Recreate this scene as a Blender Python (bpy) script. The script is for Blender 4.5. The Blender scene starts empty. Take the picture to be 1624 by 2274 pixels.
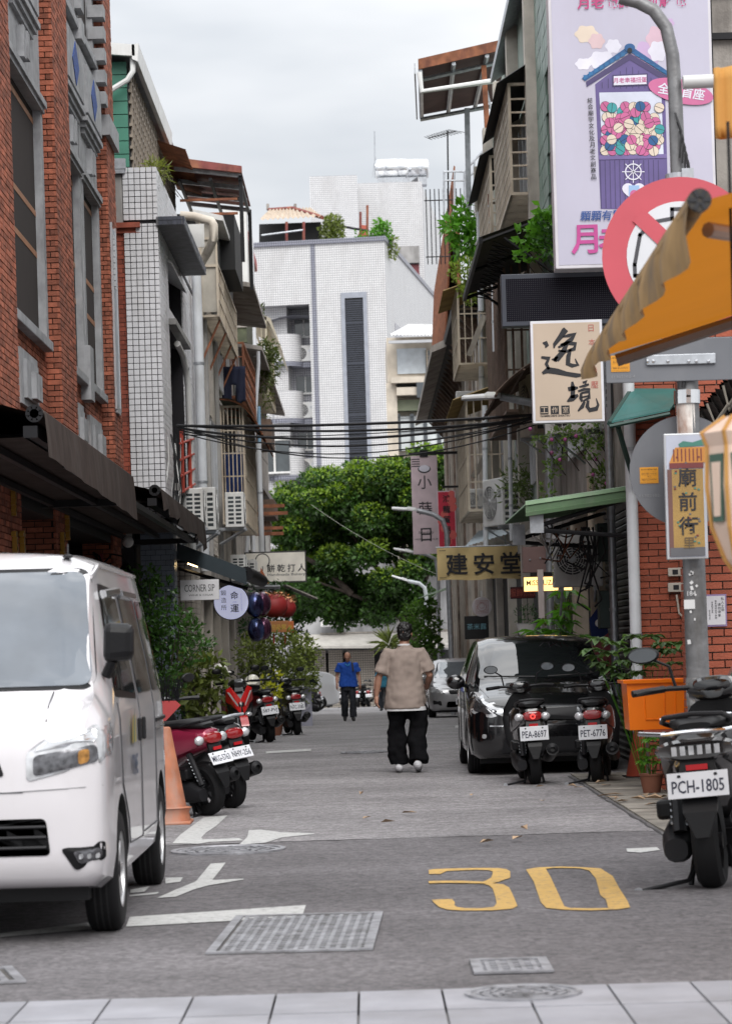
import bpy, bmesh, math, random
from mathutils import Vector, Matrix
from mathutils.bvhtree import BVHTree
R = random.Random(7)
rad = math.radians
SC = bpy.context.scene
COL = SC.collection
# ------------------------------------------------------------------ camera
CAM_H, FPX, U0, V0 = 1.445, 5767.0, 812.0, 1440.0     # eye height; focal length and principal point on a 1624 x 2273 picture
ROLL = rad(1.72)
cs, sn = math.cos(ROLL), math.sin(ROLL)
cam = bpy.data.cameras.new('camera'); camo = bpy.data.objects.new('camera', cam); COL.objects.link(camo)
cam.sensor_fit = 'HORIZONTAL'; cam.sensor_width = 24.0; cam.lens = 24.0 * FPX / 1624.0
cam.shift_y = (V0 - 1136.5) / 1624.0
cam.clip_start = 0.5; cam.clip_end = 2000
cam.dof.use_dof = True; cam.dof.focus_distance = 28.0; cam.dof.aperture_fstop = 5.0
camo.location = (0, 0, CAM_H)
camo.rotation_euler = (Matrix.Rotation(rad(90), 3, 'X') @ Matrix.Rotation(-ROLL, 3, 'Z')).to_euler()
SC.camera = camo
# ------------------------------------------------------------------ world: bright overcast sky
SUN_EL, SUN_AZ = rad(46), rad(166)
w = bpy.data.worlds.new('World'); SC.world = w; w.use_nodes = True
nt = w.node_tree; nt.nodes.clear()
def wn(t, **k):
    n = nt.nodes.new(t)
    for a, b in k.items(): setattr(n, a, b)
    return n
out = wn('ShaderNodeOutputWorld'); bg = wn('ShaderNodeBackground'); bg2 = wn('ShaderNodeBackground'); mixs = wn('ShaderNodeMixShader')
sky = wn('ShaderNodeTexSky', sky_type='NISHITA', sun_disc=False, sun_elevation=SUN_EL, sun_rotation=SUN_AZ)
nt.links.new(sky.outputs[0], bg.inputs[0]); bg.inputs[1].default_value = 0.05
tc = wn('ShaderNodeTexCoord'); sep = wn('ShaderNodeSeparateXYZ'); nt.links.new(tc.outputs['Generated'], sep.inputs[0])
mp = wn('ShaderNodeMapping'); mp.inputs['Scale'].default_value = (1.6, 1.6, 5.5); mp.inputs['Location'].default_value = (0.37, 0.0, 0.22)
nt.links.new(tc.outputs['Generated'], mp.inputs[0])
ns = wn('ShaderNodeTexNoise'); ns.inputs['Scale'].default_value = 1.7; ns.inputs['Detail'].default_value = 5; ns.inputs['Roughness'].default_value = 0.5
nt.links.new(mp.outputs[0], ns.inputs[0])
cr = wn('ShaderNodeValToRGB'); e = cr.color_ramp.elements
e[0].position = .36; e[0].color = (.64, .67, .71, 1); e[1].position = .62; e[1].color = (1.02, 1.02, 1.025, 1)
nt.links.new(ns.outputs[0], cr.inputs[0])
up = wn('ShaderNodeMath', operation='MAXIMUM'); nt.links.new(sep.outputs[2], up.inputs[0]); up.inputs[1].default_value = 0.0
gr = wn('ShaderNodeMath', operation='MULTIPLY_ADD'); nt.links.new(up.outputs[0], gr.inputs[0]); gr.inputs[1].default_value = 1.2; gr.inputs[2].default_value = 0.51
ml = wn('ShaderNodeMixRGB', blend_type='MULTIPLY'); ml.inputs[0].default_value = 1
nt.links.new(cr.outputs[0], ml.inputs[1]); nt.links.new(gr.outputs[0], ml.inputs[2])
nt.links.new(ml.outputs[0], bg2.inputs[0]); bg2.inputs[1].default_value = 1.0
mixs.inputs[0].default_value = 0.93
nt.links.new(bg.outputs[0], mixs.inputs[1]); nt.links.new(bg2.outputs[0], mixs.inputs[2]); nt.links.new(mixs.outputs[0], out.inputs[0])
sl = bpy.data.lights.new('sun', 'SUN'); sl.energy = 1.5; sl.angle = rad(40); sl.color = (1.0, .97, .93)
so = bpy.data.objects.new('sun', sl); COL.objects.link(so); so.location = (0, 0, 60)
so.rotation_euler = Vector((-math.sin(SUN_AZ) * math.cos(SUN_EL), -math.cos(SUN_AZ) * math.cos(SUN_EL), -math.sin(SUN_EL))).to_track_quat('-Z', 'Y').to_euler()
vs = SC.view_settings; vs.view_transform = 'Standard'; vs.look = 'None'; vs.exposure = 0.70; vs.gamma = 1.0; vs.use_curve_mapping = False
SC.cycles.max_bounces = 6; SC.cycles.diffuse_bounces = 3; SC.cycles.glossy_bounces = 3; SC.cycles.transmission_bounces = 4; SC.cycles.transparent_max_bounces = 6
SC.cycles.caustics_reflective = False; SC.cycles.caustics_refractive = False
# ------------------------------------------------------------------ picture measurement -> place
def ray(u, v):
    du, dv = (u - U0) / FPX, (V0 - v) / FPX
    return cs * du + sn * dv, -sn * du + cs * dv
def V(u, v, Y):
    x, z = ray(u, v); return Vector((x * Y, Y, CAM_H + z * Y))
def S(u, v, X):
    x, z = ray(u, v); Y = X / x; return Vector((X, Y, CAM_H + z * Y))
def gz(Y):                                            # the street falls away behind the first crossing
    if Y < 39: return 0.0
    if Y < 62: return -.0122 * (Y - 39)
    return -.28 - .0168 * (min(Y, 130) - 62)
def G(u, v):
    x, z = ray(u, v); lo, hi = 3., 200.
    for _ in range(50):
        m = (lo + hi) / 2
        if CAM_H + z * m > gz(m): lo = m
        else: hi = m
    return Vector((x * lo, lo, gz(lo)))
# ------------------------------------------------------------------ mesh builder
class MB:
    def __init__(s): s.v = []; s.f = []
    def add(s, vs, fs):
        o = len(s.v); s.v += [tuple(p) for p in vs]; s.f += [tuple(i + o for i in f) for f in fs]; return s
    def box(s, x0, x1, y0, y1, z0, z1):
        return s.add([(x0,y0,z0),(x1,y0,z0),(x1,y1,z0),(x0,y1,z0),(x0,y0,z1),(x1,y0,z1),(x1,y1,z1),(x0,y1,z1)],
                     [(0,3,2,1),(4,5,6,7),(0,1,5,4),(1,2,6,5),(2,3,7,6),(3,0,4,7)])
    def cbox(s, c, d, rot=None):
        x, y, z = d[0]/2, d[1]/2, d[2]/2; M = rot or Matrix.Identity(3); c = Vector(c)
        P = [c + M @ Vector(p) for p in ((-x,-y,-z),(x,-y,-z),(x,y,-z),(-x,y,-z),(-x,-y,z),(x,-y,z),(x,y,z),(-x,y,z))]
        return s.add(P, [(0,3,2,1),(4,5,6,7),(0,1,5,4),(1,2,6,5),(2,3,7,6),(3,0,4,7)])
    def quad(s, a, b, c, d): return s.add([a, b, c, d], [(0,1,2,3)])
    def slab(s, pts, off):                             # polygon (3D) extruded by vector off
        n = len(pts); off = Vector(off); A = [Vector(p) for p in pts]
        return s.add(A + [p + off for p in A], [tuple(range(n))[::-1], tuple(range(n, 2*n))] + [(i, (i+1) % n, n + (i+1) % n, n + i) for i in range(n)])
    def loft(s, rings, closed=True, caps=True):
        n = len(rings[0]); vs = [p for r in rings for p in r]; fs = []
        for i in range(len(rings) - 1):
            for j in range(n if closed else n - 1):
                k = (j + 1) % n; fs.append((i*n + j, i*n + k, (i+1)*n + k, (i+1)*n + j))
        if caps and closed: fs += [tuple(range(n))[::-1], tuple(range((len(rings)-1)*n, len(rings)*n))]
        return s.add(vs, fs)
    def tube(s, pts, r, n=8, caps=True):
        P = [Vector(p) for p in pts]; m = len(P); rs = r if isinstance(r, (list, tuple)) else [r] * m
        t0 = (P[1] - P[0]).normalized(); a = t0.orthogonal().normalized(); rings = []
        for i in range(m):
            t = ((P[min(i+1, m-1)] - P[i]).normalized() + (P[i] - P[max(i-1, 0)]).normalized())
            t = t.normalized() if t.length > 1e-6 else t0
            a = (a - t * a.dot(t)); a = a.normalized() if a.length > 1e-6 else t.orthogonal().normalized(); b = t.cross(a)
            rings.append([P[i] + (a * math.cos(q) + b * math.sin(q)) * rs[i] for q in [2*math.pi*k/n for k in range(n)]])
        return s.loft(rings, True, caps)
    def lathe(s, prof, n=24, c=(0,0,0), ax='z', caps=False):
        c = Vector(c); rings = []
        for r, h in prof:
            ring = []
            for k in range(n):
                q = 2*math.pi*k/n; x, y = r*math.cos(q), r*math.sin(q)
                ring.append(c + Vector({'z': (x, y, h), 'x': (h, x, y), 'y': (x, h, y)}[ax]))
            rings.append(ring)
        return s.loft(rings, True, caps)
    def ball(s, c, r, n=14, m=8):
        c = Vector(c); r = r if isinstance(r, (tuple, list)) else (r, r, r); rings = []
        for i in range(m + 1):
            f = math.pi * (i / m); zz = -math.cos(f); q = max(math.sin(f), .02)
            rings.append([c + Vector((r[0]*q*math.cos(2*math.pi*k/n), r[1]*q*math.sin(2*math.pi*k/n), r[2]*zz)) for k in range(n)])
        return s.loft(rings)
    def mesh(s, name, mat=None, smooth=False, ang=40):
        m = bpy.data.meshes.new(name); m.from_pydata(s.v, [], s.f); 
        if mat: m.materials.append(mat)
        bm = bmesh.new(); bm.from_mesh(m); bmesh.ops.recalc_face_normals(bm, faces=bm.faces); bm.to_mesh(m); bm.free()
        if smooth:
            m.polygons.foreach_set('use_smooth', [True] * len(m.polygons))
            m.set_sharp_from_angle(angle=rad(ang))
        return m
    def build(s, name, mat=None, parent=None, smooth=False, bev=0, ang=40):
        return obj(name, s.mesh(name, mat, smooth, ang), parent, bev)
def obj(name, mesh, parent=None, bev=0):
    o = bpy.data.objects.new(name, mesh); COL.objects.link(o); o.parent = parent
    if bev:
        b = o.modifiers.new('bevel', 'BEVEL'); b.width = bev; b.segments = 2; b.limit_method = 'ANGLE'; b.angle_limit = rad(40)
    return o
def tag(o, label=None, cat=None, group=None, kind=None):
    if label: o['label'] = label
    if cat: o['category'] = cat
    if group: o['group'] = group
    if kind: o['kind'] = kind
    return o
def thing(name, label, cat, loc=(0,0,0), rz=0, group=None):
    o = bpy.data.objects.new(name, None); COL.objects.link(o); o.location = loc; o.rotation_euler = (0, 0, rz); o.empty_display_size = .1
    return tag(o, label, cat, group)
def dup(root, loc=None, rz=None, label=None, parent=None):
    def cp(o, p):
        c = o.copy(); COL.objects.link(c); c.parent = p
        for ch in list(o.children): cp(ch, c)
        return c
    r = cp(root, parent)
    if loc is not None: r.location = loc
    if rz is not None: r.rotation_euler = (0, 0, rz)
    if label: r['label'] = label
    return r
BENCH = bpy.data.scenes.new('bench')                    # a side scene where single meshes are evaluated; removed at the end
def evaluated(*obs):
    for o in obs: BENCH.collection.objects.link(o)
    vl = BENCH.view_layers[0]; vl.update(); m = bpy.data.meshes.new_from_object(obs[0].evaluated_get(vl.depsgraph))
    for o in obs: BENCH.collection.objects.unlink(o)
    return m
def bake(o, *others):                                  # freeze an object's modifiers into its mesh
    p = o.parent; o.parent = None; m = evaluated(o, *others); o.parent = p; o.modifiers.clear(); o.data = m; return o
def pieces(parent, name, boxes, mat, most=300, eye=Vector((0, 0, CAM_H)), pname=None):
    """boxes: (centre, size) of alike bricks or tiles; the largest in view become parts, the rest one part."""
    boxes = sorted(boxes, key=lambda b: (Vector(b[0]) - eye).length)
    cache = {}
    for c, d in boxes[:most]:
        k = tuple(round(x, 3) for x in d)
        if k not in cache: cache[k] = MB().cbox((0,0,0), d).mesh(name, mat)
        o = bpy.data.objects.new(name, cache[k]); COL.objects.link(o); o.location = c; o.parent = parent
    if len(boxes) > most:
        m = MB()
        for c, d in boxes[most:]: m.cbox(c, d)
        tag(m.build(pname or name + '_field', mat, parent), kind='stuff')
# ------------------------------------------------------------------ materials
MATS = {}
def mat(name, col, rough=.6, metal=0., var=.12, vs=3., bump=0., bs=40., isl=0., coat=0., emit=0., alpha=1., spec=.5, dirt=None, ds=1.2, dd=.5, trans=0.):
    """procedural: base colour varied by noise, island-random tint, optional dirt stains of another colour, fine bump."""
    if name in MATS: return MATS[name]
    m = bpy.data.materials.new(name); m.use_nodes = True; t = m.node_tree; b = t.nodes['Principled BSDF']; L = t.links.new
    N = t.nodes.new
    b.inputs['Roughness'].default_value = rough; b.inputs['Metallic'].default_value = metal
    b.inputs['Specular IOR Level'].default_value = spec; b.inputs['Coat Weight'].default_value = coat
    if coat: b.inputs['Coat Roughness'].default_value = .04
    tc = N('ShaderNodeTexCoord'); ge = N('ShaderNodeNewGeometry')
    n1 = N('ShaderNodeTexNoise'); n1.inputs['Scale'].default_value = vs; n1.inputs['Detail'].default_value = 6
    L(ge.outputs['Position'], n1.inputs['Vector'])
    mr = N('ShaderNodeMapRange'); mr.inputs[1].default_value = .3; mr.inputs[2].default_value = .7; mr.inputs[3].default_value = 1 - var; mr.inputs[4].default_value = 1 + var
    L(n1.outputs[0], mr.inputs[0]); fac = mr.outputs[0]
    if isl:
        m2 = N('ShaderNodeMapRange'); m2.inputs[3].default_value = 1 - isl; m2.inputs[4].default_value = 1 + isl
        oi = N('ShaderNodeObjectInfo'); ad = N('ShaderNodeMath'); L(ge.outputs['Random Per Island'], ad.inputs[0]); L(oi.outputs['Random'], ad.inputs[1])
        fr = N('ShaderNodeMath'); fr.operation = 'FRACT'; L(ad.outputs[0], fr.inputs[0]); L(fr.outputs[0], m2.inputs[0])
        mu = N('ShaderNodeMath'); mu.operation = 'MULTIPLY'; L(fac, mu.inputs[0]); L(m2.outputs[0], mu.inputs[1]); fac = mu.outputs[0]
    mx = N('ShaderNodeMixRGB'); mx.blend_type = 'MULTIPLY'; mx.inputs[0].default_value = 1; mx.inputs[1].default_value = (*col, 1); L(fac, mx.inputs[2])
    c = mx.outputs[0]
    if dirt:
        n3 = N('ShaderNodeTexNoise'); n3.inputs['Scale'].default_value = ds; n3.inputs['Detail'].default_value = 8; n3.inputs['Roughness'].default_value = .65
        mpn = N('ShaderNodeMapping'); mpn.inputs['Scale'].default_value = (1, 1, .35); L(ge.outputs['Position'], mpn.inputs[0]); L(mpn.outputs[0], n3.inputs['Vector'])
        m3 = N('ShaderNodeMapRange'); m3.inputs[1].default_value = .48; m3.inputs[2].default_value = .72; m3.inputs[4].default_value = dd; L(n3.outputs[0], m3.inputs[0])
        md = N('ShaderNodeMixRGB'); L(m3.outputs[0], md.inputs[0]); L(c, md.inputs[1]); md.inputs[2].default_value = (*dirt, 1); c = md.outputs[0]
    L(c, b.inputs['Base Color'])
    if bump:
        n4 = N('ShaderNodeTexNoise'); n4.inputs['Scale'].default_value = bs; n4.inputs['Detail'].default_value = 4; L(ge.outputs['Position'], n4.inputs['Vector'])
        bp = N('ShaderNodeBump'); bp.inputs['Strength'].default_value = bump; bp.inputs['Distance'].default_value = .02; L(n4.outputs[0], bp.inputs['Height']); L(bp.outputs[0], b.inputs['Normal'])
    if emit:
        b.inputs['Emission Color'].default_value = (*col, 1); b.inputs['Emission Strength'].default_value = emit
    if trans: b.inputs['Transmission Weight'].default_value = trans
    if alpha < 1: b.inputs['Alpha'].default_value = alpha
    MATS[name] = m; return m
def tilemat(name, col, joint, w_, h_, rough=.35, var=.06, jw=.006, axis='xz', dirt=None):
    """far tiled wall: joints too small to build."""
    if name in MATS: return MATS[name]
    m = mat(name, col, rough, var=var, dirt=dirt); t = m.node_tree; b = t.nodes['Principled BSDF']; L = t.links.new; N = t.nodes.new
    src = b.inputs['Base Color'].links[0].from_socket
    tc = N('ShaderNodeTexCoord'); sp = N('ShaderNodeSeparateXYZ'); L(tc.outputs['Object'], sp.inputs[0]); cb = N('ShaderNodeCombineXYZ')
    if axis == 'both':
        ad = N('ShaderNodeMath'); L(sp.outputs[0], ad.inputs[0]); L(sp.outputs[1], ad.inputs[1]); L(ad.outputs[0], cb.inputs[0])
    else: L(sp.outputs['xyz'.index(axis[0])], cb.inputs[0])
    L(sp.outputs[2], cb.inputs[1])
    br = N('ShaderNodeTexBrick'); br.offset = 0.; br.inputs['Scale'].default_value = 1; br.inputs['Brick Width'].default_value = w_; br.inputs['Row Height'].default_value = h_; br.inputs['Mortar Size'].default_value = jw; br.inputs['Mortar Smooth'].default_value = .1
    L(cb.outputs[0], br.inputs['Vector'])
    mx = N('ShaderNodeMixRGB'); L(br.outputs['Fac'], mx.inputs[0]); L(src, mx.inputs[1]); mx.inputs[2].default_value = (*joint, 1); L(mx.outputs[0], b.inputs['Base Color'])
    return m
BRICK = mat('brick_red', (.33, .105, .06), .85, var=.25, vs=9, isl=.42, bump=.5, bs=60, dirt=(.12, .05, .035), ds=.8, dd=.5)
BRICK2 = mat('brick_old', (.30, .072, .042), .85, var=.3, vs=4, isl=.2, bump=.5, bs=50, dirt=(.08, .05, .04), dd=.5)
BRICK3 = mat('brick_orange', (.30, .072, .036), .75, var=.12, vs=5, isl=.13, bump=.3, bs=60)
MORTAR = mat('mortar_dark', (.022, .014, .012), .9)
MORTARL = mat('mortar_light', (.20, .16, .14), .9, var=.2)
GRAN = mat('grey_terrazzo', (.36, .365, .38), .8, var=.16, vs=6, bump=.3, bs=150, dirt=(.10, .10, .105), ds=2.5, dd=.55)
TILEW = mat('white_tile', (.70, .70, .73), .28, var=.05, isl=.06, dirt=(.33, .30, .27), ds=.9, dd=.5)
GROUT = mat('tile_grout', (.022, .02, .024), .9)
TILEG = mat('bluegrey_tile', (.20, .235, .30), .35, var=.08, isl=.1)
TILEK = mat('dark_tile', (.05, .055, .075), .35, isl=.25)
TILEB = mat('beige_tile', (.55, .50, .44), .4, var=.1, isl=.08, dirt=(.16, .12, .09), ds=1.4, dd=.6)
CONC = mat('concrete', (.33, .32, .31), .85, var=.18, vs=2, bump=.3, bs=30, dirt=(.09, .085, .08), ds=1.1, dd=.7)
CONCD = mat('old_concrete', (.31, .285, .26), .9, var=.25, vs=2.5, bump=.4, bs=25, dirt=(.045, .035, .03), ds=1.3, dd=.85)
PLASTER = mat('old_plaster', (.50, .46, .41), .85, var=.2, dirt=(.10, .08, .065), ds=.9, dd=.8)
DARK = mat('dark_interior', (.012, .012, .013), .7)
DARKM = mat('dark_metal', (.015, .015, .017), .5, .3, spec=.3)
BLACKP = mat('black_plastic', (.006, .006, .007), .42, spec=.25, bump=.05)
BLACKG = mat('black_gloss', (.004, .004, .005), .12, coat=.8)
RUBBER = mat('tyre_rubber', (.008, .008, .009), .75, var=.2, spec=.25)
STEEL = mat('galvanised_steel', (.42, .44, .47), .45, .6, var=.2, vs=12, dirt=(.2, .2, .21), ds=5, dd=.5)
CHROME = mat('chrome', (.75, .76, .78), .12, 1.)
ALU = mat('aluminium', (.55, .56, .58), .35, .8, var=.1)
WHITEM = mat('white_painted_metal', (.72, .72, .71), .45, var=.06, dirt=(.38, .34, .28), ds=2., dd=.5)
PVC = mat('pvc_pipe', (.62, .64, .67), .4, var=.08, dirt=(.30, .29, .27), ds=2, dd=.5)
CREAMM = mat('cream_metal', (.50, .43, .34), .5, var=.15, dirt=(.16, .10, .06), ds=3, dd=.7)
RUST = mat('rusty_metal', (.26, .10, .05), .8, .2, var=.4, vs=5, dirt=(.10, .035, .03), ds=3, dd=.8, bump=.3)
RUSTR = mat('rusted_red_roof', (.20, .055, .05), .7, .2, var=.35, vs=4, dirt=(.42, .20, .09), ds=2.4, dd=.8)
WOODB = mat('brown_window_frame', (.36, .17, .09), .55, var=.1)
WOODO = mat('weathered_wood', (.15, .10, .075), .85, var=.35, vs=6, bump=.4, dirt=(.04, .03, .025), dd=.7)
GLASSD = mat('window_glass', (.05, .06, .065), .06, spec=1., var=.4, vs=1.5, coat=.5)
GLASSC = mat('car_glass', (.012, .014, .016), .03, spec=1., coat=.6)
# ================================================================== ground
def asphalt(name, c, warm=0, scr=0.):
    m = mat(name, c, .85, var=.2, vs=.55, bump=.75, bs=170, dirt=tuple(x*.5 for x in c), ds=.7, dd=.55)
    t = m.node_tree; b = t.nodes['Principled BSDF']; L = t.links.new; N = t.nodes.new
    src = b.inputs['Base Color'].links[0].from_socket
    ge = N('ShaderNodeNewGeometry'); v = N('ShaderNodeTexVoronoi'); v.inputs['Scale'].default_value = 38; L(ge.outputs['Position'], v.inputs['Vector'])
    r = N('ShaderNodeMapRange'); r.inputs[1].default_value = 0; r.inputs[2].default_value = 1; r.inputs[3].default_value = .70; r.inputs[4].default_value = 1.38
    sx = N('ShaderNodeSeparateColor'); L(v.outputs['Color'], sx.inputs[0]); L(sx.outputs[0], r.inputs[0])
    mx = N('ShaderNodeMixRGB'); mx.blend_type = 'MULTIPLY'; mx.inputs[0].default_value = 1; L(src, mx.inputs[1]); L(r.outputs[0], mx.inputs[2])
    mp = N('ShaderNodeMapping'); mp.inputs['Scale'].default_value = (.25, 3.2, 1); mp.inputs['Rotation'].default_value = (0, 0, .12); L(ge.outputs['Position'], mp.inputs[0])
    n = N('ShaderNodeTexNoise'); n.inputs['Scale'].default_value = 1.6; n.inputs['Detail'].default_value = 6; L(mp.outputs[0], n.inputs['Vector'])
    r2 = N('ShaderNodeMapRange'); r2.inputs[1].default_value = .35; r2.inputs[2].default_value = .65; r2.inputs[3].default_value = 1 - scr; r2.inputs[4].default_value = 1 + scr; L(n.outputs[0], r2.inputs[0])
    m2 = N('ShaderNodeMixRGB'); m2.blend_type = 'MULTIPLY'; m2.inputs[0].default_value = 1; L(mx.outputs[0], m2.inputs[1]); L(r2.outputs[0], m2.inputs[2])
    n5 = N('ShaderNodeTexNoise'); n5.inputs['Scale'].default_value = 9; n5.inputs['Detail'].default_value = 8; n5.inputs['Roughness'].default_value = .8; L(ge.outputs['Position'], n5.inputs['Vector'])
    r5 = N('ShaderNodeMapRange'); r5.inputs[1].default_value = .3; r5.inputs[2].default_value = .7; r5.inputs[3].default_value = .78; r5.inputs[4].default_value = 1.2; L(n5.outputs[0], r5.inputs[0])
    m5 = N('ShaderNodeMixRGB'); m5.blend_type = 'MULTIPLY'; m5.inputs[0].default_value = 1; L(m2.outputs[0], m5.inputs[1]); L(r5.outputs[0], m5.inputs[2])
    L(m5.outputs[0], b.inputs['Base Color']); return m
ASPH = asphalt('asphalt_near', (.145, .136, .142), scr=.06)
ASPH2 = asphalt('asphalt_worn', (.265, .252, .258), scr=.1)
ASPH3 = asphalt('asphalt_far', (.25, .24, .245), scr=.08)
def sheet(name, mat_, x0, x1, ys, dz, nx=1):
    m = MB(); rows = [[(x0 + (x1-x0)*i/nx, y, gz(y) + dz) for i in range(nx+1)] for y in ys]
    m.loft(rows, closed=False); return tag(m.build(name, mat_), kind='structure')
sheet('ground', ASPH3, -300, 300, [-60, 0, 10, 19, 30, 39, 46, 54, 62, 80, 100, 130, 300, 900], 0, 8)
sheet('road', ASPH, -12, 12, [10.2, 14, 19.6], .004, 6)
sheet('road', ASPH2, -4.4, 2.95, [19.6, 25, 30, 35, 38.4], .005, 4)
def flat(pts, dz): return [G(u, v) + Vector((0, 0, dz)) for u, v in pts]
def marking(pts, m_, label, dz=.009, name='road_marking'):
    o = MB().add(flat(pts, dz), [tuple(range(len(pts)))]).build(name, m_)
    return tag(o, label, 'marking', kind='structure')
def paint(name, c):
    m = mat(name, c, .7, var=.1, vs=14, bump=.3, bs=120); t = m.node_tree; b = t.nodes['Principled BSDF']; L = t.links.new; N = t.nodes.new
    src = b.inputs['Base Color'].links[0].from_socket; ge = N('ShaderNodeNewGeometry'); n = N('ShaderNodeTexNoise'); n.inputs['Scale'].default_value = 22; n.inputs['Detail'].default_value = 9; n.inputs['Roughness'].default_value = .75
    L(ge.outputs['Position'], n.inputs['Vector']); r = N('ShaderNodeMapRange'); r.inputs[1].default_value = .53; r.inputs[2].default_value = .66; r.inputs[4].default_value = .9; L(n.outputs[0], r.inputs[0])
    mx = N('ShaderNodeMixRGB'); L(r.outputs[0], mx.inputs[0]); L(src, mx.inputs[1]); mx.inputs[2].default_value = (.12, .115, .12, 1); L(mx.outputs[0], b.inputs['Base Color']); return m
PWHITE = paint('road_paint_white', (.46, .46, .45)); PYEL = paint('road_paint_yellow', (.53, .33, .09))
def zr(p): return [(812 + x/2.0, 1776 + y/2.0) for x, y in p]
def zl(p): return [(x/2.0, 1776 + y/2.0) for x, y in p]
def strip_mark(A, B, m_, label, dz=.009):                       # paint between two outlines of equal length
    n = len(A); P = flat(A, dz) + flat(B, dz)
    o = MB().add(P, [(i, i+1, n+i+1, n+i) for i in range(n-1)]).build('road_marking', m_); return tag(o, label, 'marking', kind='structure')
strip_mark(zr([(278,317),(300,313),(400,310),(520,308),(590,309),(625,314),(640,324),(640,352),(590,370),(560,377),(610,381),(636,396),(655,435),(672,478),(650,490),(560,498),(430,499),(360,494),(325,483),(303,465),(292,450)]),
           zr([(280,336),(330,335),(358,322),(480,317),(545,318),(562,324),(562,335),(555,352),(530,366),(500,372),(545,386),(562,400),(572,430),(580,465),(568,482),(520,488),(440,488),(405,483),(392,475),(395,462),(382,447)]), PYEL, 'yellow painted three of the speed limit on the asphalt')
strip_mark(zr([(277,368),(360,366),(440,367),(535,371)]), zr([(280,378),(360,376),(440,377),(530,379)]), PYEL, 'yellow middle bar of the painted three', .0105)
strip_mark(zr([(710,315),(760,306),(860,302),(960,305),(1040,310),(1095,345),(1125,400),(1160,455),(1172,485),(1120,493),(1000,498),(880,495),(800,487),(775,460),(745,370),(710,315)]),
           zr([(798,312),(830,309),(870,308),(950,310),(990,320),(1020,355),(1032,400),(1040,430),(1065,450),(1075,487),(980,489),(905,487),(880,480),(850,415),(820,350),(798,312)]), PYEL, 'yellow painted zero of the speed limit on the asphalt')
marking(zl([(575,527),(1358,474),(1340,527),(560,570)]), PWHITE, 'thick white painted line by the large grate')
marking(zl([(0,600),(420,550),(420,580),(0,617)]), PWHITE, 'white painted line under the van')
marking(zl([(1010,73),(960,120),(915,150),(893,172),(900,181),(1060,175),(1080,185),(930,192),(880,200),(765,198),(800,160),(850,122),(905,82)]), PWHITE, 'white painted bend by the orange cone')
marking(zl([(1105,139),(1160,137),(1250,149),(1390,153),(1400,156),(1250,172),(1180,195),(1060,205),(1098,170)]), PWHITE, 'smeared white paint patch beside the round manhole')
marking(zl([(935,289),(1002,284),(980,315),(942,362),(1080,356),(1082,360),(925,386),(860,404),(780,437),(697,442),(780,405),(870,368)]), PWHITE, 'white painted character stroke between manhole and line')
marking(zl([(733,352),(812,350),(800,370),(735,378)]), PWHITE, 'short white painted bar by the rear tyre')
marking(zl([(580,405),(665,390),(640,415),(578,420)]), PWHITE, 'short white painted stroke behind the front tyre')
marking(zl([(575,430),(707,415),(695,425),(575,436)]), PWHITE, 'thin white painted stroke behind the front tyre')
marking(zr([(1155,222),(1290,216),(1305,228),(1220,240),(1160,236)]), PWHITE, 'small worn white paint dab near the scooter stand')
for a, b, c, d in ((1010, 1612, 1350, 1604), (590, 1670, 690, 1664)):
    marking([(a, b), (c, d), (c, d+5), (a, b+5)], PWHITE, 'faint white crossing line far along the street', .012)
# tar seams and cracks
TAR = mat('tar_crack', (.045, .043, .045), .8)
def crack(x0, y0, x1, y1, w_=.012, n=24, wob=.05):
    L_, R_ = [], []
    for i in range(n + 1):
        q = i/n; x, y = x0 + (x1-x0)*q + R.uniform(-wob, wob), y0 + (y1-y0)*q + R.uniform(-wob, wob); h = w_*R.uniform(.3, 1); L_.append((x - h, y - h, gz(y) + .0075)); R_.append((x + h, y + h, gz(y) + .0075))
    tag(MB().loft([L_, R_], closed=False).build('road_crack', TAR), kind='structure')
crack(-4.3, 19.6, 2.1, 19.62, .018, 60, .015); crack(2.14, 16.6, 2.14, 28, .02, 60, .012); crack(-4.2, 38.4, 2.9, 38.5, .03, 50, .02)
# pale paving slabs along the bottom
SLAB = mat('pale_granite_slab', (.26, .26, .285), .7, var=.14, vs=3, bump=.2, bs=90, isl=.1, dirt=(.15, .145, .145), ds=2, dd=.45)
JOINT = mat('slab_joint', (.13, .125, .125), .9)
pv = tag(MB().box(-3.2, 3.2, 9.0, 10.86, -.02, .004).build('pavement', JOINT), kind='structure')
sb = []
for r_ in range(3):
    y1 = 10.85 - r_*.62
    for i in range(-9, 10):
        x = i*.345 + .10; sb.append(((x, y1 - .305, .004), (.335, .6, .02)))
pieces(pv, 'paving_slab', sb, SLAB)
# paved gutter along the shop on the far side of the near scooter
gp = tag(MB().box(2.15, 4.6, 16.5, 28, -.02, .006).build('pavement', JOINT), kind='structure')
SLAB2 = mat('stained_slab', (.24, .22, .19), .85, var=.25, vs=3, bump=.3, bs=50, isl=.18, dirt=(.09, .08, .07), dd=.7)
sb = []
y = 16.6
while y < 27.8:
    h = R.choice((.28, .4, .52, .16)); x = 2.17
    while x < 4.5:
        w_ = R.choice((.6, .9, 1.1)); sb.append(((x + w_/2, y + h/2, .012 + R.uniform(-.003, .004)), (w_ - .02, h - .025, .02))); x += w_
    y += h
pieces(gp, 'paving_slab', sb, SLAB2)
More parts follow.
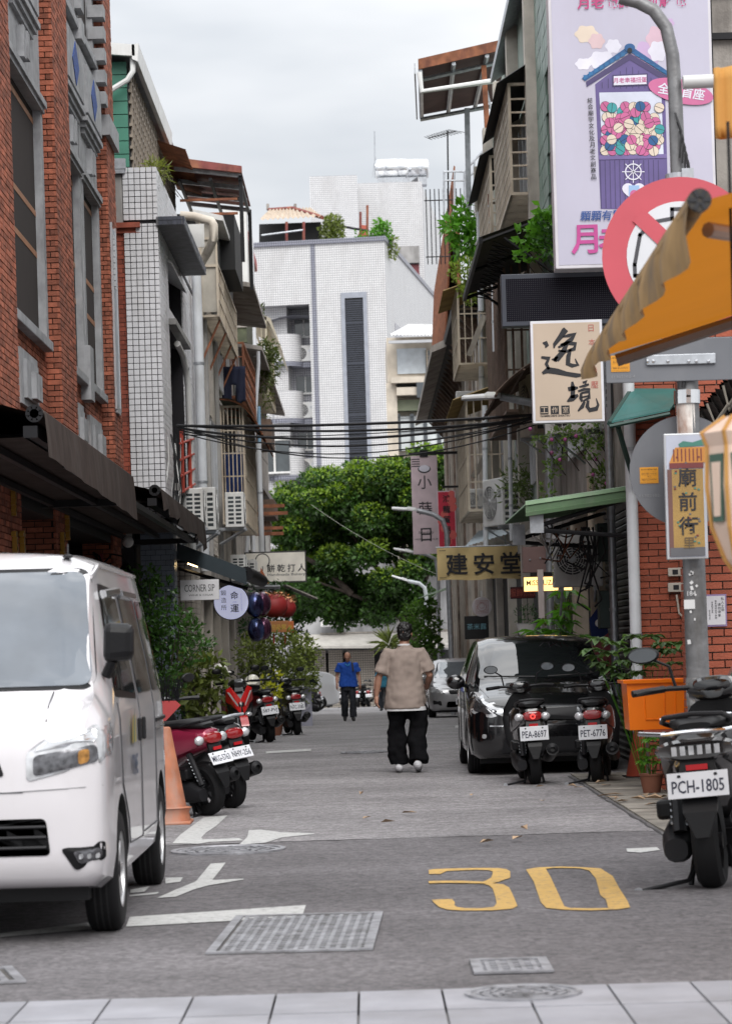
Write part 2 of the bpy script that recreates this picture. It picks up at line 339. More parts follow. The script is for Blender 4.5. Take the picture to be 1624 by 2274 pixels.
# ---- iron covers
IRON = mat('worn_iron', (.30, .30, .32), .5, .5, var=.3, vs=10, dirt=(.08, .075, .07), ds=6, dd=.8)
IROND = mat('iron_recess', (.07, .065, .06), .8, var=.3)
def rect_cover(cx, cy, wx, wy, rz, label, nb, cross, rec=None):
    t = thing('drain_cover', label, 'cover', (cx, cy, .004), rz)
    MB().box(-wx/2, wx/2, -wy/2, wy/2, -.02, .004).build('plate', rec or IROND, t)
    m = MB(); e_ = .045
    for a in ((-wx/2, wx/2, -wy/2, -wy/2+e_), (-wx/2, wx/2, wy/2-e_, wy/2), (-wx/2, -wx/2+e_, -wy/2+e_, wy/2-e_), (wx/2-e_, wx/2, -wy/2+e_, wy/2-e_)): m.box(*a, -.01, .014)
    m.build('frame', IRON, t)
    st = (wx - 2*e_) / nb; cm = MB()
    for i in range(nb):
        x = -wx/2 + e_ + (i + .5) * st
        MB().box(x - st*.2, x + st*.2, -wy/2 + e_ + .02, wy/2 - e_ - .02, 0, .011).build('bar', IRON, t)
        if cross:
            k = 0; yy = -wy/2 + e_ + .06 + (i % 2) * .04
            while yy < wy/2 - .1: cm.box(x + st*.2, x + st*.8, yy, yy + .03, 0, .0105); yy += .085
    if cross: tag(cm.build('cross_ribs', IRON, t), kind='stuff')
    return t
p = [G(497, 2047), G(840, 2037), G(850, 2100), G(472, 2120)]
c = sum(p, Vector()) / 4
rect_cover(c.x, c.y, .80, 1.72, rad(-2), 'large rectangular iron grate cover set in the near asphalt', 14, True)
c = (G(1045, 2140) + G(1225, 2160)) / 2
rect_cover(c.x, c.y, .35, .50, rad(0), 'small rectangular iron cover between grate and paving slabs', 5, True, mat('worn_plate', (.24, .24, .26), .5, .4, var=.3, vs=12))
c = G(8, 2172)
rect_cover(c.x - .1, c.y, .34, .6, rad(14), 'dark iron drain cover in the asphalt before the van', 3, False)
def round_cover(c, rx, label, z=.005, ry=None):
    t = thing('manhole_cover', label, 'manhole', (c.x, c.y, c.z + z))
    MB().lathe([(rx, -.02), (rx, .012), (rx*.9, .012), (rx*.89, .004), (0.001, .004)], 36).build('ring', IRON, t, True)
    m = MB()
    for rr in (.75, .58, .4, .2): m.lathe([(rx*rr, .003), (rx*rr, .011), (rx*(rr-.07), .011), (rx*(rr-.07), .003)], 30)
    m.build('raised_ring', IRON, t)
    for i in range(8):
        q = i*math.pi/4; MB().cbox((rx*.66*math.cos(q), rx*.66*math.sin(q), .007), (rx*.3, .03, .008), Matrix.Rotation(q, 3, 'Z')).build('rib', IRON, t)
round_cover((G(385, 1892) + G(630, 1888)) / 2, .42, 'round iron manhole cover in the asphalt beside the van')
round_cover(G(810, 1672), .34, 'round pale manhole cover in the asphalt behind the walking man', .009)
round_cover(G(1160, 2210) + Vector((0, -.05, 0)), .24, 'round cover set into the pale paving slabs', .012)
# leaf litter by the gutter
LEAFD = mat('dry_leaf', (.36, .25, .16), .8, isl=.4)
m = MB()
for i in range(34):
    if i < 26: x, y = R.gauss(2.5, .45), R.uniform(22.2, 26.3)
    else: x, y = R.uniform(-.6, 2.0), R.uniform(18, 28)
    q = R.uniform(0, 6.3); s_ = R.uniform(.05, .10); A = Matrix.Rotation(q, 3, 'Z'); b = Vector((x, y, .03)); h = R.uniform(.01, .045)
    P = [b + A @ Vector(v_) for v_ in ((-s_, 0, 0), (-.2*s_, -.4*s_, h), (s_, 0, .01), (-.2*s_, .4*s_, h*.8))]; m.add(P, [(0, 1, 2), (0, 2, 3)])
tag(m.build('fallen_leaves', LEAFD), 'dry brown leaves scattered on the paved gutter', 'leaves', kind='stuff')
tag(MB().add([(2.62, 22.6, .05), (2.78, 22.5, .05), (2.86, 22.66, .09), (2.7, 22.78, .07), (2.75, 22.65, .12)], [(0,1,4), (1,2,4), (2,3,4), (3,0,4)]).build('crumpled_wrapper', mat('white_plastic_bag', (.7, .72, .75), .3)), 'crumpled white plastic wrapper on the paved gutter', 'litter')
# ================================================================== brickwork
def bricks_y(Y, x0, x1, z0, z1, bw, bh, j, dep=.03, holes=(), bond=True):
    o = []; r_ = 0; z = z0
    while z < z1 - .01:
        h = min(bh, z1 - z); x = x0 - (bw/2 if (r_ % 2 and bond) else 0)
        while x < x1 - .005:
            a, b = max(x, x0), min(x + bw - j, x1)
            if b - a > .015 and not any(h0 < (a+b)/2 < h1 and k0 < z + h/2 < k1 for h0, h1, k0, k1 in holes):
                o.append((((a+b)/2, Y + dep/2 + R.uniform(-.003, .003), z + h/2), (round(b-a, 3), dep, round(h - j, 3))))
            x += bw
        z += bh; r_ += 1
    return o
def bricks_x(X, sg, y0, y1, z0, z1, bw, bh, j, dep=.03, holes=(), bond=True):
    return [((X - sg*(dep/2 + R.uniform(-.003, .003)), c[0], c[2]), (dep, d[0], d[2])) for c, d in bricks_y(0, y0, y1, z0, z1, bw, bh, j, dep, holes, bond)]
# ------------------------------------------------------------------ red brick building beside the van
B1 = thing('brick_building', 'red brick building with grey terrazzo window surrounds behind the white van', 'building', (-6, 30, 0))
B1.location = (0, 0, 0)
XW, XP, XS, XG = -3.82, -3.64, -3.76, -3.97
m = MB(); m.box(-12, XW - .035, 20, 40, 3.3, 14); m.build('wall', MORTAR, B1)
br = []
PIL = ((22, 27.95), (32, 33.7), (38.7, 40))
WIN = ((28.25, 31.7), (34.0, 35.95), (36.25, 38.45))
BW, BH, J = .215, .0685, .012
m = MB()
for a, b in PIL: m.box(XW - .05, XP - .035, a + .03, b - .002, 3.3, 14)
m.build('pilaster_core', MORTAR, B1)
for a, b in PIL:
    br += bricks_x(XP, 1, a, b, 3.3, 12.6, BW, BH, J, .033)
    if a > 25: br += bricks_y(a, XW, XP - .034, 3.3, 12.6, .18, BH, J, .03)
holes = [(a - .1, b + .08, 5.2, 14) for a, b in WIN]
br += bricks_x(XW, 1, 27.95, 32, 3.3, 12.6, BW, BH, J, .033, holes) + bricks_x(XW, 1, 33.7, 38.7, 3.3, 12.6, BW, BH, J, .033, holes)
br += bricks_y(40, 0, 0, 0, 0, 1, 1, 0)
pieces(B1, 'brick', br, BRICK)
BLUEG = mat('blue_glazed_tile', (.035, .08, .28), .6, var=.6, vs=30, spec=.15)
def b1_window(a, b, z0, z1, orn=True):
    wd = MB()
    wd.box(XG - .02, XG, a + .12, b - .12, z0, z1)
    wn_ = wd.build('window', GLASSD, B1)
    f = MB()
    for y in (a + .12, a + (b-a)*.42, b - .18): f.box(XG + .001, XG + .09, y, y + .06, z0, z1)
    for z in (z0, z0 + (z1-z0)*.36, z0 + (z1-z0)*.55, z1 - .06): f.box(XG + .002, XG + .12, a + .12, b - .12, z, z + .07)
    f.box(XG + .002, XG + .085, b - .17, b - .125, z0, z1)
    f.build('frame', WOODB, wn_)
    s_ = MB(); s_.box(XG - .05, XS, a - .1, a + .12, z0 - .05, z1 + .1); s_.build('jamb', GRAN, B1)
    s_ = MB(); s_.box(XG - .05, XS, b - .12, b + .08, z0 - .05, z1 + .1); s_.build('jamb', GRAN, B1)
    MB().box(XG - .05, XS + .05, a - .13, b + .1, z0 - .17, z0 - .051).build('sill', GRAN, wn_, bev=.01)
    s_ = MB(); s_.box(XG - .05, XS + .03, a - .1, b + .08, z1 + .1, z1 + .16); s_.box(XG - .05, XS + .06, a - .1, b + .08, z1 + .16, z1 + .24); s_.build('lintel', GRAN, B1)
    if orn:
        pn = MB().box(XG, XS - .02, a - .1, b + .08, z1 + .24, z1 + 2.05).build('ornament_panel', GRAN, B1)
        yc = (a + b) / 2
        for k in (-.28, .1): MB().box(XS - .021, XS + .06, yc + k, yc + k + .2, z1 + .34 + (k > 0)*.06, z1 + .70 + (k > 0)*.02).build('ornament_bar', GRAN, pn)
        for k, ww in enumerate((.9, .98, 1.06)): MB().box(XS - .021, XS + .03 + k*.035, yc - ww, yc + ww, z1 + .80 + k*.075, z1 + .87 + k*.075).build('ledge', GRAN, pn)
        MB().slab([(XS - .021, yc - .95, z1 + 1.08), (XS - .021, yc + .95, z1 + 1.08), (XS - .021, yc + .95, z1 + 1.75), (XS - .021, yc - .95, z1 + 1.75)], (.12, 0, 0)).build('plaque', GRAN, pn)
        MB().slab([(XS + .101, yc - .1, z1 + 1.12), (XS + .101, yc + .3, z1 + 1.42), (XS + .101, yc - .1, z1 + 1.72), (XS + .101, yc - .5, z1 + 1.42)], (.008, 0, 0)).build('blue_diamond', BLUEG, pn)
for a, b in WIN: b1_window(a, b, 5.36, 8.0)
for a, b in WIN: b1_window(a, b, 10.3, 12.8, False)
for k in range(7): MB().box(XW - .01, XP + .05, 38.3, 38.62, 9.6 + k*.32, 9.78 + k*.32).build('quoin_block', GRAN, B1)
for k in range(4): MB().box(XW - .01, XS + .09, 35.9, 36.3, 10.0 + k*.42, 10.28 + k*.42).build('quoin_block', GRAN, B1)
MB().box(XW, XP + .07, 38.6, 40.06, 9.2, 9.5).build('ledge', GRAN, B1)
MB().box(XW - .1, XS + .08, 35.85, 36.32, 5.0, 5.75).build('mullion_block', GRAN, B1)
for yc, zc in ((29.9, 4.62), (34.9, 4.55), (37.3, 4.52)):
    pl = MB().box(XW - .02, XW + .05, yc - .8, yc + .75, zc - .3, zc + .33).build('plaque', GRAN, B1)
    MB().box(XW + .049, XW + .09, yc - .55, yc + .5, zc - .22, zc + .22).build('ornament_bar', GRAN, pl)
    MB().box(XW + .089, XW + .15, yc - .2, yc + .35, zc - .2, zc + .1).build('ornament_bar', GRAN, pl)
gw = MB().box(XP - .02, XP + .015, 38.95, 39.5, 5.2, 7.9).build('window', mat('grey_panel', (.42, .45, .5), .4), B1)
MB().box(XP + .0155, XP + .02, 39.0, 39.45, 7.0, 7.8).build('pane', GLASSD, gw)
m = MB(); m.box(XP - .01, XP + .03, 38.9, 38.96, 5.15, 7.95); m.box(XP - .01, XP + .03, 39.5, 39.56, 5.15, 7.95); m.box(XP - .01, XP + .03, 38.961, 39.499, 5.1, 5.2); m.build('frame', ALU, gw)
# ground floor arcade
gfl = []
m = MB()
for a, b in ((25.5, 27.9), (31.0, 32.2), (38.0, 39.3)):
    MB().box(-4.1, XP - .05, a + .03, b, 0, 3.299).build('pillar_core', MORTAR, B1)
    gfl += bricks_x(XP - .01, 1, a, b, 0, 3.3, BW, BH, J, .033) + bricks_y(a, -4.1, XP - .045, 0, 3.3, .2, BH, J, .03)
br2 = bricks_y(32.6, -6.0, -4.15, 1.2, 3.3, .215, .09, .012, .03)
pieces(B1, 'brick', gfl, BRICK, 200, pname='pillar_brick_field'); pieces(B1, 'brick', br2, BRICK2, 60, pname='cross_wall_brick_field')
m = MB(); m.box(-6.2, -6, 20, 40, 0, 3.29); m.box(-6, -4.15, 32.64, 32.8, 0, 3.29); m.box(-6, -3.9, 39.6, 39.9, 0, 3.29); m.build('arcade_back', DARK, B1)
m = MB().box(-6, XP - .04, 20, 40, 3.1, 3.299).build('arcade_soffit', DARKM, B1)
GOLD = mat('gilt_letter', (.36, .20, .025), .35, .3)
def strokes3d(x, y, z, sx):
    m = MB()
    for k in range(4):
        m.box(x, x + .05, y + R.uniform(-.06, .05), y + .10 + R.uniform(-.04, .08), z - k*.075, z + .03 - k*.075 + R.uniform(0, .03))
    m.box(x, x + .05, y + .04, y + .1, z - .26, z + .06); return m
for yy, zs in ((27.0, (3.2, 2.72, 2.3)), (27.6, (2.75, 2.35, 1.95)), (31.3, (2.9, 2.45, 2.05)), (31.9, (3.15, 2.3, 1.9))):
    for z in zs[:2]: strokes3d(XP - .005, yy, z, 1).build('gilt_letter', GOLD, B1)
# twin wall lantern
t = thing('wall_lantern', 'twin black coach lantern on red bracket on the brick pillar', 'lantern', (-3.62, 37.0, 2.6))
m = MB()
MB().box(-.25, -.18, .95, 1.05, -.25, .35).build('bracket', mat('red_bracket', (.25, .02, .03), .5), t)
MB().tube([(-.18, 1.0, .2), (-.05, 1, .34), (.12, 1, .3), (.16, 1, .2)], .014).build('arm', DARKM, t)
MB().tube([(-.22, 1.0, .2), (-.3, .8, .36), (-.2, .62, .3), (-.16, .6, .2)], .014).build('arm', DARKM, t)
for lx, ly in ((.16, 1.0), (-.14, .6)):
    l = MB().lathe([(.02, .21), (.05, .19), (.13, .10), (.14, .08), (.10, .07)], 10, (lx, ly, 0)).build('lantern_cap', DARKM, t)
    MB().lathe([(.10, .08), (.095, -.05), (.055, -.16), (.015, -.19), (.012, -.24)], 10, (lx, ly, 0)).build('lantern_glass', mat('smoked_glass', (.05, .05, .05), .2), t)
tag(MB().ball((-3.45, 38.2, 3.12), .085, 16, 10).build('globe_lamp', mat('opal_globe', (.8, .8, .8), .3), None, True), 'white round globe lamp on the brick pillar under the awning', 'lamp')
# ---- brown awnings
AWN = mat('brown_awning_cloth', (.050, .036, .031), .9, var=.2, vs=3, bump=.2, bs=8, dirt=(.105, .088, .078), ds=3, dd=.5, spec=.15)
def awning(y0, y1, xo, zo, xi, zi, drop, label, tatter=.03):
    t = thing('awning', label, 'awning', (0, 0, 0), group=None)
    n = 24; top = [(xi, y0, zi), (xi, y1, zi)]
    MB().loft([[(xi, y0, zi), (xi, y1, zi)], [((xi+xo)/2, y0, (zi+zo)/2 - .05), ((xi+xo)/2, y1, (zi+zo)/2 - .05)], [(xo, y0, zo), (xo, y1, zo)]], closed=False).build('canopy_cloth', AWN, t, True)
    rows = []
    for i in range(n + 1):
        y = y0 + (y1-y0)*i/n; w_ = .03*math.sin(i*1.3) + .02*math.sin(i*2.9)
        d_ = drop(i/n) + tatter*R.uniform(-1, 1)
        w_ *= 1 if tatter > .02 else .3; rows.append([(xo + .08, y, zo + .02), (xo + .10 + w_*.6, y, zo - d_*.5), (xo + .11 + w_, y + .06*math.sin(i*.9), zo - d_)])
    MB().loft(rows, closed=False).build('valance', AWN, t, True, ang=80)
    MB().lathe([(.07, y0), (.07, y1)], 12, (xo, 0, zo), 'y').build('roller_tube', AWN, t, True)
    g = MB()
    for k in range(8):
        q = k*math.pi/4; g.cbox((xo + .055*math.cos(q), y0 - .01, zo + .055*math.sin(q)), (.035, .03, .03), Matrix.Rotation(-q, 3, 'Y'))
    g.lathe([(.075, y0 - .02), (.075, y0), (.06, y0), (.06, y0 - .02), (.075, y0 - .02)], 16, (xo, 0, zo), 'y'); g.build('end_profile', DARKM, t)
    MB().box(xo - .1, xo + .02, y0, y1, zo - .2, zo - .1).build('front_rail', DARKM, t)
    for k in range(3):
        y = y0 + (y1 - y0) * (.06 + .44*k); MB().tube([(xi, y, zi - .5), ((xi+xo)/2, y + .4, (zi+zo)/2 - .35), (xo, y, zo - .15)], .035, 6).build('arm', DARKM, t)
    return t
awning(21.8, 30.2, -2.72, 3.5, -3.85, 3.95, lambda f: .36 + .12*f, 'brown cloth awning of the brick building above the white van', .006)
awning(34.0, 43.2, -2.70, 3.6, -3.85, 4.0, lambda f: .22 + .2*f, 'torn brown awning beside the air conditioners', .07)
t = thing('steel_beams', 'black steel beams under the brown awnings', 'beams')
for a_ in ((-3.8, -2.66, 29.9, 30.02, 3.18, 3.26), (-2.75, -2.66, 24, 41, 3.2, 3.27), (-3.8, -2.6, 41.1, 41.2, 3.2, 3.28)): MB().box(*a_).build('beam', DARKM, t)
t = thing('awning', 'dark lower awning cloth layer stretched above the arcade', 'awning')
MB().loft([[(-3.83, 21.5, 3.29), (-3.83, 39.0, 3.29)], [(-3.3, 21.5, 3.27), (-3.3, 39.0, 3.27)], [(-2.78, 21.5, 3.28), (-2.78, 39.0, 3.28)]], closed=False).build('canopy_cloth', AWN, t, True)
for x in (-3.6, -3.1): MB().box(x, x + .06, 21.6, 38.9, 3.19, 3.25).build('rail', DARKM, t)
# ================================================================== repeated fittings
MESHBLK = mat('fan_grille', (.05, .05, .055), .6)
def ac_unit(label, loc, rz, w_=.84, d_=.32, h_=.62, vent=False, bracket=True, col=None):
    """outdoor air conditioner; local front (fan) faces -y, base at the origin."""
    t = thing('air_conditioner', label, 'air conditioner', loc, rz, 'air conditioner outdoor units on the walls')
    c_ = col or WHITEM
    MB().box(-w_/2, w_/2, -d_/2, d_/2, .03, h_).build('case', c_, t, bev=.015)
    cx, cz, r_ = -w_*.12, h_*.52, min(h_*.40, w_*.34)
    MB().lathe([(r_, -d_/2 - .004), (r_*.98, -d_/2 - .008), (.001, -d_/2 - .006)], 24, (cx, 0, cz), 'y').build('fan_recess', MESHBLK, t)
    g = MB()
    for k in range(6): rr = r_*(.25 + .15*k); g.lathe([(rr, -d_/2 - .012), (rr, -d_/2 - .02), (rr - .008, -d_/2 - .02), (rr - .008, -d_/2 - .012)], 22, (cx, 0, cz), 'y')
    for k in range(12):
        q = k*math.pi/6; g.cbox((cx + r_*.55*math.cos(q), -d_/2 - .016, cz + r_*.55*math.sin(q)), (r_*.95, .006, .007), Matrix.Rotation(-q, 3, 'Y'))
    g.build('fan_guard', c_, t)
    MB().lathe([(r_*.2, -d_/2 - .021), (r_*.18, -d_/2 - .028), (.001, -d_/2 - .028)], 14, (cx, 0, cz), 'y').build('fan_hub', ALU, t)
    sv = MB(); n = 7
    for sx in (-1, 1):
        for i in range(2):
            for k in range(n):
                z = .1 + k*(h_ - .16)/n; y = -d_*.36 + i*d_*.4; x = sx*(w_/2 + .002)
                sv.box(min(x, x - sx*.002) , max(x, x - sx*.002) + .001, y, y + d_*.3, z, z + (h_ - .16)/n*.6)
    tag(sv.build('side_slots', GLASSD, t), kind='stuff')
    MB().box(w_*.3, w_*.44, -d_/2 - .003, -d_/2, h_*.6, h_*.75).build('label_plate', ALU, t)
    if bracket:
        for sx in (-1, 1):
            MB().box(sx*w_*.34 - .02, sx*w_*.34 + .02, -d_/2 - .03, d_/2 + .15, -.02, .03).tube([(sx*w_*.34, -d_/2, -.01), (sx*w_*.34, d_/2 + .15, -.32)], .016, 6).build('bracket', STEEL, t)
    return t
def cage(label, x0, x1, y0, y1, z0, z1, m_=None, nx=5, ny=14, nz=3, roof=None, vert=True, floor=True, name='balcony_cage', r=.012, diag=False, horiz_near=False):
    """barred balcony cage; near face at y0, street face at the x farthest from the wall."""
    m_ = m_ or CREAMM; xs = x0 if abs(x0) < abs(x1) else x1
    t = thing(name, label, 'balcony cage', (0, 0, 0), group='barred balcony cages on the facades')
    f = MB(); e = .045
    for y in (y0, y1 - e):
        for x in (x0, x1 - e): f.box(x, x + e, y, y + e, z0, z1)
    for z in (z0 - e, z1):
        f.box(x0, x1, y0, y0 + e, z, z + e); f.box(x0, x1, y1 - e, y1, z, z + e)
        for x in (x0, x1 - e): f.box(x, x + e, y0 + e, y1 - e, z, z + e)
    f.build('frame', m_, t)
    bars = []
    for i in range(1, nz): bars.append((((x0+x1)/2, y0 + .02, z0 + (z1-z0)*i/nz), (x1 - x0 - .09, .028, .028))); bars.append(((xs - math.copysign(.02, xs)*-1, (y0+y1)/2, z0 + (z1-z0)*i/nz), (.028, y1 - y0 - .09, .028)))
    if not horiz_near:
        for i in range(1, nx): bars.append(((x0 + (x1-x0)*i/nx, y0 + .02, (z0+z1)/2), (2*r, 2*r, z1 - z0)))
    if not diag:
        for i in range(1, ny): bars.append(((xs + math.copysign(.02, xs), y0 + (y1-y0)*i/ny, (z0+z1)/2), (2*r, 2*r*1.6, z1 - z0)))
    for c, d in bars: 
        b = MB().cbox((0,0,0), d).build('bar', m_, t); b.location = c
    if diag:
        g = MB(); n = ny
        for i in range(-n, n*2):
            for sgn in (1, -1):
                a0 = y0 + (y1-y0)*i/n; pts = []
                for k in (0, 1):
                    yy = a0 + sgn*k*(z1 - z0)
                    pts.append((yy, z0 + k*(z1-z0)))
                (ya, za), (yb, zb) = pts
                lo, hi = min(ya, yb), max(ya, yb)
                t0, t1 = 0., 1.
                for lim, s_ in ((y0, 1), (y1, -1)):
                    d0, d1 = s_*(ya - lim), s_*(yb - lim)
                    if d0 < 0 and d1 < 0: t0 = 2
                    elif d0 < 0: t0 = max(t0, d0/(d0-d1))
                    elif d1 < 0: t1 = min(t1, d0/(d0-d1))
                if t1 - t0 > .05:
                    P = lambda q: (xs + math.copysign(.02, xs), ya + (yb-ya)*q, za + (zb-za)*q); g.tube([P(t0), P(t1)], r*.8, 4)
        tag(g.build('lattice', m_, t), kind='stuff')
    if floor:
        fl = MB(); k = 0; y = y0 + .06
        while y < y1 - .06: fl.box(x0 + .05, x1 - .05, y, y + .05, z0 - .035, z0 - .015); y += .13
        tag(fl.build('floor_slats', m_, t), kind='stuff')
    if roof:
        zi, zo, m2, ov = roof; xw = x1 if xs == x0 else x0; so_ = math.copysign(ov, -xs)
        corr = []; n = max(8, int((y1 - y0 + .4)/.11))
        for i in range(n*2 + 1):
            y = y0 - .2 + (y1 - y0 + .4)*i/(n*2); w_ = .018*(i % 2)
            corr.append([(xw, y, zi + w_), (xs + so_, y, zo + w_)])
        MB().loft(corr, closed=False).build('roof', m2, t)
    return t
def pipe(label, pts, r=.05, m_=None, name='drain_pipe', clips=True):
    t = thing(name, label, 'pipe', pts[0] if False else (0, 0, 0))
    MB().tube(pts, r, 10).build('pipe', m_ or PVC, t, True, ang=60)
    if clips:
        A, B = Vector(pts[0]), Vector(pts[-1])
        for k in (.3, .7):
            p = A.lerp(B, k) if len(pts) == 2 else Vector(pts[len(pts)//2]); MB().lathe([(r*1.15, -.02), (r*1.15, .02)], 10, p).build('clip', STEEL, t)
            if len(pts) != 2: break
    return t
def corrugated(name, parent, a, b, c, d, m_, n=20, amp=.02, th=None):
    """corrugated sheet on corners a-b (across the waves) and d-c."""
    a, b, c, d = map(Vector, (a, b, c, d)); nrm = (b - a).cross(d - a).normalized()
    rows = [[a.lerp(b, i/(2*n)) + nrm*amp*(i % 2), d.lerp(c, i/(2*n)) + nrm*amp*(i % 2)] for i in range(2*n + 1)]
    return MB().loft(rows, closed=False).build(name, m_, parent)
# ================================================================== white tiled building
B2 = thing('white_tiled_building', 'white square tiled building with blue grey column next to the brick building', 'building')
m = MB(); m.box(-9, -3.66, 41.56, 52, 0, 9.2); m.box(-3.66, -3.45, 41.54, 52, 3.6, 9.2); m.box(-3.45, -3.15, 41.54, 43.4, 3.6, 8.35); m.box(-3.45, -3.15, 46.9, 52, 3.6, 8.35)
m.box(-3.45, -3.15, 43.4, 46.9, 3.6, 4.3); m.box(-3.45, -3.15, 43.4, 46.9, 6.95, 7.25); m.box(-3.45, -3.15, 43.4, 46.9, 8.15, 8.35); m.box(-3.45, -3.15, 41.54, 52, 8.352, 9.2)
m.build('wall', GROUT, B2)
T = .095
tl = bricks_y(41.5, -3.66, -3.12, 3.55, 8.35, T, T, .012, .03, bond=False) + bricks_y(41.5, -3.66, -3.12, 8.4, 9.25, T, T, .012, .03, bond=False)
pieces(B2, 'tile', tl, TILEW, 300)
tl = bricks_x(-3.12, 1, 41.53, 51.8, 3.55, 8.3, T, T, .009, .03, ((43.4, 46.9, 4.3, 6.95), (43.4, 46.9, 7.25, 8.15)), bond=False) + bricks_x(-3.12, 1, 41.53, 51.8, 8.4, 9.25, T, T, .009, .03, bond=False)
pieces(B2, 'tile', tl, TILEW, 0, pname='street_tile_field')
rb = bricks_y(41.55, -5.2, -3.67, 3.9, 8.2, .2, .072, .008, .03)
pieces(B2, 'brick', rb, BRICK2, 200)
for z0, z1, yy in ((8.2, 8.28, .05), (8.28, 8.36, .12)): MB().box(-5.4, -3.4, 41.55 - yy, 41.6, z0, z1).build('brick_cornice', BRICK2, B2)
MB().box(-5.2, -3.68, 41.5, 41.6, 3.3, 3.9).build('concrete_band', CONC, B2)
cb = MB().box(-5.6, -3.67, 41.52, 41.8, 8.36, 9.15).build('parapet_block', CONC, B2, bev=.02)
MB().box(-5.6, -3.62, 41.44, 41.85, 9.15, 9.22).slab([(-5.6, 41.43, 9.22), (-3.6, 41.43, 9.22), (-3.6, 41.43, 9.38), (-5.6, 41.43, 9.5)], (0, .05, 0)).build('coping', STEEL, B2)
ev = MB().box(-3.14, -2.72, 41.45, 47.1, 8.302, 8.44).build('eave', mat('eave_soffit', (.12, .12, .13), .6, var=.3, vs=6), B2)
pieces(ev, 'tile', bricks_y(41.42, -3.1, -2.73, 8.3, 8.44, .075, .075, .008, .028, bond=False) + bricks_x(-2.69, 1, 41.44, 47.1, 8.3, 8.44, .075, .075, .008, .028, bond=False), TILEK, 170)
for a, b in ((4.3, 6.95),):
    wdw = MB().box(-3.44, -3.42, 43.4, 46.9, a, b).build('window', GLASSD, B2)
    f = MB()
    for y in (43.4, 44.5, 45.6, 46.82): f.box(-3.42, -3.37, y, y + .07, a, b)
    for z in (a, a + 1.6, b - .07): f.box(-3.419, -3.375, 43.47, 46.82, z, z + .07)
    f.build('frame', mat('grey_frame', (.22, .23, .25), .5), wdw)
    MB().box(-3.44, -3.0, 43.3, 47.0, b + .001, b + .1).build('lintel', CONC, wdw); MB().box(-3.44, -3.02, 43.3, 47, a - .12, a - .001).build('sill', CONC, wdw)
for k in range(9): MB().box(-3.44, -3.36 , 43.4, 46.9, 7.26 + k*.1, 7.345 + k*.1).build('siding_board', TILEW, B2)
MB().slab([(-3.36, 43.3, 8.16), (-3.04, 43.3, 7.95), (-3.04, 43.3, 7.99), (-3.36, 43.3, 8.22)], (0, 3.6, 0)).build('window_hood', TILEW, B2)
# blue grey column and shop opening
colm = MB().box(-3.55, -3.05, 41.53, 42.1, 0, 3.598).build('column', GROUT, B2)
pieces(colm, 'tile', bricks_y(41.5, -3.55, -3.02, .1, 3.6, .16, .084, .008, .03) + bricks_x(-3.02, 1, 41.5, 42.1, .1, 3.6, .16, .084, .008, .03), TILEG, 300)
m = MB(); m.box(-3.6, -3.15, 42.1, 51.9, 3.2, 3.599); m.build('shop_beam', CONCD, B2)
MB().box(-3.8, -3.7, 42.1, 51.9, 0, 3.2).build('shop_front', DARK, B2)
for y in (43.6, 47.2): MB().box(-3.69, -3.62, y, y + .1, 0, 3.19).build('door_frame', mat('brown_door_frame', (.10, .055, .03), .6), B2)
wt = MB().box(-3.62, -3.2, 48.4, 50.4, 0, 3.19).build('shop_wall', GROUT, B2)
pieces(wt, 'tile', bricks_y(48.38, -3.62, -3.17, .6, 3.15, .1, .1, .01, .02, bond=False) + bricks_x(-3.17, 1, 48.4, 50.4, .6, 3.15, .1, .1, .01, .02, bond=False), TILEB, 120)
# red zigzag bracing at the window
t = thing('red_railing', 'red painted steel railing at the white tiled building window', 'railing')
RED = mat('red_paint', (.40, .055, .035), .55, dirt=(.15, .04, .03), dd=.5)
for y in (43.5, 45.4): MB().tube([(-2.98, y, 4.15), (-2.98, y, 5.2)], .035, 6).build('post', RED, t)
for k in range(4): MB().tube([(-2.98, 43.2, 4.95 - k*.27), (-2.98, 46.6, 5.3 - k*.27)], .022, 6).build('rail', RED, t)
pipe('thick grey drain pipe down the white tiled facade', [(-2.98, 49.0, 3.0), (-2.98, 49.0, 8.6)], .09)
pipe('white curved pipe over the tiled facade', [(-3.02, 46.2, 3.2), (-3.02, 46.2, 6.2), (-3.04, 46.05, 6.5), (-3.06, 45.6, 6.7), (-3.08, 44.6, 6.78)], .055, WHITEM)
pipe('thin grey pipe beside the thick drain pipe', [(-3.0, 50.2, 3.4), (-3.0, 50.2, 8.2)], .04)
# roof shed: green sheets, lattice, rusty canopy
t = thing('rooftop_shed', 'green corrugated rooftop shed with barred side above the white tiled building', 'shed')
GREENS = mat('green_sheet', (.055, .20, .14), .4, var=.15, vs=2, dirt=(.10, .28, .22), dd=.4)
MB().box(-7, -3.92, 46.06, 57, 9.2, 11.9).build('core', DARK, t)
for k in range(11): MB().box(-6.5, -3.93, 46.0, 46.05, 9.4 + k*.235, 9.62 + k*.235).build('sheet', GREENS, t)
LAT = mat('lattice_grey', (.30, .25, .20), .7, dirt=(.12, .10, .08), dd=.6)
for k in range(12): MB().box(-3.915, -3.87, 46.1, 57, 9.45 + k*.2, 9.50 + k*.2).build('rail', LAT, t)
for k in range(26): MB().box(-3.9, -3.86, 46.2 + k*.42, 46.27 + k*.42, 9.3, 11.9).build('post', LAT, t)
MB().slab([(-6.5, 45.7, 12.25), (-3.75, 45.7, 12.0), (-3.75, 45.7, 12.2), (-6.5, 45.7, 12.5)], (0, .1, 0)).build('fascia', WHITEM, t)
MB().slab([(-3.8, 45.7, 11.95), (-3.7, 45.7, 11.9), (-3.68, 45.7, 12.22), (-3.8, 45.7, 12.2)], (0, 8.0, 0)).build('gutter', WHITEM, t)
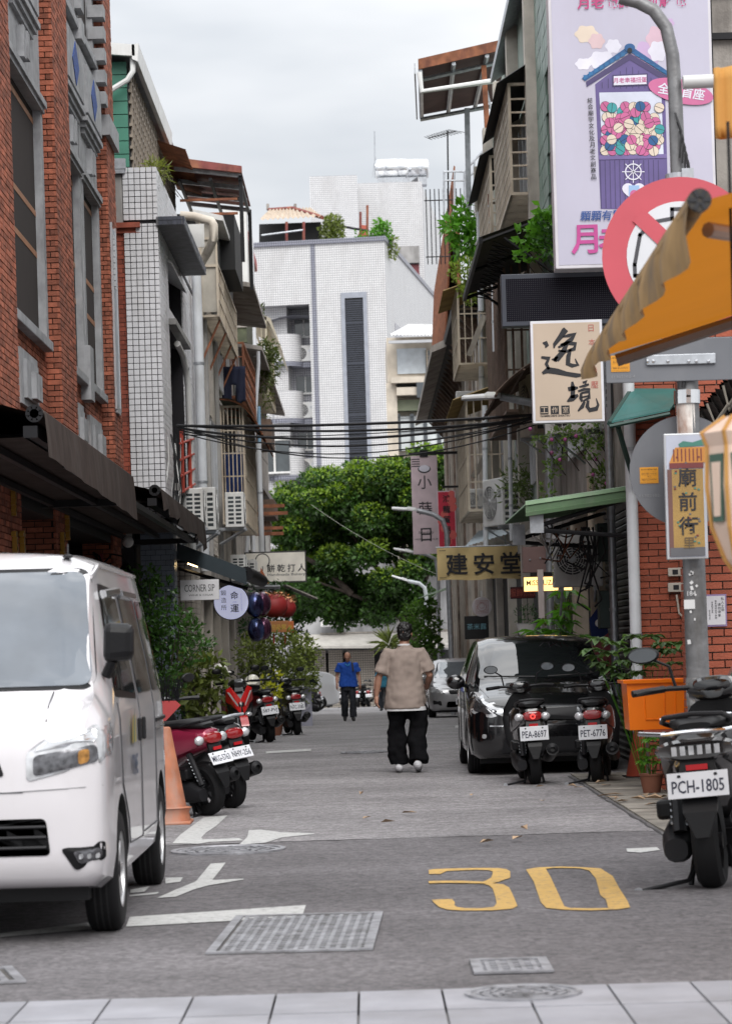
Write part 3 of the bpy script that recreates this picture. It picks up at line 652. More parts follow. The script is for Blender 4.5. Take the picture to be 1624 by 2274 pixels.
MB().slab([(-6.5, 45.8, 12.3), (-3.7, 45.8, 12.06), (-3.7, 45.8, 12.1), (-6.5, 45.8, 12.34)], (0, 11, 0)).build('roof', STEEL, t)
MB().tube([(-3.8, 45.85, 12.0), (-3.8, 45.8, 11.75), (-3.9, 45.8, 11.6), (-4.6, 45.8, 11.2)], .05).build('downpipe', WHITEM, t, True)
corrugated('rusty_canopy', t, (-3.86, 52, 11.75), (-3.86, 57.5, 11.75), (-3.3, 57.5, 11.55), (-3.3, 52, 11.55), RUST, 30, .03)
t = thing('rooftop_canopy', 'maroon rusted canopy roof on posts above the left terrace row', 'canopy')
t['label'] = 'maroon rusted canopy on steel posts beside the green shed'
MB().slab([(-3.75, 54, 11.62), (-2.28, 54, 11.42), (-2.28, 54, 11.56), (-3.75, 54, 11.8)], (0, .12, 0)).build('fascia', RUSTR, t)
MB().slab([(-3.75, 54.13, 11.7), (-2.3, 54.13, 11.5), (-2.3, 54.13, 11.52), (-3.75, 54.13, 11.72)], (0, 4.5, 0)).build('roof_sheet', RUSTR, t)
for y in (54.2, 55.7, 57.2, 58.5): MB().slab([(-3.7, y, 11.55), (-2.32, y, 11.36), (-2.32, y, 11.45), (-3.7, y, 11.64)], (0, .08, 0)).build('beam', STEEL, t)
for x in (-3.6, -2.95, -2.34): MB().box(x - .03, x + .03, 54.14, 58.6, 11.3, 11.36).build('purlin', DARKM, t)
for x, y in ((-2.36, 54.2), (-2.36, 58.4)): MB().box(x, x + .08, y, y + .08, 9.6, 11.4).build('post', DARKM, t)
for z in (10.9, 10.6): MB().box(-3.6, -2.4, 54.25, 54.3, z, z + .05).build('rail', RUST, t)
MB().box(-3.8, -2.5, 54.6, 58, 9.5, 10.7).build('back_panel', DARK, t)
# ================================================================== third row house: cages
B3 = thing('beige_row_house', 'stained beige tiled row house crowded with cages beyond the white tiled building', 'building')
m = MB(); m.box(-9, -3.12, 52, 68, 3.4, 10.0); m.box(-9, -3.5, 52, 68, -.4, 3.4); m.build('wall', PLASTER, B3)
tl = bricks_y(51.98, -3.5, -3.12, 3.4, 9.9, .1, .1, .01, .02, bond=False)
tl += bricks_x(-3.09, 1, 52, 55.5, 3.5, 9.8, .1, .1, .01, .03, ((53, 54.8, 4.6, 6.4),), bond=False)
pieces(B3, 'tile', tl, TILEB, 300)
for y, z in ((53.6, 4.6), (57, 7.3), (61, 7.3), (61, 4.4), (65, 4.6), (65, 7.4)):
    wdw = MB().box(-3.11, -3.08, y, y + 2.0, z, z + 1.7).build('window', GLASSD, B3)
    f = MB(); [f.box(-3.079, -3.05, y + k, y + k + .06, z, z + 1.7) for k in (0, .97, 1.94)]; [f.box(-3.078, -3.055, y, y + 2, z + k, z + k + .06) for k in (0, 1.64)]; f.build('frame', ALU, wdw)
for y in (52.6, 56.4, 62.0): MB().box(-3.1, -3.03, y, y + .25, 3.4, 9.9).build('pilaster', CONC, B3)
MB().box(-3.5, -3.05, 52, 68, 3.0, 3.399).build('shop_beam', CONCD, B3)
MB().box(-3.56, -3.5, 52, 68, -.4, 3).build('shop_front', DARK, B3)
for k in range(5): MB().box(-3.5, -3.3, 53 + k*3.2, 53.3 + k*3.2, -.4, 3).build('shop_pier', TILEB, B3)
def S_eave(t, x0, x1, y0, y1, z, m_): MB().slab([(x0, y0, z + .12), (x1, y0, z), (x1, y0, z + .1), (x0, y0, z + .25)], (0, y1 - y0, 0)).build('gutter_eave', m_, t)
S_eave(B3, -3.2, -2.6, 52, 60, 10.1, WHITEM); S_eave(B3, -3.2, -2.35, 60.2, 68, 9.9, CONCD)
cage('beige framed balcony cage with frosted side panel beside the drain pipe', -3.1, -2.74, 52.2, 59.8, 8.25, 9.25, CREAMM, 2, 16, 3, floor=True)
t = thing('balcony_screen', 'frosted plastic screen over the beige balcony cage', 'screen')
FROST = mat('frosted_plastic', (.42, .39, .34), .35, var=.15, vs=3, dirt=(.2, .17, .13), dd=.5)
MB().box(-3.1, -2.76, 52.16, 52.18, 8.3, 10.1).build('panel', FROST, t)
for x in (-3.1, -2.78): MB().box(x, x + .04, 52.12, 52.159, 8.2, 10.1).build('frame', CREAMM, t)
for z in (9.2, 9.75): MB().box(-3.06, -2.781, 52.121, 52.158, z, z + .05).build('rail', CREAMM, t)
MB().box(-3.08, -2.8, 53.5, 59.5, 9.3, 10.05).build('dark_inner', DARK, t)
for k in range(3): pass
m = MB()
t = thing('cage_struts', 'rusty diagonal struts carrying the beige balcony cage', 'struts')
for y in (52.4, 54.6, 56.8, 59): MB().tube([(-3.1, y, 7.4), (-2.76, y + .3, 8.2)], .025, 5).build('strut', RUST, t)
cage('brown mesh balcony cage hanging above the dark laundry', -3.1, -2.62, 60.2, 66.5, 7.4, 8.6, RUST, 3, 12, 4, diag=True)
cage('tall barred balcony cage with blue laundry inside', -3.1, -2.56, 57.8, 63.8, 4.35, 6.9, CREAMM, 6, 14, 5, floor=True)
t = thing('curved_canopy', 'mossy curved canopy over the tall barred cage', 'canopy')
MOSS = mat('mossy_sheet', (.075, .085, .05), .85, var=.4, vs=6, dirt=(.03, .03, .025), dd=.7)
rows = []
for i in range(9):
    q = i/8; x = -3.1 + .95*q; z = 7.1 - .06*q - .75*q**3; rows.append([(x, 57.5, z), (x, 64.5, z)])
MB().loft(rows, closed=False).build('sheet', MOSS, t, True)
for y in (57.55, 59.8, 62, 64.3):
    MB().tube([(r_[0][0], y, r_[0][2] - .03) for r_ in rows], .02, 5).build('rib', RUST, t)
def cloth(label, cat, name, x, y, z, w_, h_, m_, th=.06, legs=False):
    m = MB(); rows = []
    n = 10
    for i in range(n + 1):
        q = i/n; ww = w_*(1 - .12*q + (.12*q if legs else 0)); rows.append([(x + ww*(k/12 - .5), y + th*math.sin(k*1.7 + i*.3)*(.3 + q*.5), z - h_*q - (.05*math.sin(k) if i == n else 0)) for k in range(13)])
    m.loft(rows, closed=False)
    if legs: m.f = [f for f in m.f if not (f[0] // 13 >= 5 and f[0] % 13 in (5, 6))]
    o = m.build(name, m_, None, True, ang=80); s_ = o.modifiers.new('thick', 'SOLIDIFY'); s_.thickness = .015
    return tag(o, label, cat)
NAVY = mat('navy_cloth', (.010, .013, .035), .9); BLUEC = mat('blue_cloth', (.02, .05, .19), .9)
cloth('dark navy shorts drying under the brown mesh cage', 'laundry', 'hanging_shorts', -2.85, 59.5, 8.0, .55, .85, NAVY, legs=True)
cloth('blue shirt drying behind the cage bars', 'laundry', 'hanging_shirt', -2.85, 58.4, 5.95, .45, 1.1, BLUEC)
# drain pipes at the end of the row
for k, (a, b, y) in enumerate(((-2.55, -3.0, 67), (-2.9, -2.9, 69), (-2.75, -2.8, 71.5))):
    pipe(('grey pipe leaning out beyond the brown cage', 'upright grey pipe on the stained end facade', 'pale blue pipe on the stained end facade')[k], [(a, y, 9.2 - k*.5), (a, y, 8.9 - k*.5), (b, y, 4.0)], .05, PVC if k < 2 else mat('blue_pipe', (.25, .42, .58), .4), clips=False)
pipe('long grey pipe down beside the tall cage', [(-2.6, 66.8, 2.6), (-2.6, 66.8, 6.8)], .07)
# ================================================================== fourth row house
B4 = thing('old_row_house', 'old grey row house with overgrown balconies by the street end', 'building')
m = MB(); m.box(-9, -3.12, 68.3, 88, 3.0, 9.6); m.box(-9, -3.4, 68.3, 88, -.8, 3.0); m.build('wall', CONCD, B4)
S_eave(B4, -3.2, -2.5, 68.5, 88, 9.4, CONCD)
for y, z in ((70, 4.2), (74, 4.2), (78, 4.2), (70, 7), (74, 7), (82, 4.2)):
    wdw = MB().box(-3.11, -3.07, y, y + 2.2, z, z + 1.6).build('window', GLASSD, B4)
    f = MB(); [f.box(-3.069, -3.03, y + k, y + k + .07, z, z + 1.6) for k in (0, 1.07, 2.13)]; f.build('frame', WHITEM, wdw)
for z in (3.0, 6.2): MB().box(-3.11, -2.85, 68.4, 87.8, z, z + .18).build('slab_edge', CONC, B4)
cage('cream diamond lattice balcony cage by the street end', -3.1, -2.62, 76, 82, 9.0, 11.2, mat('cream_lattice', (.72, .66, .5), .5), 3, 8, 2, diag=True)
t = thing('balcony_awning', 'cream fabric awning flap over the lattice cage', 'awning')
MB().slab([(-3.1, 76, 11.5), (-2.5, 76, 11.2), (-2.2, 76, 10.3), (-2.2, 76, 10.25), (-2.55, 76, 11.1), (-3.1, 76, 11.4)], (0, 6, 0)).build('cloth', mat('cream_cloth', (.55, .5, .4), .8), t)
t = thing('timber_rack', 'rusty beam rack sticking out from the old row house', 'rack')
for z in (5.35, 5.15, 4.75, 4.6): MB().box(-3.1, -2.0 - R.uniform(0, .25), 70.5, 70.62, z, z + .09).build('beam', RUST, t)
MB().box(-3.1, -2.5, 70.8, 72, 4.7, 5.0).build('crate', WOODO, t)
t = thing('flower_box', 'dark planter trough on the old row house wall', 'planter'); MB().box(-3.1, -2.45, 72, 75, 7.2, 7.9).build('trough', WOODO, t)
t = thing('flower_box', 'wooden balcony trough below the dark planter', 'planter'); MB().box(-3.1, -2.55, 76, 79, 5.4, 5.9).build('trough', WOODO, t)
# roof details above the row: red roofed shed and white water tank board
t = thing('rooftop_hut', 'small red roofed hut on top of the old row house', 'hut')
MB().box(-4.2, -2.95, 70, 76, 9.8, 12.6).build('wall', MOSS, t); MB().box(-4.3, -2.85, 69.8, 76.2, 12.6, 12.85).build('roof', mat('red_roof_edge', (.4, .03, .03), .5), t)
for k in range(5): MB().box(-4.2, -2.94, 69.96, 69.999, 10.2 + k*.45, 10.25 + k*.45).build('board', CONCD, t)
MB().tube([(-2.75, 70, 12.6), (-2.75, 70, 9.4)], .05).build('downpipe', PVC, t)
t = thing('metal_cabinet', 'large white metal cabinet on the roof edge', 'cabinet'); MB().box(-3.05, -2.5, 61, 61.6, 10.1, 11.9).build('board', WHITEM, t, bev=.02)
MB().lathe([(.17, 60.99), (.16, 60.97), (.13, 60.97), (.12, 60.99)], 20, (-2.95, 0, 11.2), 'y').build('port', WHITEM, t)
t = thing('roof_pipe', 'white plastic gutter pipe bending over the white tiled roof', 'pipe')
MB().tube([V(400, 478, 50), V(430, 480, 50), V(468, 490, 50), V(474, 500, 50), V(474, 530, 50), V(460, 560, 51), V(445, 585, 51)], .09, 10).build('pipe', mat('aged_white_pipe', (.6, .54, .46), .5, dirt=(.3, .2, .12), dd=.6), t, True, ang=70)
MB().box(-3.6, -2.9, 50.5, 50.55, 9.35, 9.8).build('board', WHITEM, t)
# air conditioners on this side
ac_unit('white outdoor unit of a close pair directly above the torn brown awning', (-2.9, 45.2, 3.62), rad(90), .8, .34, .68)
ac_unit('taller white outdoor unit of a close pair next to the cages', (-2.78, 46.9, 3.62), rad(90), .8, .34, .80)
ac_unit('single white outdoor unit on a bracket below the barred cage', (-2.72, 56.0, 4.1), rad(90), .85, .4, .78)
ac_unit('dusty outdoor unit tucked over the dark shop canopy', (-2.85, 59.5, 3.05), rad(90), .8, .34, .62)
ac_unit('outdoor unit above the bakery sign with orange flag', (-2.8, 64.0, 3.05), rad(90), .8, .34, .66)
ac_unit('small outdoor unit behind the bakery sign top', (-2.5, 68.5, 3.1), rad(90), .6, .34, .4)
t = thing('pennant', 'small orange cloth pennant above the bakery sign', 'flag'); MB().add([(-2.55, 63.3, 3.1), (-2.3, 63.3, 3.1), (-2.5, 63.3, 3.5), (-2.45, 63.38, 3.2)], [(0, 1, 2), (0, 3, 2), (1, 3, 2)]).build('cloth', mat('orange_cloth', (.45, .13, .05), .8), t)
# ================================================================== near brick shop and corner pier (other side of the street)
B5 = thing('orange_brick_shop', 'orange brick shop wall with white notice behind the sign pole', 'building')
MB().box(2.83, 9, 22.64, 23.0, 0, 4.4).build('wall', MORTARL, B5); MB().box(3.7, 9, 23.0, 28, 0, 4.4).build('rear_wall', CONCD, B5)
bk = bricks_y(22.6, 2.80, 5.2, .02, 4.4, .215, .0685, .012, .035)
pieces(B5, 'brick', bk, BRICK3, 300)
pieces(B5, 'brick', bricks_x(2.80, -1, 22.64, 23.0, .02, 4.4, .215, .0685, .012, .035), BRICK3, 0, pname='side_brick_field')
B6 = thing('corner_shop_building', 'tall grey building with roller shutter shop and orange brick corner pier', 'building')
m = MB(); m.box(3.32, 9, 28.06, 41, 0, 13.5); m.box(3.02, 3.32, 28.06, 28.9, 0, 3.2); m.box(2.99, 3.32, 28.06, 41, 3.2, 13.5); m.build('wall', CONCD, B6)
pieces(B6, 'brick', bricks_y(28.0, 2.97, 4.1, .02, 5.2, .215, .0685, .010, .035) + bricks_x(2.97, -1, 28.03, 28.9, .02, 5.2, .215, .0685, .010, .035), BRICK3, 300)
SHUT = mat('roller_shutter_grey', (.12, .118, .115), .55, .4, var=.25, dirt=(.05, .045, .04), dd=.6)
sh = MB().box(3.16, 3.3, 28.9, 33.4, 0, 3.15).build('shutter_back', DARKM, B6)
for k in range(38): MB().tube([(3.13, 28.95, .04 + k*.081), (3.13, 33.35, .04 + k*.081)], .042, 6).build('slat', SHUT, sh)
for y in (33.4, 37.2): MB().box(3.0, 3.31, y, y + .4, 0, 3.19).build('pier', CREAMM, B6)
MB().box(3.2, 3.3, 33.81, 41, 0, 3.19).build('shop_front', DARK, B6)
GRT = mat('green_mosaic', (.16, .24, .20), .4, var=.2, vs=5, isl=.15, dirt=(.06, .08, .07), dd=.6)
pieces(B6, 'tile', bricks_x(2.95, -1, 33, 41, 7.0, 12.9, .3, .3, .02, .035, ((35, 39, 8, 10),)), GRT, 120)
for y, z in ((30.5, 4), (34.5, 4), (30.5, 7.2), (35, 7.9), (38.2, 4.2)):
    wdw = MB().box(2.96, 2.985, y, y + 2.1, z, z + 1.9).build('window', GLASSD, B6)
    f = MB(); [f.box(2.92, 2.959, y + k, y + k + .07, z, z + 1.9) for k in (0, 1.0, 2.03)]; [f.box(2.925, 2.958, y + .07, y + 2.03, z + k, z + k + .07) for k in (0, 1.2, 1.83)]; f.build('frame', ALU, wdw)
for x in (3.85, 4.4): MB().box(x, x + .08, 28.0, 28.05, 5.3, 13.4).build('facade_strip', DARKM, B6)
for z in (7.9, 8.4, 9.6): MB().box(3.6, 5.5, 27.99, 28.045, z, z + .07).build('facade_rail', DARKM, B6)
pr = MB().slab([(2.78, 34, 11.4), (2.78, 34, 12.9), (2.85, 34, 13.4), (3.0, 34, 13.4), (3.0, 34, 11.3)], (0, 3, 0)).build('parapet', PLASTER, B6)
MB().slab([(2.76, 33.98, 11.0), (2.99, 33.98, 11.25), (2.99, 33.98, 11.9), (2.76, 33.98, 11.9)], (0, .019, 0)).build('parapet_face', CONC, B6)
# shop fittings
pipe('pale grey drain pipe on the brick corner pier', [(2.9, 27.9, 0), (2.9, 27.9, 5.0)], .065)
pipe('cream conduit beside the shutter', [(2.93, 33.2, 0), (2.93, 33.2, 3.6)], .05, CREAMM)
pipe('dark rusty conduit on the pier by the shutter', [(2.93, 30.6, .8), (2.93, 30.6, 4.2)], .05, STEEL)
t = thing('meter_box', 'dark green electricity meter boxes by the shutter', 'meter box')
for z in (1.6, 2.4): MB().box(2.78, 2.96, 30.8, 31.1, z, z + .45).build('box', mat('meter_green', (.03, .055, .05), .5), t, bev=.01)
t = thing('hanging_flag', 'small red and blue flag hanging by the shutter', 'flag')
MB().add([(2.72, 31.6, 1.72), (2.9, 31.6, 1.95), (2.95, 31.62, 1.55), (2.76, 31.66, 1.40)], [(0,1,2,3)]).build('blue_cloth', mat('flag_blue', (.02, .04, .16), .8), t)
MB().add([(2.76, 31.65, 1.40), (2.95, 31.61, 1.55), (3.0, 31.65, 1.1), (2.86, 31.7, 1.0)], [(0,1,2,3)]).build('red_cloth', mat('flag_red', (.4, .1, .13), .8), t)
MB().ball((2.84, 31.59, 1.67), (.05, .01, .05), 12, 6).build('white_emblem', mat('flag_white', (.8, .8, .8), .8), t)
ac_unit('white outdoor unit with large round grille beside the roller shutter', (2.72, 33.1, 2.12), 0, .62, .3, .74, bracket=True)
ac_unit('white outdoor unit among pink flowered vines above the green canopy', (2.72, 32.0, 4.0), rad(-55), .95, .36, .78)
ac_unit('rusty cream outdoor unit behind the lamp pole', (2.66, 38.6, 4.5), rad(-80), .9, .36, .95, col=CREAMM)
ac_unit('big white outdoor unit over the banner sign', (2.52, 46.8, 3.55), rad(-70), .9, .36, .88)
ac_unit('narrow outdoor unit above the beige lettered sign panel', (2.9, 28.6, 5.15), 0, .5, .3, .65, bracket=False)
ac_unit('pale blue window unit under a small hood on the brown facade', (2.55, 62, 7.0), 0, .45, .5, .5)
ac_unit('small window unit low on the brown facade', (2.6, 60, 4.6), 0, .4, .4, .45)
# green metal canopy with struts
t = thing('metal_canopy', 'green metal shop canopy with black struts over the roller shutter', 'canopy')
GRM = mat('green_painted_metal', (.115, .20, .105), .4, .2, var=.12, dirt=(.25, .26, .22), ds=5, dd=.35)
a, b = V(1165, 1112, 28.4), V(1392, 1078, 28.4); a2, b2 = V(1168, 1150, 28.4), V(1392, 1122, 28.4)
prof = [(0, 0), (.03, -.01), (.04, -.05), (.02, -.06), (.02, -.12), (.035, -.13), (.03, -.17), (0, -.175)]
MB().loft([[(a.x, a.y - p, a.z + q) for p, q in prof], [(b.x, b.y - p, b.z + q) for p, q in prof]]).build('fascia', GRM, t)
corrugated('sheet', t, (a.x, 28.42, a.z - .03), (a.x, 32.6, a.z - .03), (b.x, 32.6, b.z - .05), (b.x, 28.42, b.z - .05), GRM, 40, .025)
for y in (28.5, 31.8):
    MB().tube([(a.x + .12, y, a.z - .28), (2.98, y, b.z - .12)], .025, 6).build('strut', DARKM, t); MB().tube([(a.x + .15, y, a.z - .32), (2.98, y, a.z - .42)], .025, 6).build('strut', DARKM, t)
    MB().box(a.x + .05, a.x + .2, y - .03, y + .03, a.z - .35, a.z - .1).build('bracket', STEEL, t)
t = thing('teal_awning', 'teal painted steel awning frame under the grey sign back', 'awning')
TEAL = mat('teal_metal', (.03, .13, .12), .5, var=.15, dirt=(.2, .12, .08), dd=.3)
A, B, C, D = V(1352, 940, 26.9), V(1400, 866, 27.95), V(1520, 866, 27.95), V(1486, 912, 26.9)
MB().slab([A, B, C, D], (0, 0, .02)).build('sheet', TEAL, t)
for q in (0, .33, .66, 1): MB().tube([A.lerp(B, q) - Vector((0, 0, .03)), D.lerp(C, q) - Vector((0, 0, .03))], .022, 5).build('rib', mat('teal_dark', (.02, .055, .045), .6), t)
MB().tube([A, B], .03, 5).build('edge_beam', mat('teal_dark', (.02, .055, .045), .6), t); MB().tube([A + Vector((.1, .1, -.03)), (2.98, 27.95, 3.0)], .03, 5).build('strut', mat('teal_dark', (.02, .055, .045), .6), t)
# ---- second and third house on this side
B7 = thing('caged_row_house', 'narrow grey green row house with stacked balcony cages', 'building')
MB().box(3.0, 9, 41.02, 60, -.4, 12.6).build('wall', mat('green_plaster', (.30, .36, .32), .8, var=.2, dirt=(.08, .09, .08), ds=.8, dd=.75), B7)
for y, z in ((43, 4.2), (47, 4.3), (52, 4.2), (56, 4.2), (43.5, 8.6), (48, 8.3), (56, 7.5)):
    wdw = MB().box(2.97, 2.995, y, y + 2.0, z, z + 1.8).build('window', GLASSD, B7)
    f = MB(); [f.box(2.93, 2.969, y + k, y + k + .07, z, z + 1.8) for k in (0, .97, 1.93)]; f.build('frame', ALU, wdw)
MB().box(2.85, 2.999, 41.1, 60, 3.1, 3.4).build('shop_beam', CONCD, B7)
for y in (41.2, 46, 50.5, 55, 59.4): MB().box(2.8, 2.999, y, y + .35, -.4, 12.4).build('pilaster', PLASTER, B7)
for y in (42, 47, 52, 56.5): MB().box(2.94, 2.998, y + .4, y + 3.2, -.4, 3.05).build('shop_opening', DARK, B7)
MB().slab([(2.72, 41.0, 12.25), (3.05, 41.0, 12.45), (3.05, 41.0, 12.65), (2.72, 41.0, 12.4)], (0, 9, 0)).build('eave', STEEL, B7)
cage('upper balcony cage with ladder like near side under a black sheet', 2.52, 2.99, 41.4, 46.0, 8.65, 10.35, CREAMM, 3, 22, 8, roof=(10.75, 10.35, mat('black_sheet', (.03, .03, .032), .7), .18), horiz_near=True)
cage('upper balcony cage farther from the billboard under a black sheet', 2.50, 2.99, 47.2, 52.2, 8.8, 10.3, CREAMM, 3, 22, 6, roof=(10.7, 10.3, MATS['black_sheet'], .18), horiz_near=True)
cage('tall brown barred cage behind the dot matrix panel', 2.42, 2.99, 42.6, 48.5, 5.3, 7.9, WOODO, 4, 26, 4, r=.02)
cage('lower barred cage with ragged mat roof behind the banner sign', 2.15, 2.99, 52.5, 57.5, 4.2, 6.4, CREAMM, 5, 14, 4, roof=(6.75, 6.4, mat('mat_sheet', (.32, .22, .08), .8, var=.3), .25))
cage('slim barred cage with ragged mat roof on the brown facade', 2.2, 2.99, 56.5, 60.0, 7.6, 9.2, CREAMM, 5, 8, 3, roof=(9.5, 9.15, MATS['mat_sheet'], .3))
t = thing('dark_canopy', 'broad dark sheet canopy above the dot matrix panel', 'canopy')
SHEETD = mat('tarred_sheet', (.028, .024, .022), .8, var=.4, vs=5)
corrugated('sheet', t, (1.85, 38, 7.42), (1.85, 44.3, 7.42), (3.0, 44.3, 7.85), (3.0, 38, 7.8), SHEETD, 30, .02)
for y in (38.05, 41, 44.2): MB().tube([(1.88, y, 7.36), (3.0, y, 7.74)], .03, 5).tube([(2.2, y, 7.4), (3.0, y, 6.8)], .025, 5).build('strut', DARKM, t)
tr = MB()
for k in range(14): tr.tube([(2.05, 38.2 + k*.43, 7.38), (2.3, 38.4 + k*.43, 7.3), (2.05, 38.63 + k*.43, 7.38)], .012, 4)
tr.build('lattice_truss', DARKM, t); MB().box(1.83, 1.88, 38, 44.3, 7.32, 7.42).build('edge_rail', DARKM, t)
t = thing('ribbed_awning', 'yellow green ribbed translucent awning behind the lettered sign panel', 'awning')
YG = mat('yellowgreen_sheet', (.36, .37, .10), .4, var=.2, dirt=(.15, .13, .05), dd=.5)
rows = []
for i in range(9):
    q = i/8; rows.append([(2.99 - 1.05*q, 36.5, 5.55 - .55*q*q), (2.99 - 1.05*q, 40.6, 5.55 - .55*q*q)])
MB().loft(rows, closed=False).build('sheet', YG, t, True)
for k in range(9): MB().tube([(r_[0][0], 36.55 + k*.5, r_[0][2] - .015) for r_ in rows], .022, 5).build('rib', WOODO, t)
for i in (2, 5, 8): MB().tube([Vector(rows[i][0]) - Vector((0, 0, .03)), Vector(rows[i][1]) - Vector((0, 0, .03))], .02, 5).build('purlin', WOODO, t)
B8 = thing('old_brown_house', 'old brown timber and brick house with deep dark eave by the street end', 'building')
BROWN = mat('brown_stained_wall', (.33, .26, .21), .9, var=.35, vs=3, bump=.4, bs=20, dirt=(.05, .038, .03), ds=2, dd=.85)
MB().box(3.0, 9, 60.03, 90, -1, 10.6).build('wall', BROWN, B8)
for k in range(14):
    y = 60.5 + k*2.1; MB().box(2.84, 2.999, y, y + .35, -1, 9.2).build('pilaster', (BROWN, TILEB, PLASTER)[k % 3], B8)
    MB().box(2.96, 2.998, y + .6, y + 1.6, 4.4, 6.2).build('shutter_window', DARK, B8); MB().box(2.96, 2.998, y + .6, y + 1.6, 7.2, 8.8).build('shutter_window', WOODO, B8)
eo = MB().slab([(2.3, 60, 9.35), (3.0, 60, 9.2), (3.0, 60, 9.6), (2.28, 60, 9.55)], (0, 30.5, 0)).build('eave', SHEETD, B8)
MB().slab([(1.95, 68, 9.15), (2.35, 68, 9.3), (2.35, 68, 9.5), (1.95, 68, 9.32)], (0, 22.5, 0)).build('eave_lip', CONCD, B8)
for k in range(26): MB().slab([(2.4, 61 + k*1.15, 9.2), (3.0, 61 + k*1.15, 8.5), (3.0, 61 + k*1.15, 9.1)], (0, .14, 0)).build('corbel', WOODO, eo)
corrugated('rusty_roof_wall', B8, (2.35, 70, 9.55), (2.35, 86, 9.55), (2.6, 86, 13.2), (2.75, 70, 14.4), RUST, 60, .05)
MB().box(2.75, 2.85, 69.9, 86, 9.5, 13.0).build('roof_wall_core', RUST, B8)
t = thing('roof_railing', 'thin steel roof terrace railing above the brown house', 'railing')
for k in range(14): MB().tube([(1.95 + k*.115, 69, 11.6), (1.95 + k*.115, 69, 13.6)], .014, 5).build('bar', DARKM, t)
for z in (13.3, 11.8): MB().tube([(1.9, 69, z), (3.5, 69, z)], .016, 5).build('rail', DARKM, t)
t = thing('stair_handrail', 'grey tube stair handrail rising on the roof', 'handrail')
for o in (0, -.5): MB().tube([V(985, 425 - o*40, 64), V(985, 380 - o*40, 64), V(1030, 380 - o*40, 64), V(1075, 330 - o*60, 64)], .03, 6).build('rail', STEEL, t)
for u, a, b in ((985, 380, 470), (1008, 380, 470), (1030, 378, 470), (1052, 355, 470), (1070, 337, 470)): MB().tube([V(u, a, 64), V(u, b, 64)], .025, 6).build('post', STEEL, t)
t = thing('roof_shelter', 'high rusty trimmed roof shelter on posts over the caged row house', 'shelter')
n1, n2, f1, f2 = V(928, 152, 55), V(1152, 100, 55), V(932, 255, 60), V(1110, 222, 60)
MB().slab([n1, n2, f2, f1], (0, 0, .04)).build('sheet', mat('dark_red_sheet', (.06, .025, .025), .7, var=.3), t)
MB().slab([n1 + Vector((0, -.05, -.02)), n2 + Vector((0, -.05, -.02)), n2 + Vector((0, -.05, .2)), n1 + Vector((0, -.05, .2))], (0, .04, 0)).build('fascia', RUST, t)
MB().slab([n1 + Vector((-.06, 0, -.1)), f1 + Vector((-.06, 0, -.1)), f1 + Vector((-.06, 0, .12)), n1 + Vector((-.06, 0, .12))], (-.03, 0, 0)).build('side_gutter', STEEL, t)
for q in (.02, .35, .68): MB().tube([n1.lerp(n2, q) - Vector((0, 0, .06)), f1.lerp(f2, q) - Vector((0, 0, .06))], .05, 5).build('beam', STEEL, t)
for q in (.12, .98): MB().tube([n1.lerp(f1, q) - Vector((0, 0, .12)), n2.lerp(f2, q) - Vector((0, 0, .12))], .05, 5).build('beam', STEEL, t)
MB().tube([n1 + Vector((.02, -.1, -.1)), n1 + Vector((.06, -.1, -.5)), V(1100, 178, 54.9)], .06, 8).build('drain', WHITEM, t, True)
MB().tube([V(1036, 240, 59.5), V(1040, 470, 59.5)], .085, 4).build('post', STEEL, t); MB().tube([V(1073, 145, 55.3), V(1083, 330, 55.3)], .075, 4).build('post', RUST, t); MB().tube([V(1080, 200, 56), V(1092, 250, 56)], .03, 4).build('brace', STEEL, t)
t = thing('tv_antenna', 'thin rooftop television antenna on a mast', 'antenna')
MB().tube([V(995, 470, 66), V(993, 290, 66)], .022, 5).build('mast', DARKM, t)
MB().tube([V(950, 306, 65), V(1012, 290, 67)], .016, 4).build('boom', DARKM, t)
for k in range(11):
    p = V(950, 306, 65).lerp(V(1012, 290, 67), k/10); MB().tube([p + Vector((-.1 - .012*k, -.12, .02)), p + Vector((.1 + .012*k, .12, -.02))], .008, 4).build('element', DARKM, t)
for k, (u, a, b, Y) in enumerate(((1063, 470, 690, 52), (1065, 690, 900, 57), (1096, 560, 780, 46), (1040, 470, 660, 60))):
    pipe(('white down pipe between the upper cages', 'white down pipe on the brown facade', 'bluish pipe beside the tall brown cage', 'short white pipe at the old eave')[k], [V(u, a, Y), V(u + 4, b, Y)], .06, PVC)
pipe('long pale pipe behind the banner sign', [V(1075, 900, 50), V(1078, 1220, 50)], .05)
pipe('slim grey pipe behind the lamp pole', [V(1130, 940, 44), V(1135, 1200, 44)], .035)
pipe('rust brown pipe between upper cages', [V(1085, 430, 48), V(1090, 520, 48)], .03, RUST)
# diagonal stair braces and clutter on the facade
t = thing('facade_braces', 'diagonal timber braces on the brown facade', 'braces')
for u0, v0, u1, v1, Y in ((1060, 905, 1035, 950, 58), (1075, 700, 1040, 790, 56), (1085, 1000, 1050, 1060, 55)): MB().tube([V(u0, v0, Y), V(u1, v1, Y)], .08, 4).build('brace', PLASTER, t)
t = thing('small_roof', 'small corrugated lean to roof above the banner sign', 'roof')
corrugated('sheet', t, V(1030, 1215, 52), V(1130, 1185, 50), V(1150, 1160, 52), V(1060, 1180, 56), mat('pale_blue_sheet', (.36, .42, .46), .5, dirt=(.2, .2, .18)), 12, .02)
t = thing('green_lean_to', 'green sheet lean to roof beside the lamp post', 'roof')
corrugated('sheet', t, V(925, 1330, 74), V(985, 1312, 72), V(1005, 1300, 76), V(945, 1322, 80), GRM, 10, .02)
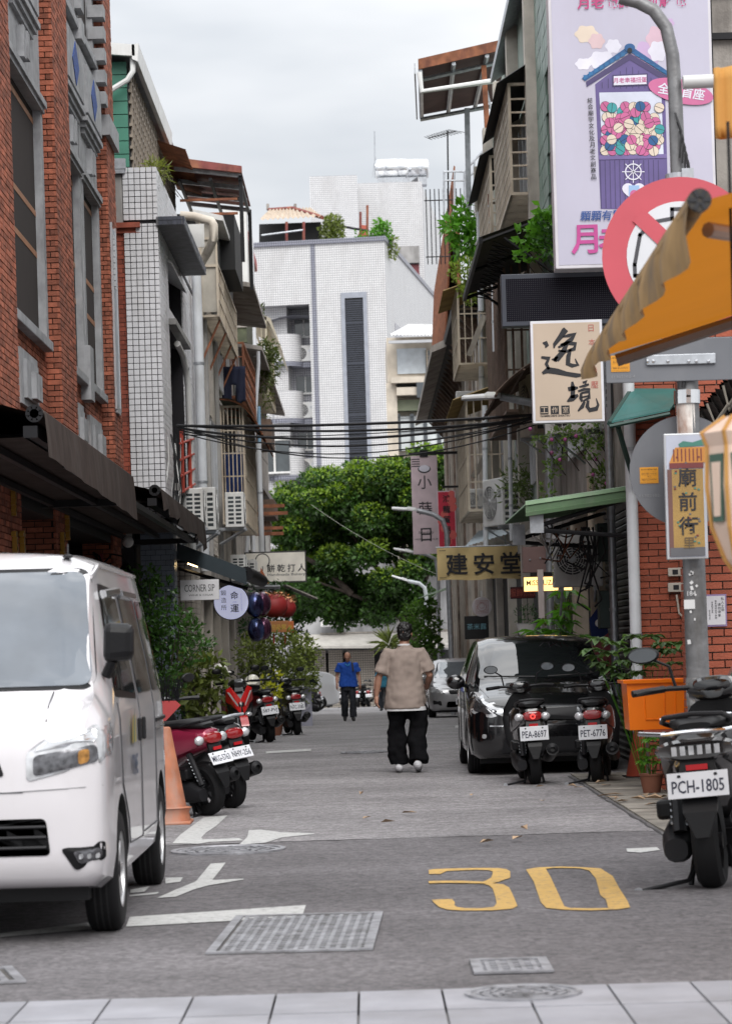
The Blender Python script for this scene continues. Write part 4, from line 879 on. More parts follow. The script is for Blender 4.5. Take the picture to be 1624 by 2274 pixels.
# ================================================================== street end
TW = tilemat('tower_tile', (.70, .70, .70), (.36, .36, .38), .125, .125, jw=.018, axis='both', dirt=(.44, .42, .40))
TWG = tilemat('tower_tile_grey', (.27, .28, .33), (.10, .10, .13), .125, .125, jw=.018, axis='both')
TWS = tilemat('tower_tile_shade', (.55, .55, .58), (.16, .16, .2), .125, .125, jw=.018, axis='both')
B9 = thing('white_tower_block', 'tall white tiled apartment tower behind the tree with dark louvre shaft', 'building', (1.65, 140, -1.2), rad(-8))
HT = 24.6                                               # local: corner nearest the camera at origin, -x along the front
MB().box(-4.2, 0, 0, 25, 0, HT).build('main_block', TW, B9)
MB().box(-7.6, -4.2, .02, 25, HT - 3.2, HT).build('upper_block', TW, B9)
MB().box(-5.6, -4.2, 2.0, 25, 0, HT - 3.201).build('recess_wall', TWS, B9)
MB().box(-7.6, -5.6, .8, 25, 0, HT - 3.201).build('bay_block', TW, B9)
MB().box(-7.7, .08, -.1, 25, HT, HT + .25).build('parapet', TWG, B9)
MB().box(-4.05, -3.8, -.03, .0, 0, HT - .002).build('grey_strip', TWG, B9)
sx = MB(); sx.box(-2.45, -2.25, -.08, 0, 0, HT - 3.0).box(-1.25, -1.05, -.08, 0, 0, HT - 3.0).box(-2.45, -1.05, -.08, 0, HT - 3.0, HT - 2.7).build('shaft_frame', mat('bluegrey_frame', (.30, .32, .37), .6), B9)
LOUV = mat('dark_louvre', (.035, .04, .055), .5)
MB().box(-2.25, -1.25, -.02, 0, 0, HT - 3.0).build('louvre_back', DARK, B9)
lv = []
z = 8.0
while z < HT - 3.1: lv.append(((-1.75, -.035, z), (1.0, .03, .07))); z += .115
pieces(B9, 'louvre', lv, LOUV)
for z in (9.6, 12.4, 15.2, 18.0, 20.2): MB().box(-2.25, -1.25, -.065, -.021, z, z + .12).build('shaft_rail', LOUV, B9)
for k in range(5):
    zf = HT - 6.2 - k*3.1
    bw = MB()
    bw.lathe([(1.0, zf), (1.0, zf + 1.5)], 24, (-5.9, 1.4, 0)); bw.build('round_balcony', TW, B9, True)
    MB().lathe([(1.08, zf - .25), (1.08, zf)], 24, (-5.9, 1.4, 0)).build('balcony_band', TWG, B9, True)
    MB().box(-5.5, -4.21, 1.2, 2.0, zf - .3, zf).build('ledge', TWG, B9)
    wdw = MB().box(-5.35, -4.35, 1.95, 1.99, zf + 1.5, zf + 2.4).build('window', GLASSD, B9)
    MB().box(-5.4, -4.3, 1.9, 1.949, zf + 1.4, zf + 1.5).box(-4.87, -4.83, 1.91, 1.95, zf + 1.5, zf + 2.4).build('frame', WHITEM, wdw)
    a_ = ac_unit('white outdoor unit on the tower recess, floor %s' % ('one two three four five'.split()[k]), (0, 0, 0), 0, 1.0, .4, .9, bracket=False)
    a_.location = B9.matrix_basis @ Vector((-4.85, 1.5, zf + .02)); a_.location = Matrix.Rotation(rad(-8), 3, 'Z') @ Vector((-4.85, 1.5, zf + .02)) + Vector((1.65, 140, -1.2)); a_.rotation_euler = (0, 0, rad(-8))
    a_['label'] = ('top most', 'second from top', 'middle', 'second lowest', 'lowest')[k] + ' white outdoor unit in the tower recess'
    if k in (3, 2):
        w2 = MB().box(-7.2, -5.6, .3, .8, zf + .2, zf + 1.9).build('enclosed_window', GLASSD, B9)
        MB().box(-7.25, -5.55, .22, .3, zf + .1, zf + .2).box(-7.25, -5.55, .22, .3, zf + 1.9, zf + 2.0).box(-6.45, -6.35, .23, .3, zf + .2, zf + 1.9).build('frame', WHITEM, w2)
rr = []
for i in range(9):
    q = i/8; rr.append([(-7.0 + 2.75*q, .1, HT - 4.3 + .55*math.sin(q*1.9 + .2)), (-7.0 + 2.75*q, 2.0, HT - 4.3 + .55*math.sin(q*1.9 + .2))])
MB().loft(rr, closed=False).build('bay_hood', TWG, B9, True)
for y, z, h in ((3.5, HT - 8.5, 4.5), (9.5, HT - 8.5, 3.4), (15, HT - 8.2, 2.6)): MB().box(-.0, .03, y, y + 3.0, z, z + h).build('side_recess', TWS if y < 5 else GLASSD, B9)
t = thing('rooftop_pavilion', 'dark rooftop pavilion with cream tiled roof on the tower', 'pavilion', (0, 0, 0))
p = lambda u, v, Y: V(u, v, Y)
MB().slab([p(575, 545, 143), p(712, 538, 142), p(712, 492, 142), p(575, 497, 143)], (0, 3, 0)).build('body', DARK, t)
RT = mat('cream_roof_tile', (.52, .43, .34), .7, var=.2, isl=.1)
corrugated('tile_roof', t, p(572, 490, 141), p(718, 482, 141), p(690, 463, 144), p(598, 466, 144), RT, 13, .12)
MB().tube([p(594, 466, 143.9), p(650, 462, 143.9), p(715, 482, 141)], .12, 6).build('ridge', RUSTR, t)
for u in (594, 655): MB().tube([p(u, 466, 143.9), p(u, 452, 143.9)], .08, 6).build('finial', CONCD, t)
MB().tube([p(580, 522, 140.6), p(672, 510, 140.6)], .05, 5).build('rail', STEEL, t)
for u in (636, 674): MB().tube([p(u, 540, 141), p(u, 492, 141)], .08, 5).build('post', RUSTR, t)
t = thing('roof_frame', 'brown steel frame and red sheet on the tower roof', 'frame')
for u, a in ((815, 455), (800, 470)): MB().tube([p(u, 545, 142), p(u, a, 142)], .07, 5).build('post', RUSTR, t)
MB().slab([p(793, 530, 144), p(815, 528, 144), p(815, 500, 144), p(800, 498, 144)], (0, .1, 0)).build('red_sheet', mat('red_sheet', (.45, .10, .06), .6), t); MB().tube([p(745, 500, 142), p(818, 512, 142)], .07, 5).build('rail', DARKM, t)
B10 = thing('far_tower', 'white tiled stair tower with steel water tanks rising behind the apartment tower', 'building', (0, 0, 0))
def slabY(u0, v0, u1, v1, Y, dep): a, b = V(u0, v0, Y), V(u1, v1, Y); return MB().box(a.x, b.x, Y, Y + dep, min(a.z, b.z), max(a.z, b.z))
slabY(694, 640, 792, 388, 160, 9).build('stair_block', TW, B10); slabY(792, 700, 936, 402, 163, 10).build('tank_block', TW, B10)
a = V(936, 700, 163); MB().add([(a.x, 163, 16), (a.x + 1.9, 182, 16), (a.x + 1.9, 182, 31), (a.x, 163, 31)], [(0, 1, 2, 3)]).add([(a.x, 163, 31), (a.x + 1.9, 182, 31), (a.x - 4, 182, 31)], [(0, 1, 2)]).build('side_wall', TW, B10)
slabY(845, 585, 930, 545, 158, 3).build('lower_roof', CONC, B10); slabY(850, 640, 930, 586, 158.2, 3).build('penthouse', mat('maroon_panel', (.14, .03, .035), .6), B10)
for u in (868, 905):
    tk = thing('water_tank', 'shiny steel water tank on the stair tower roof' if u == 868 else 'second steel water tank half hidden behind the first', 'tank')
    c = V(u + (10 if u > 880 else 0), 375, 166 + (u - 868)*.1); MB().lathe([(.3, -1.1), (.62, -1.0), (.66, -.5), (.63, -.45), (.66, -.4), (.66, .4), (.63, .45), (.66, .5), (.62, 1.0), (.3, 1.1)], 24, c, 'x', caps=True).build('drum', CHROME, tk, True); MB().box(c.x - .9, c.x + .9, c.y - .5, c.y + .5, c.z - 1.1, c.z - .6).build('cradle', STEEL, tk)
t = thing('lightning_rod', 'slim lightning rod on a tripod above the tower', 'mast')
MB().tube([V(832, 395, 164), V(831, 290, 164)], .035, 5).build('rod', STEEL, t)
for u in (826, 840): MB().tube([V(u, 393, 164), V(832, 345, 164)], .035, 4).build('leg', STEEL, t)
# beige house right of the tower
B11 = thing('beige_balcony_house', 'beige house with tiled balconies and curtained window beside the tower', 'building')
BEI = mat('beige_plaster', (.56, .50, .42), .8, var=.12, dirt=(.25, .2, .15), dd=.5)
slabY(872, 1240, 1010, 745, 118, 8).build('wall', BEI, B11)
corrugated('tin_roof', B11, V(862, 745, 116.5), V(985, 745, 116.5), V(975, 722, 120), V(905, 722, 120), WHITEM, 16, .08); slabY(862, 762, 990, 752, 116.6, .2).build('roof_gutter', ALU, B11)
slabY(882, 830, 945, 772, 117.9, .09).build('panel', mat('pale_blue_wall', (.50, .55, .60), .7), B11)
w2 = slabY(945, 828, 1000, 775, 117.85, .1).build('window', GLASSD, B11)
for k in range(5): slabY(945, 790 + k*9, 1000, 788 + k*9, 117.7, .1).build('bar', CREAMM, w2)
for k in range(7): slabY(947 + k*8, 828, 948.5 + k*8, 775, 117.75, .05).build('bar', CREAMM, w2)
slabY(868, 850, 1005, 833, 116.8, 1.1).build('balcony_rail', BEI, B11); slabY(880, 877, 1005, 856, 116.9, 1.0).build('balcony_wall', BEI, B11); slabY(878, 856, 1005, 850, 117.1, .8).build('balcony_gap', DARKM, B11); slabY(925, 882, 940, 848, 116.7, .1).build('dark_stripe', mat('slate_trim', (.07, .08, .09), .6), B11)
slabY(880, 912, 1005, 884, 117.4, .6).build('green_band', mat('olive_band', (.16, .18, .12), .7), B11)
w2 = slabY(884, 1000, 1005, 920, 117.6, .3).build('window', mat('curtain_glass', (.62, .66, .67), .3, var=.2, vs=2), B11)
for u in (882, 912, 941, 971): slabY(u, 1002, u + 6, 918, 117.5, .09).build('frame', MATS['slate_trim'], w2)
for v in (920, 950, 1003): slabY(882, v + 5, 1005, v, 117.45, .09).build('frame', MATS['slate_trim'], w2)
slabY(868, 1240, 880, 850, 117.2, .6).build('corner_pier', BEI, B11)
# low building across the crossing
B12 = thing('street_end_house', 'stained grey house with pale canopy and tiled columns across the crossing', 'building')
YE = 124
slabY(560, 1600, 1060, 1200, YE + .3, 5).build('wall', mat('stained_wall', (.40, .40, .41), .85, var=.25, vs=1.2, dirt=(.10, .10, .10), ds=.6, dd=.8), B12)
MB().slab([V(655, 1440, YE - 2), V(1000, 1438, YE - 2), V(1000, 1405, YE + .2), V(655, 1415, YE + .2)], (0, 0, .12)).build('canopy', mat('pale_canopy', (.42, .40, .37), .6, var=.15), B12)
slabY(650, 1600, 1000, 1442, YE + .1, .1).build('shop_front', DARK, B12)
TC_ = tilemat('column_tile', (.40, .36, .31), (.1, .09, .08), .11, .11, jw=.014, axis='both')
for u0, u1 in ((702, 722), (733, 760), (775, 830), (880, 900), (930, 960)): slabY(u0, 1600, u1, 1443, YE - .2, .3).build('column', TC_, B12)
slabY(1010 - 300, 1405, 1010, 1400, YE, .2).build('ledge', CONCD, B12); slabY(810, 1385, 870, 1340, YE + .15, .1).build('window', GLASSD, B12)
slabY(880, 1408, 965, 1350, YE, .2).build('panel', CONC, B12)
ac_unit('white window unit on the stained house across the crossing', V(740, 1392, YE - .3), 0, 1.2, .5, .6)
# ================================================================== lamps, poles, cables
LAMPW = mat('lamp_white', (.75, .76, .77), .35)
def street_lamp(label, path, r, head, hl=1.0, tilt=.1, pm=None):
    t = thing('street_lamp', label, 'street lamp', (0, 0, 0), group='street lamps')
    MB().tube(path, r, 10).build('pole', pm or STEEL, t, True, ang=60)
    h = Vector(head); d = (Vector(path[-1]) - h).normalized(); s_ = d.cross(Vector((0, 1, 0))).normalized()
    L_ = .62*hl; e = Vector(path[-1])
    n = Vector((0, 1, 0)); rows = []
    for q, w_, th in ((0, .05, .05), (.08, .08, .07), (.35, .10, .08), (.42, .13, .05), (.95, .13, .04), (1, .11, .03)):
        c = e - d*L_*q; up = Vector((0, 0, 1)); rows.append([c - n*w_*hl + up*th*hl*.2, c - n*w_*hl*.8 + up*th*hl, c + n*w_*hl*.8 + up*th*hl, c + n*w_*hl + up*th*hl*.2, c + n*w_*hl - up*.02*hl, c - n*w_*hl - up*.02*hl])
    MB().loft(rows).build('lamp_head', LAMPW, t)
    a, b = e - d*L_*.46 - Vector((0, 0, .025*hl)), e - d*L_*.92 - Vector((0, 0, .025*hl)); MB().slab([a - n*.1*hl, b - n*.1*hl, b + n*.1*hl, a + n*.1*hl], (0, 0, -.012)).build('lens', mat('led_lens', (.5, .52, .55), .3), t)
    return t
b = V(1222, 1560, 37.2); b.z = 0
street_lamp('street lamp on tall grey pole behind the black car', [b, V(1221, 1395, 37.2), V(1217, 960, 37.2), V(1205, 905, 37.1), V(1175, 893, 37), V(1111, 880, 36.9)], .055, V(1030, 884, 36.9), .9)
b = V(1003, 1480, 70); b.z = gz(70)
street_lamp('street lamp with bent arm before the red sign banner', [b, V(995, 1300, 70), V(991, 1180, 70), V(982, 1155, 70), V(962, 1142, 70), V(925, 1133, 70)], .07, V(872, 1129, 70), 1.1)
street_lamp('street lamp whose head shows below the pink grey sign', [V(975, 1480, 84), V(972, 1270, 84), V(965, 1240, 84), V(945, 1230, 84), V(915, 1226, 84)], .06, V(877, 1219, 84), 1.0)
street_lamp('pale street lamp with gooseneck arm in front of the dark tree', [V(946, 1480, 95), V(945, 1320, 95), V(942, 1305, 95), V(930, 1295, 95), V(905, 1290, 95)], .07, V(880, 1282, 95), 1.0, pm=mat('pale_pole', (.55, .6, .62), .5))
CABLE = mat('black_cable', (.012, .012, .014), .6)
def cable(label, a, b, sag, r, n=14, name='overhead_cable', m_=None):
    a, b = Vector(a), Vector(b); P = [a.lerp(b, i/n) - Vector((0, 0, sag*4*(i/n)*(1 - i/n))) for i in range(n + 1)]
    return tag(MB().tube(P, r, 6).build(name, m_ or CABLE, None, True), label, 'cable', 'overhead cables across the street')
for k, (va, vb, sg, r) in enumerate(((945, 920, .06, .022), (943, 928, .14, .018), (950, 923, .25, .02), (955, 930, .32, .012), (960, 921, .45, .01), (948, 935, .52, .01), (965, 926, .12, .008), (952, 917, .38, .008))):
    cable('black overhead cable of the bundle strung between the facades', V(392 + k*2, va, 42), V(1195 + k*3, vb, 37.5), sg, r)
cable('thin pale wire running down across the tree', V(690, 1120, 80), V(970, 1275, 72), .15, .008, m_=mat('pale_wire', (.4, .42, .36), .6))
t = thing('cable_tangle', 'tangled black and white cables on the white tiled corner', 'cables')
for k in range(8):
    x = R.uniform(-3.1, -2.95); y = R.uniform(41.7, 43.6); MB().tube([(x, y, 4.95 + R.uniform(-.05, .1)), (x + R.uniform(-.05, .1), y + R.uniform(-.2, .2), 4.6), (x + R.uniform(-.1, .1), y, 4.1), (x + R.uniform(-.05, .05), y, 3.5)], .007 + .004*(k % 3), 5).build('cable', CABLE if k % 2 else WHITEM, t, True, ang=80)
t = thing('cable_tangle', 'hanging black cables beside the roller shutter', 'cables')
for k in range(12):
    p0 = V(1310 + R.uniform(-25, 25), 1170, 30.5); p1 = V(1305 + R.uniform(-35, 30), 1300 + R.uniform(-80, 60), 30.5); MB().tube([p0, p0.lerp(p1, .4) + Vector((R.uniform(-.15, .15), 0, 0)), p0.lerp(p1, .8) + Vector((R.uniform(-.15, .15), 0, -.1)), p1], .012, 5).build('cable', CABLE, t, True, ang=80)
t = thing('cable_tangle', 'loose cables looping under the green canopy', 'cables')
for k in range(12):
    p0 = V(R.uniform(1180, 1300), 1165 + R.uniform(-8, 20), 31); p1 = V(R.uniform(1180, 1310), 1190 + R.uniform(-10, 70), 31.5); MB().tube([p0, p0.lerp(p1, .5) - Vector((0, 0, R.uniform(.05, .3))), p1], .01, 5).build('cable', (CABLE, WHITEM, RUST)[k % 3], t, True, ang=80)
# ================================================================== lettering
_tm = {}
def text_mesh(s, bold=0.0, shear=0.0):
    k = (s, bold, shear)
    if k not in _tm:
        c = bpy.data.curves.new('lettering', 'FONT'); c.body = s; c.size = 1; c.align_x = 'CENTER'; c.align_y = 'CENTER'; c.offset = bold; c.shear = shear; c.resolution_u = 2
        o = bpy.data.objects.new('lettering', c); m = evaluated(o)
        bpy.data.objects.remove(o); bpy.data.curves.remove(c)
        vs_ = [v.co.copy() for v in m.vertices]; fs = [tuple(p.vertices) for p in m.polygons]; bpy.data.meshes.remove(m)
        x0, x1 = min(v.x for v in vs_), max(v.x for v in vs_); y0, y1 = min(v.y for v in vs_), max(v.y for v in vs_)
        _tm[k] = ([Vector((v.x - (x0+x1)/2, v.y - (y0+y1)/2, 0)) for v in vs_], fs, x1 - x0, y1 - y0)
    return _tm[k]
def put_text(parent, s, x, z, h, m_, y=-.004, w_=None, bold=0., rot=0., shear=0., name='lettering', th=.003, vertical=0.):
    """flat letters on a face looking to local -y, centred at x,z with cap height h (or fitted to width w_)."""
    if vertical:
        for i, ch in enumerate(s): put_text(parent, ch, x, z - i*vertical, h, m_, y, None, bold, rot, shear, name, th)
        return
    vs_, fs, tw, thh = text_mesh(s, bold, shear); k = h / thh; kx = (w_ / tw) if w_ else k
    c_, s_ = math.cos(rot), math.sin(rot); P = []
    for v in vs_:
        a, b = v.x*kx, v.y*k; P.append((x + a*c_ - b*s_, y, z + a*s_ + b*c_))
    n = len(P); F = [f for f in fs]
    m = MB(); m.add(P, F); o = m.build(name, m_, parent); return o
INK = mat('ink_black', (.012, .012, .016), .6)
def disc(parent, name, x, z, r, y, m_, n=28, rx=None):
    return MB().add([(x + (rx or r)*math.cos(2*math.pi*k/n), y, z + r*math.sin(2*math.pi*k/n)) for k in range(n)], [tuple(range(n))]).build(name, m_, parent)
def ring(parent, name, x, z, r0, r1, y, m_, n=32, a0=0, a1=2*math.pi):
    return MB().loft([[(x + r*math.cos(a0 + (a1-a0)*k/n), y, z + r*math.sin(a0 + (a1-a0)*k/n)) for k in range(n + 1)] for r in (r0, r1)], closed=False).build(name, m_, parent)
def poly(parent, name, pts, y, m_): return MB().add([(a, y, b) for a, b in pts], [tuple(range(len(pts)))]).build(name, m_, parent)
def sign_box(name, label, u0, v0, u1, v1, Y, dep, face, frame, cat='sign', fr=.03, rz=0., group=None):
    """box sign facing the camera, corners measured in the picture at distance Y; returns thing, width, height (local origin = centre of the face)."""
    a, b = V(u0, v0, Y), V(u1, v1, Y); c = (a + b) / 2; w_, h_ = abs(b.x - a.x), abs(a.z - b.z)
    t = thing(name, label, cat, c, rz, group)
    MB().box(-w_/2, w_/2, 0, dep, -h_/2, h_/2).build('case', frame, t, bev=.006)
    MB().box(-w_/2 + fr, w_/2 - fr, -.003, .01, -h_/2 + fr, h_/2 - fr).build('face', face, t)
    return t, w_, h_
# ---- big lavender billboard
LAV = mat('lavender_panel', (.49, .475, .58), .55, var=.05, vs=1, dirt=(.4, .36, .42), ds=1.5, dd=.25)
YB = 27.6
a, b = V(1233, 597, YB), V(1594, 597, YB)
bb = thing('billboard', 'tall lavender billboard with purple gabled prize machine print', 'billboard', (0, 0, 0))
MB().box(a.x, b.x, YB, YB + .28, a.z, 9.6).build('case', mat('billboard_case', (.62, .6, .64), .5), bb, bev=.01)
MB().box(a.x + .035, b.x - .03, YB - .004, YB + .01, a.z + .04, 9.56).build('face', LAV, bb)
def bz(x, y, o): p = V(1165.6 + x/3.542, y/3.542, YB - o); return (p.x, p.y, p.z)
def bpoly(name, pts, o, m_): return MB().add([bz(x, y, o) for x, y in pts], [tuple(range(len(pts)))]).build(name, m_, bb)
PUR = mat('print_purple', (.115, .085, .24), .55); PURD = mat('print_purple_dark', (.06, .045, .13), .55); BLU = mat('print_blue', (.015, .09, .24), .55); PNK = mat('print_pink', (.52, .12, .28), .55); TEA = mat('print_teal', (.04, .30, .32), .55); CRE = mat('print_cream', (.66, .56, .46), .55); WHT = mat('print_white', (.68, .67, .76), .55); LIL = mat('print_lilac', (.50, .36, .56), .55)
bpoly('printed_wall', [(548, 660), (820, 455), (1095, 640), (1125, 1650), (592, 1640)], .007, PUR)
for k in range(13):
    x = 585 + k*38; bpoly('printed_board_line', [(x, 1255), (x + 5, 1255), (x + 14, 1635), (x + 8, 1635)], .010, PURD)
for k in range(10):
    x = 600 + k*48; top = 480 + abs(820 - x)*.6 + 30; bpoly('printed_board_line', [(x, top), (x + 5, top), (x + 6, 690), (x + 1, 690)], .010, PURD)
bpoly('printed_eave', [(476, 640), (820, 415), (1165, 630), (1165, 675), (820, 468), (480, 682)], .010, PURD)
bpoly('printed_roof', [(443, 612), (790, 372), (820, 340), (850, 372), (1190, 605), (1175, 632), (820, 402), (468, 634)], .013, BLU)
for k in range(8):
    for sgn in (-1, 1):
        x = 820 + sgn*(55 + k*42); y = 395 + (55 + k*42)*.60; bpoly('printed_roof_tile', [(x - 16, y - 10 - sgn*-8), (x + 16, y - 10 + sgn*8), (x + 18, y + 12 + sgn*8), (x - 14, y + 12 - sgn*8)], .016, mat('print_blue2', (.02, .13, .30), .55))
bpoly('printed_ridge', [(820 + 42*math.cos(q*.45), 372 + 34*math.sin(q*.45)) for q in range(14)], .018, BLU); bpoly('printed_ridge_knob', [(820 + 20*math.cos(q*.5), 392 + 20*math.sin(q*.5)) for q in range(13)], .021, INK)
bpoly('printed_plate_rim', [(683, 586), (962, 573), (962, 668), (683, 678)], .012, PURD); bpoly('printed_plate', [(694, 596), (952, 584), (952, 658), (694, 668)], .016, WHT)
bpoly('printed_window', [(580, 725), (1068, 715), (1086, 1210), (605, 1222)], .010, mat('print_pale', (.60, .63, .74), .5))
bpoly('printed_sill', [(575, 1220), (1110, 1208), (1112, 1240), (578, 1254)], .012, mat('print_purple2', (.16, .12, .30), .55))
rr = random.Random(3); cols = [PNK, TEA, CRE, BLU, PNK, CRE]; k = 0
for row in range(9):
    for c_ in range(9):
        x = 632 + c_*53 + (26 if row % 2 else 0) + rr.uniform(-10, 10); y = 1180 - row*43 + rr.uniform(-8, 8)
        if x > 1058 or (row > 6 and rr.random() < .35): continue
        m_ = cols[rr.randrange(6)]; o = .013 + .0006*((row*7 + c_*3) % 9) + .0004*row; q0 = rr.uniform(0, 3)
        bpoly('printed_ball', [(x + 41*math.cos(q*.42), y + 41*math.sin(q*.42)) for q in range(15)], o, INK)
        bpoly('printed_ball', [(x + 38.5*math.cos(q*.42), y + 38.5*math.sin(q*.42)) for q in range(15)], o + .0002, m_)
        dx, dy = math.cos(q0), math.sin(q0); bpoly('printed_ball_seam', [(x + 38*dx - 2*dy, y + 38*dy + 2*dx), (x + 38*dx + 2*dy, y + 38*dy - 2*dx), (x - 38*dx + 2*dy, y - 38*dy - 2*dx), (x - 38*dx - 2*dy, y - 38*dy + 2*dx)], o + .0004, INK)
for k in range(4):
    q = k*math.pi/4; dx, dy = 88*math.cos(q), 88*math.sin(q); nx, ny = -3.5*math.sin(q), 3.5*math.cos(q); bpoly('printed_spoke', [(848 + dx + nx, 1348 + dy + ny), (848 + dx - nx, 1348 + dy - ny), (848 - dx - nx, 1348 - dy - ny), (848 - dx + nx, 1348 - dy + ny)], .014, WHT)
MB().loft([[bz(848 + r*math.cos(q*math.pi/14), 1348 + r*math.sin(q*math.pi/14), .015) for q in range(29)] for r in (56, 66)], closed=False).build('printed_wheel', WHT, bb)
hp = [(850 + 5.6*16*math.sin(q)**3, 1500 - 5.2*(13*math.cos(q) - 5*math.cos(2*q) - 2*math.cos(3*q) - math.cos(4*q))) for q in [2*math.pi*i/36 for i in range(36)]]
bpoly('printed_heart', hp, .014, WHT); bpoly('printed_heart_band', [(812, 1455), (895, 1455), (895, 1560), (812, 1560)], .0165, mat('print_sky', (.30, .45, .68), .55)); bpoly('printed_ball', [(855 + 34*math.cos(q*.42), 1525 + 34*math.sin(q*.42)) for q in range(15)], .018, PNK)
# plain pale cloud shapes stand in for the printed figures
for cx, cy, sx_, sy_, m_, o in ((480, 265, 88, 68, CRE, .006), (560, 320, 62, 60, mat('print_skin', (.62, .46, .48), .55), .0064), (600, 470, 105, 70, WHT, .0068), (455, 500, 62, 45, WHT, .0062), (690, 360, 60, 55, WHT, .0056), (1040, 300, 88, 100, mat('print_skin2', (.60, .42, .50), .55), .006), (960, 430, 110, 110, LIL, .0054), (1040, 400, 72, 80, WHT, .0066), (1130, 180, 40, 40, LIL, .005)):
    bpoly('printed_cloud', [(cx + sx_*(1 + .10*math.cos(6*q))*math.cos(q), cy + sy_*(1 + .10*math.cos(6*q))*math.sin(q)) for q in [2*math.pi*i/40 for i in range(40)]], o, m_)
bpoly('printed_bubble', [(1222 + 255*math.cos(q), 715 + 96*math.sin(q) + 48*math.cos(q)) for q in [2*math.pi*i/36 for i in range(36)]], .020, mat('print_hotpink', (.55, .14, .30), .5))
def btext(s, x, y, h, m_, o=.019, bold=.012, rot=0, shear=0, vert=0):
    p = bz(x, y, o); e_ = bpy.data.objects.new('x', None); hh = h / 3.542 / FPX * YB
    put_text(bb, s, p[0], p[2], hh, m_, YB - o, None, bold, rot, shear, vertical=vert/3.542/FPX*YB)
RED_T = mat('print_magenta', (.46, .05, .18), .55); NAVT = mat('print_navy', (.02, .07, .26), .55)
btext('月老籤詩老師解籤', 835, 5, 105, RED_T, bold=.02)
btext('月老幸福扭蛋', 823, 626, 42, PNK, .0185, .01)
btext('結', 507, 785, 40, INK, bold=.008); 
for i, ch in enumerate('合廟宇文化及月老文創商品'): btext(ch, 509 + (i+1)*2.3, 785 + (i+1)*50.2, 42, INK, bold=.008)
btext('全台首座', 1225, 715, 92, WHT, .023, .02, rot=rad(-11))
btext('顆顆有驚喜', 640, 1690, 80, NAVT, bold=.012, shear=.15)
btext('月', 465, 1880, 230, mat('print_magenta2', (.48, .06, .26), .55), bold=.02); btext('老', 690, 1880, 230, MATS['print_magenta2'], bold=.02)
t = thing('billboard_bracket', 'grey steel brackets carrying the lavender billboard', 'bracket')
for z in (6.0, 8.2): MB().box(2.9, 3.4, 27.88, 28.0, z, z + .08).build('arm', STEEL, t)
# ---- dot matrix panel
LEDM = mat('led_face', (.012, .012, .016), .9, spec=.1); _t = LEDM.node_tree; _b = _t.nodes['Principled BSDF']
_vor = _t.nodes.new('ShaderNodeTexVoronoi'); _vor.inputs['Randomness'].default_value = 0; _vor.inputs['Scale'].default_value = 46
_g = _t.nodes.new('ShaderNodeNewGeometry'); _mp = _t.nodes.new('ShaderNodeMapping'); _mp.inputs['Scale'].default_value = (1, 0, 1); _t.links.new(_g.outputs['Position'], _mp.inputs[0]); _t.links.new(_mp.outputs[0], _vor.inputs['Vector'])
_cr = _t.nodes.new('ShaderNodeValToRGB'); _cr.color_ramp.elements[0].color = (.07, .065, .075, 1); _cr.color_ramp.elements[1].color = (.008, .008, .012, 1); _cr.color_ramp.elements[0].position = .10; _cr.color_ramp.elements[1].position = .24
_t.links.new(_vor.outputs['Distance'], _cr.inputs[0]); _t.links.new(_cr.outputs[0], _b.inputs['Base Color'])
t, w_, h_ = sign_box('led_panel', 'black dot matrix display panel under the lavender billboard', 1111, 609, 1395, 716, 27.9, .2, LEDM, mat('led_frame', (.03, .035, .05), .5), 'display', .05)
MB().box(w_/2 - .35, w_/2 + .15, .2, .4, -.1, .1).build('bracket', STEEL, t)
# ---- beige brush lettered sign
TAN = mat('tan_panel', (.50, .40, .31), .6, var=.04)
t, w_, h_ = sign_box('shop_sign', 'tan sign with large black brush lettering under the dot matrix panel', 1176, 713, 1342, 935, 27.85, .14, TAN, mat('white_frame', (.66, .66, .70), .5), 'sign', .028)
def brush(parent, strokes, y, m_, sc=1., ox=0., oz=0.):
    for P in strokes:                                     # (x, z, half width) polyline -> tapered stroke
        L_, R_ = [], []
        for i, (x, z, hw) in enumerate(P):
            x0, z0, _ = P[max(i-1, 0)]; x1, z1, _ = P[min(i+1, len(P)-1)]; dx, dz = x1 - x0, z1 - z0; l = math.hypot(dx, dz) or 1
            nx, nz = -dz/l*hw, dx/l*hw; L_.append((ox + (x + nx)*sc, y, oz + (z + nz)*sc)); R_.append((ox + (x - nx)*sc, y, oz + (z - nz)*sc))
        MB().loft([L_, R_], closed=False).build('brush_stroke', m_, parent)
# strokes measured on the sign (pixels of an enlarged view, origin at the sign centre)
def bs(*pts): return [((x - 1160)*.001323, (1180 - y)*.001323, w2*.001323) for x, y, w2 in pts]
brush(t, [bs((965, 945, 4), (990, 945, 20), (1000, 965, 16), (985, 985, 3)), bs((1140, 825, 3), (1150, 845, 26), (1110, 900, 20), (1060, 960, 14), (1055, 990, 4)), bs((1130, 900, 6), (1180, 890, 14), (1225, 880, 22), (1200, 920, 18), (1140, 960, 14), (1090, 985, 8)),
          bs((1110, 965, 10), (1170, 950, 16), (1230, 960, 18), (1220, 1000, 16), (1150, 1020, 10), (1090, 1010, 8)), bs((1160, 960, 14), (1130, 1020, 22), (1075, 1080, 24), (1050, 1090, 5)), bs((1085, 1060, 8), (1050, 1085, 20), (1075, 1095, 8)),
          bs((1190, 1000, 10), (1170, 1060, 18), (1165, 1120, 20), (1200, 1135, 16), (1245, 1130, 14), (1225, 1080, 4)), bs((950, 1060, 10), (1010, 1070, 20), (990, 1115, 14), (1010, 1160, 12)), bs((955, 1190, 10), (1000, 1165, 26), (1080, 1180, 24), (1150, 1200, 18), (1230, 1215, 18), (1300, 1215, 6))], -.007, INK)
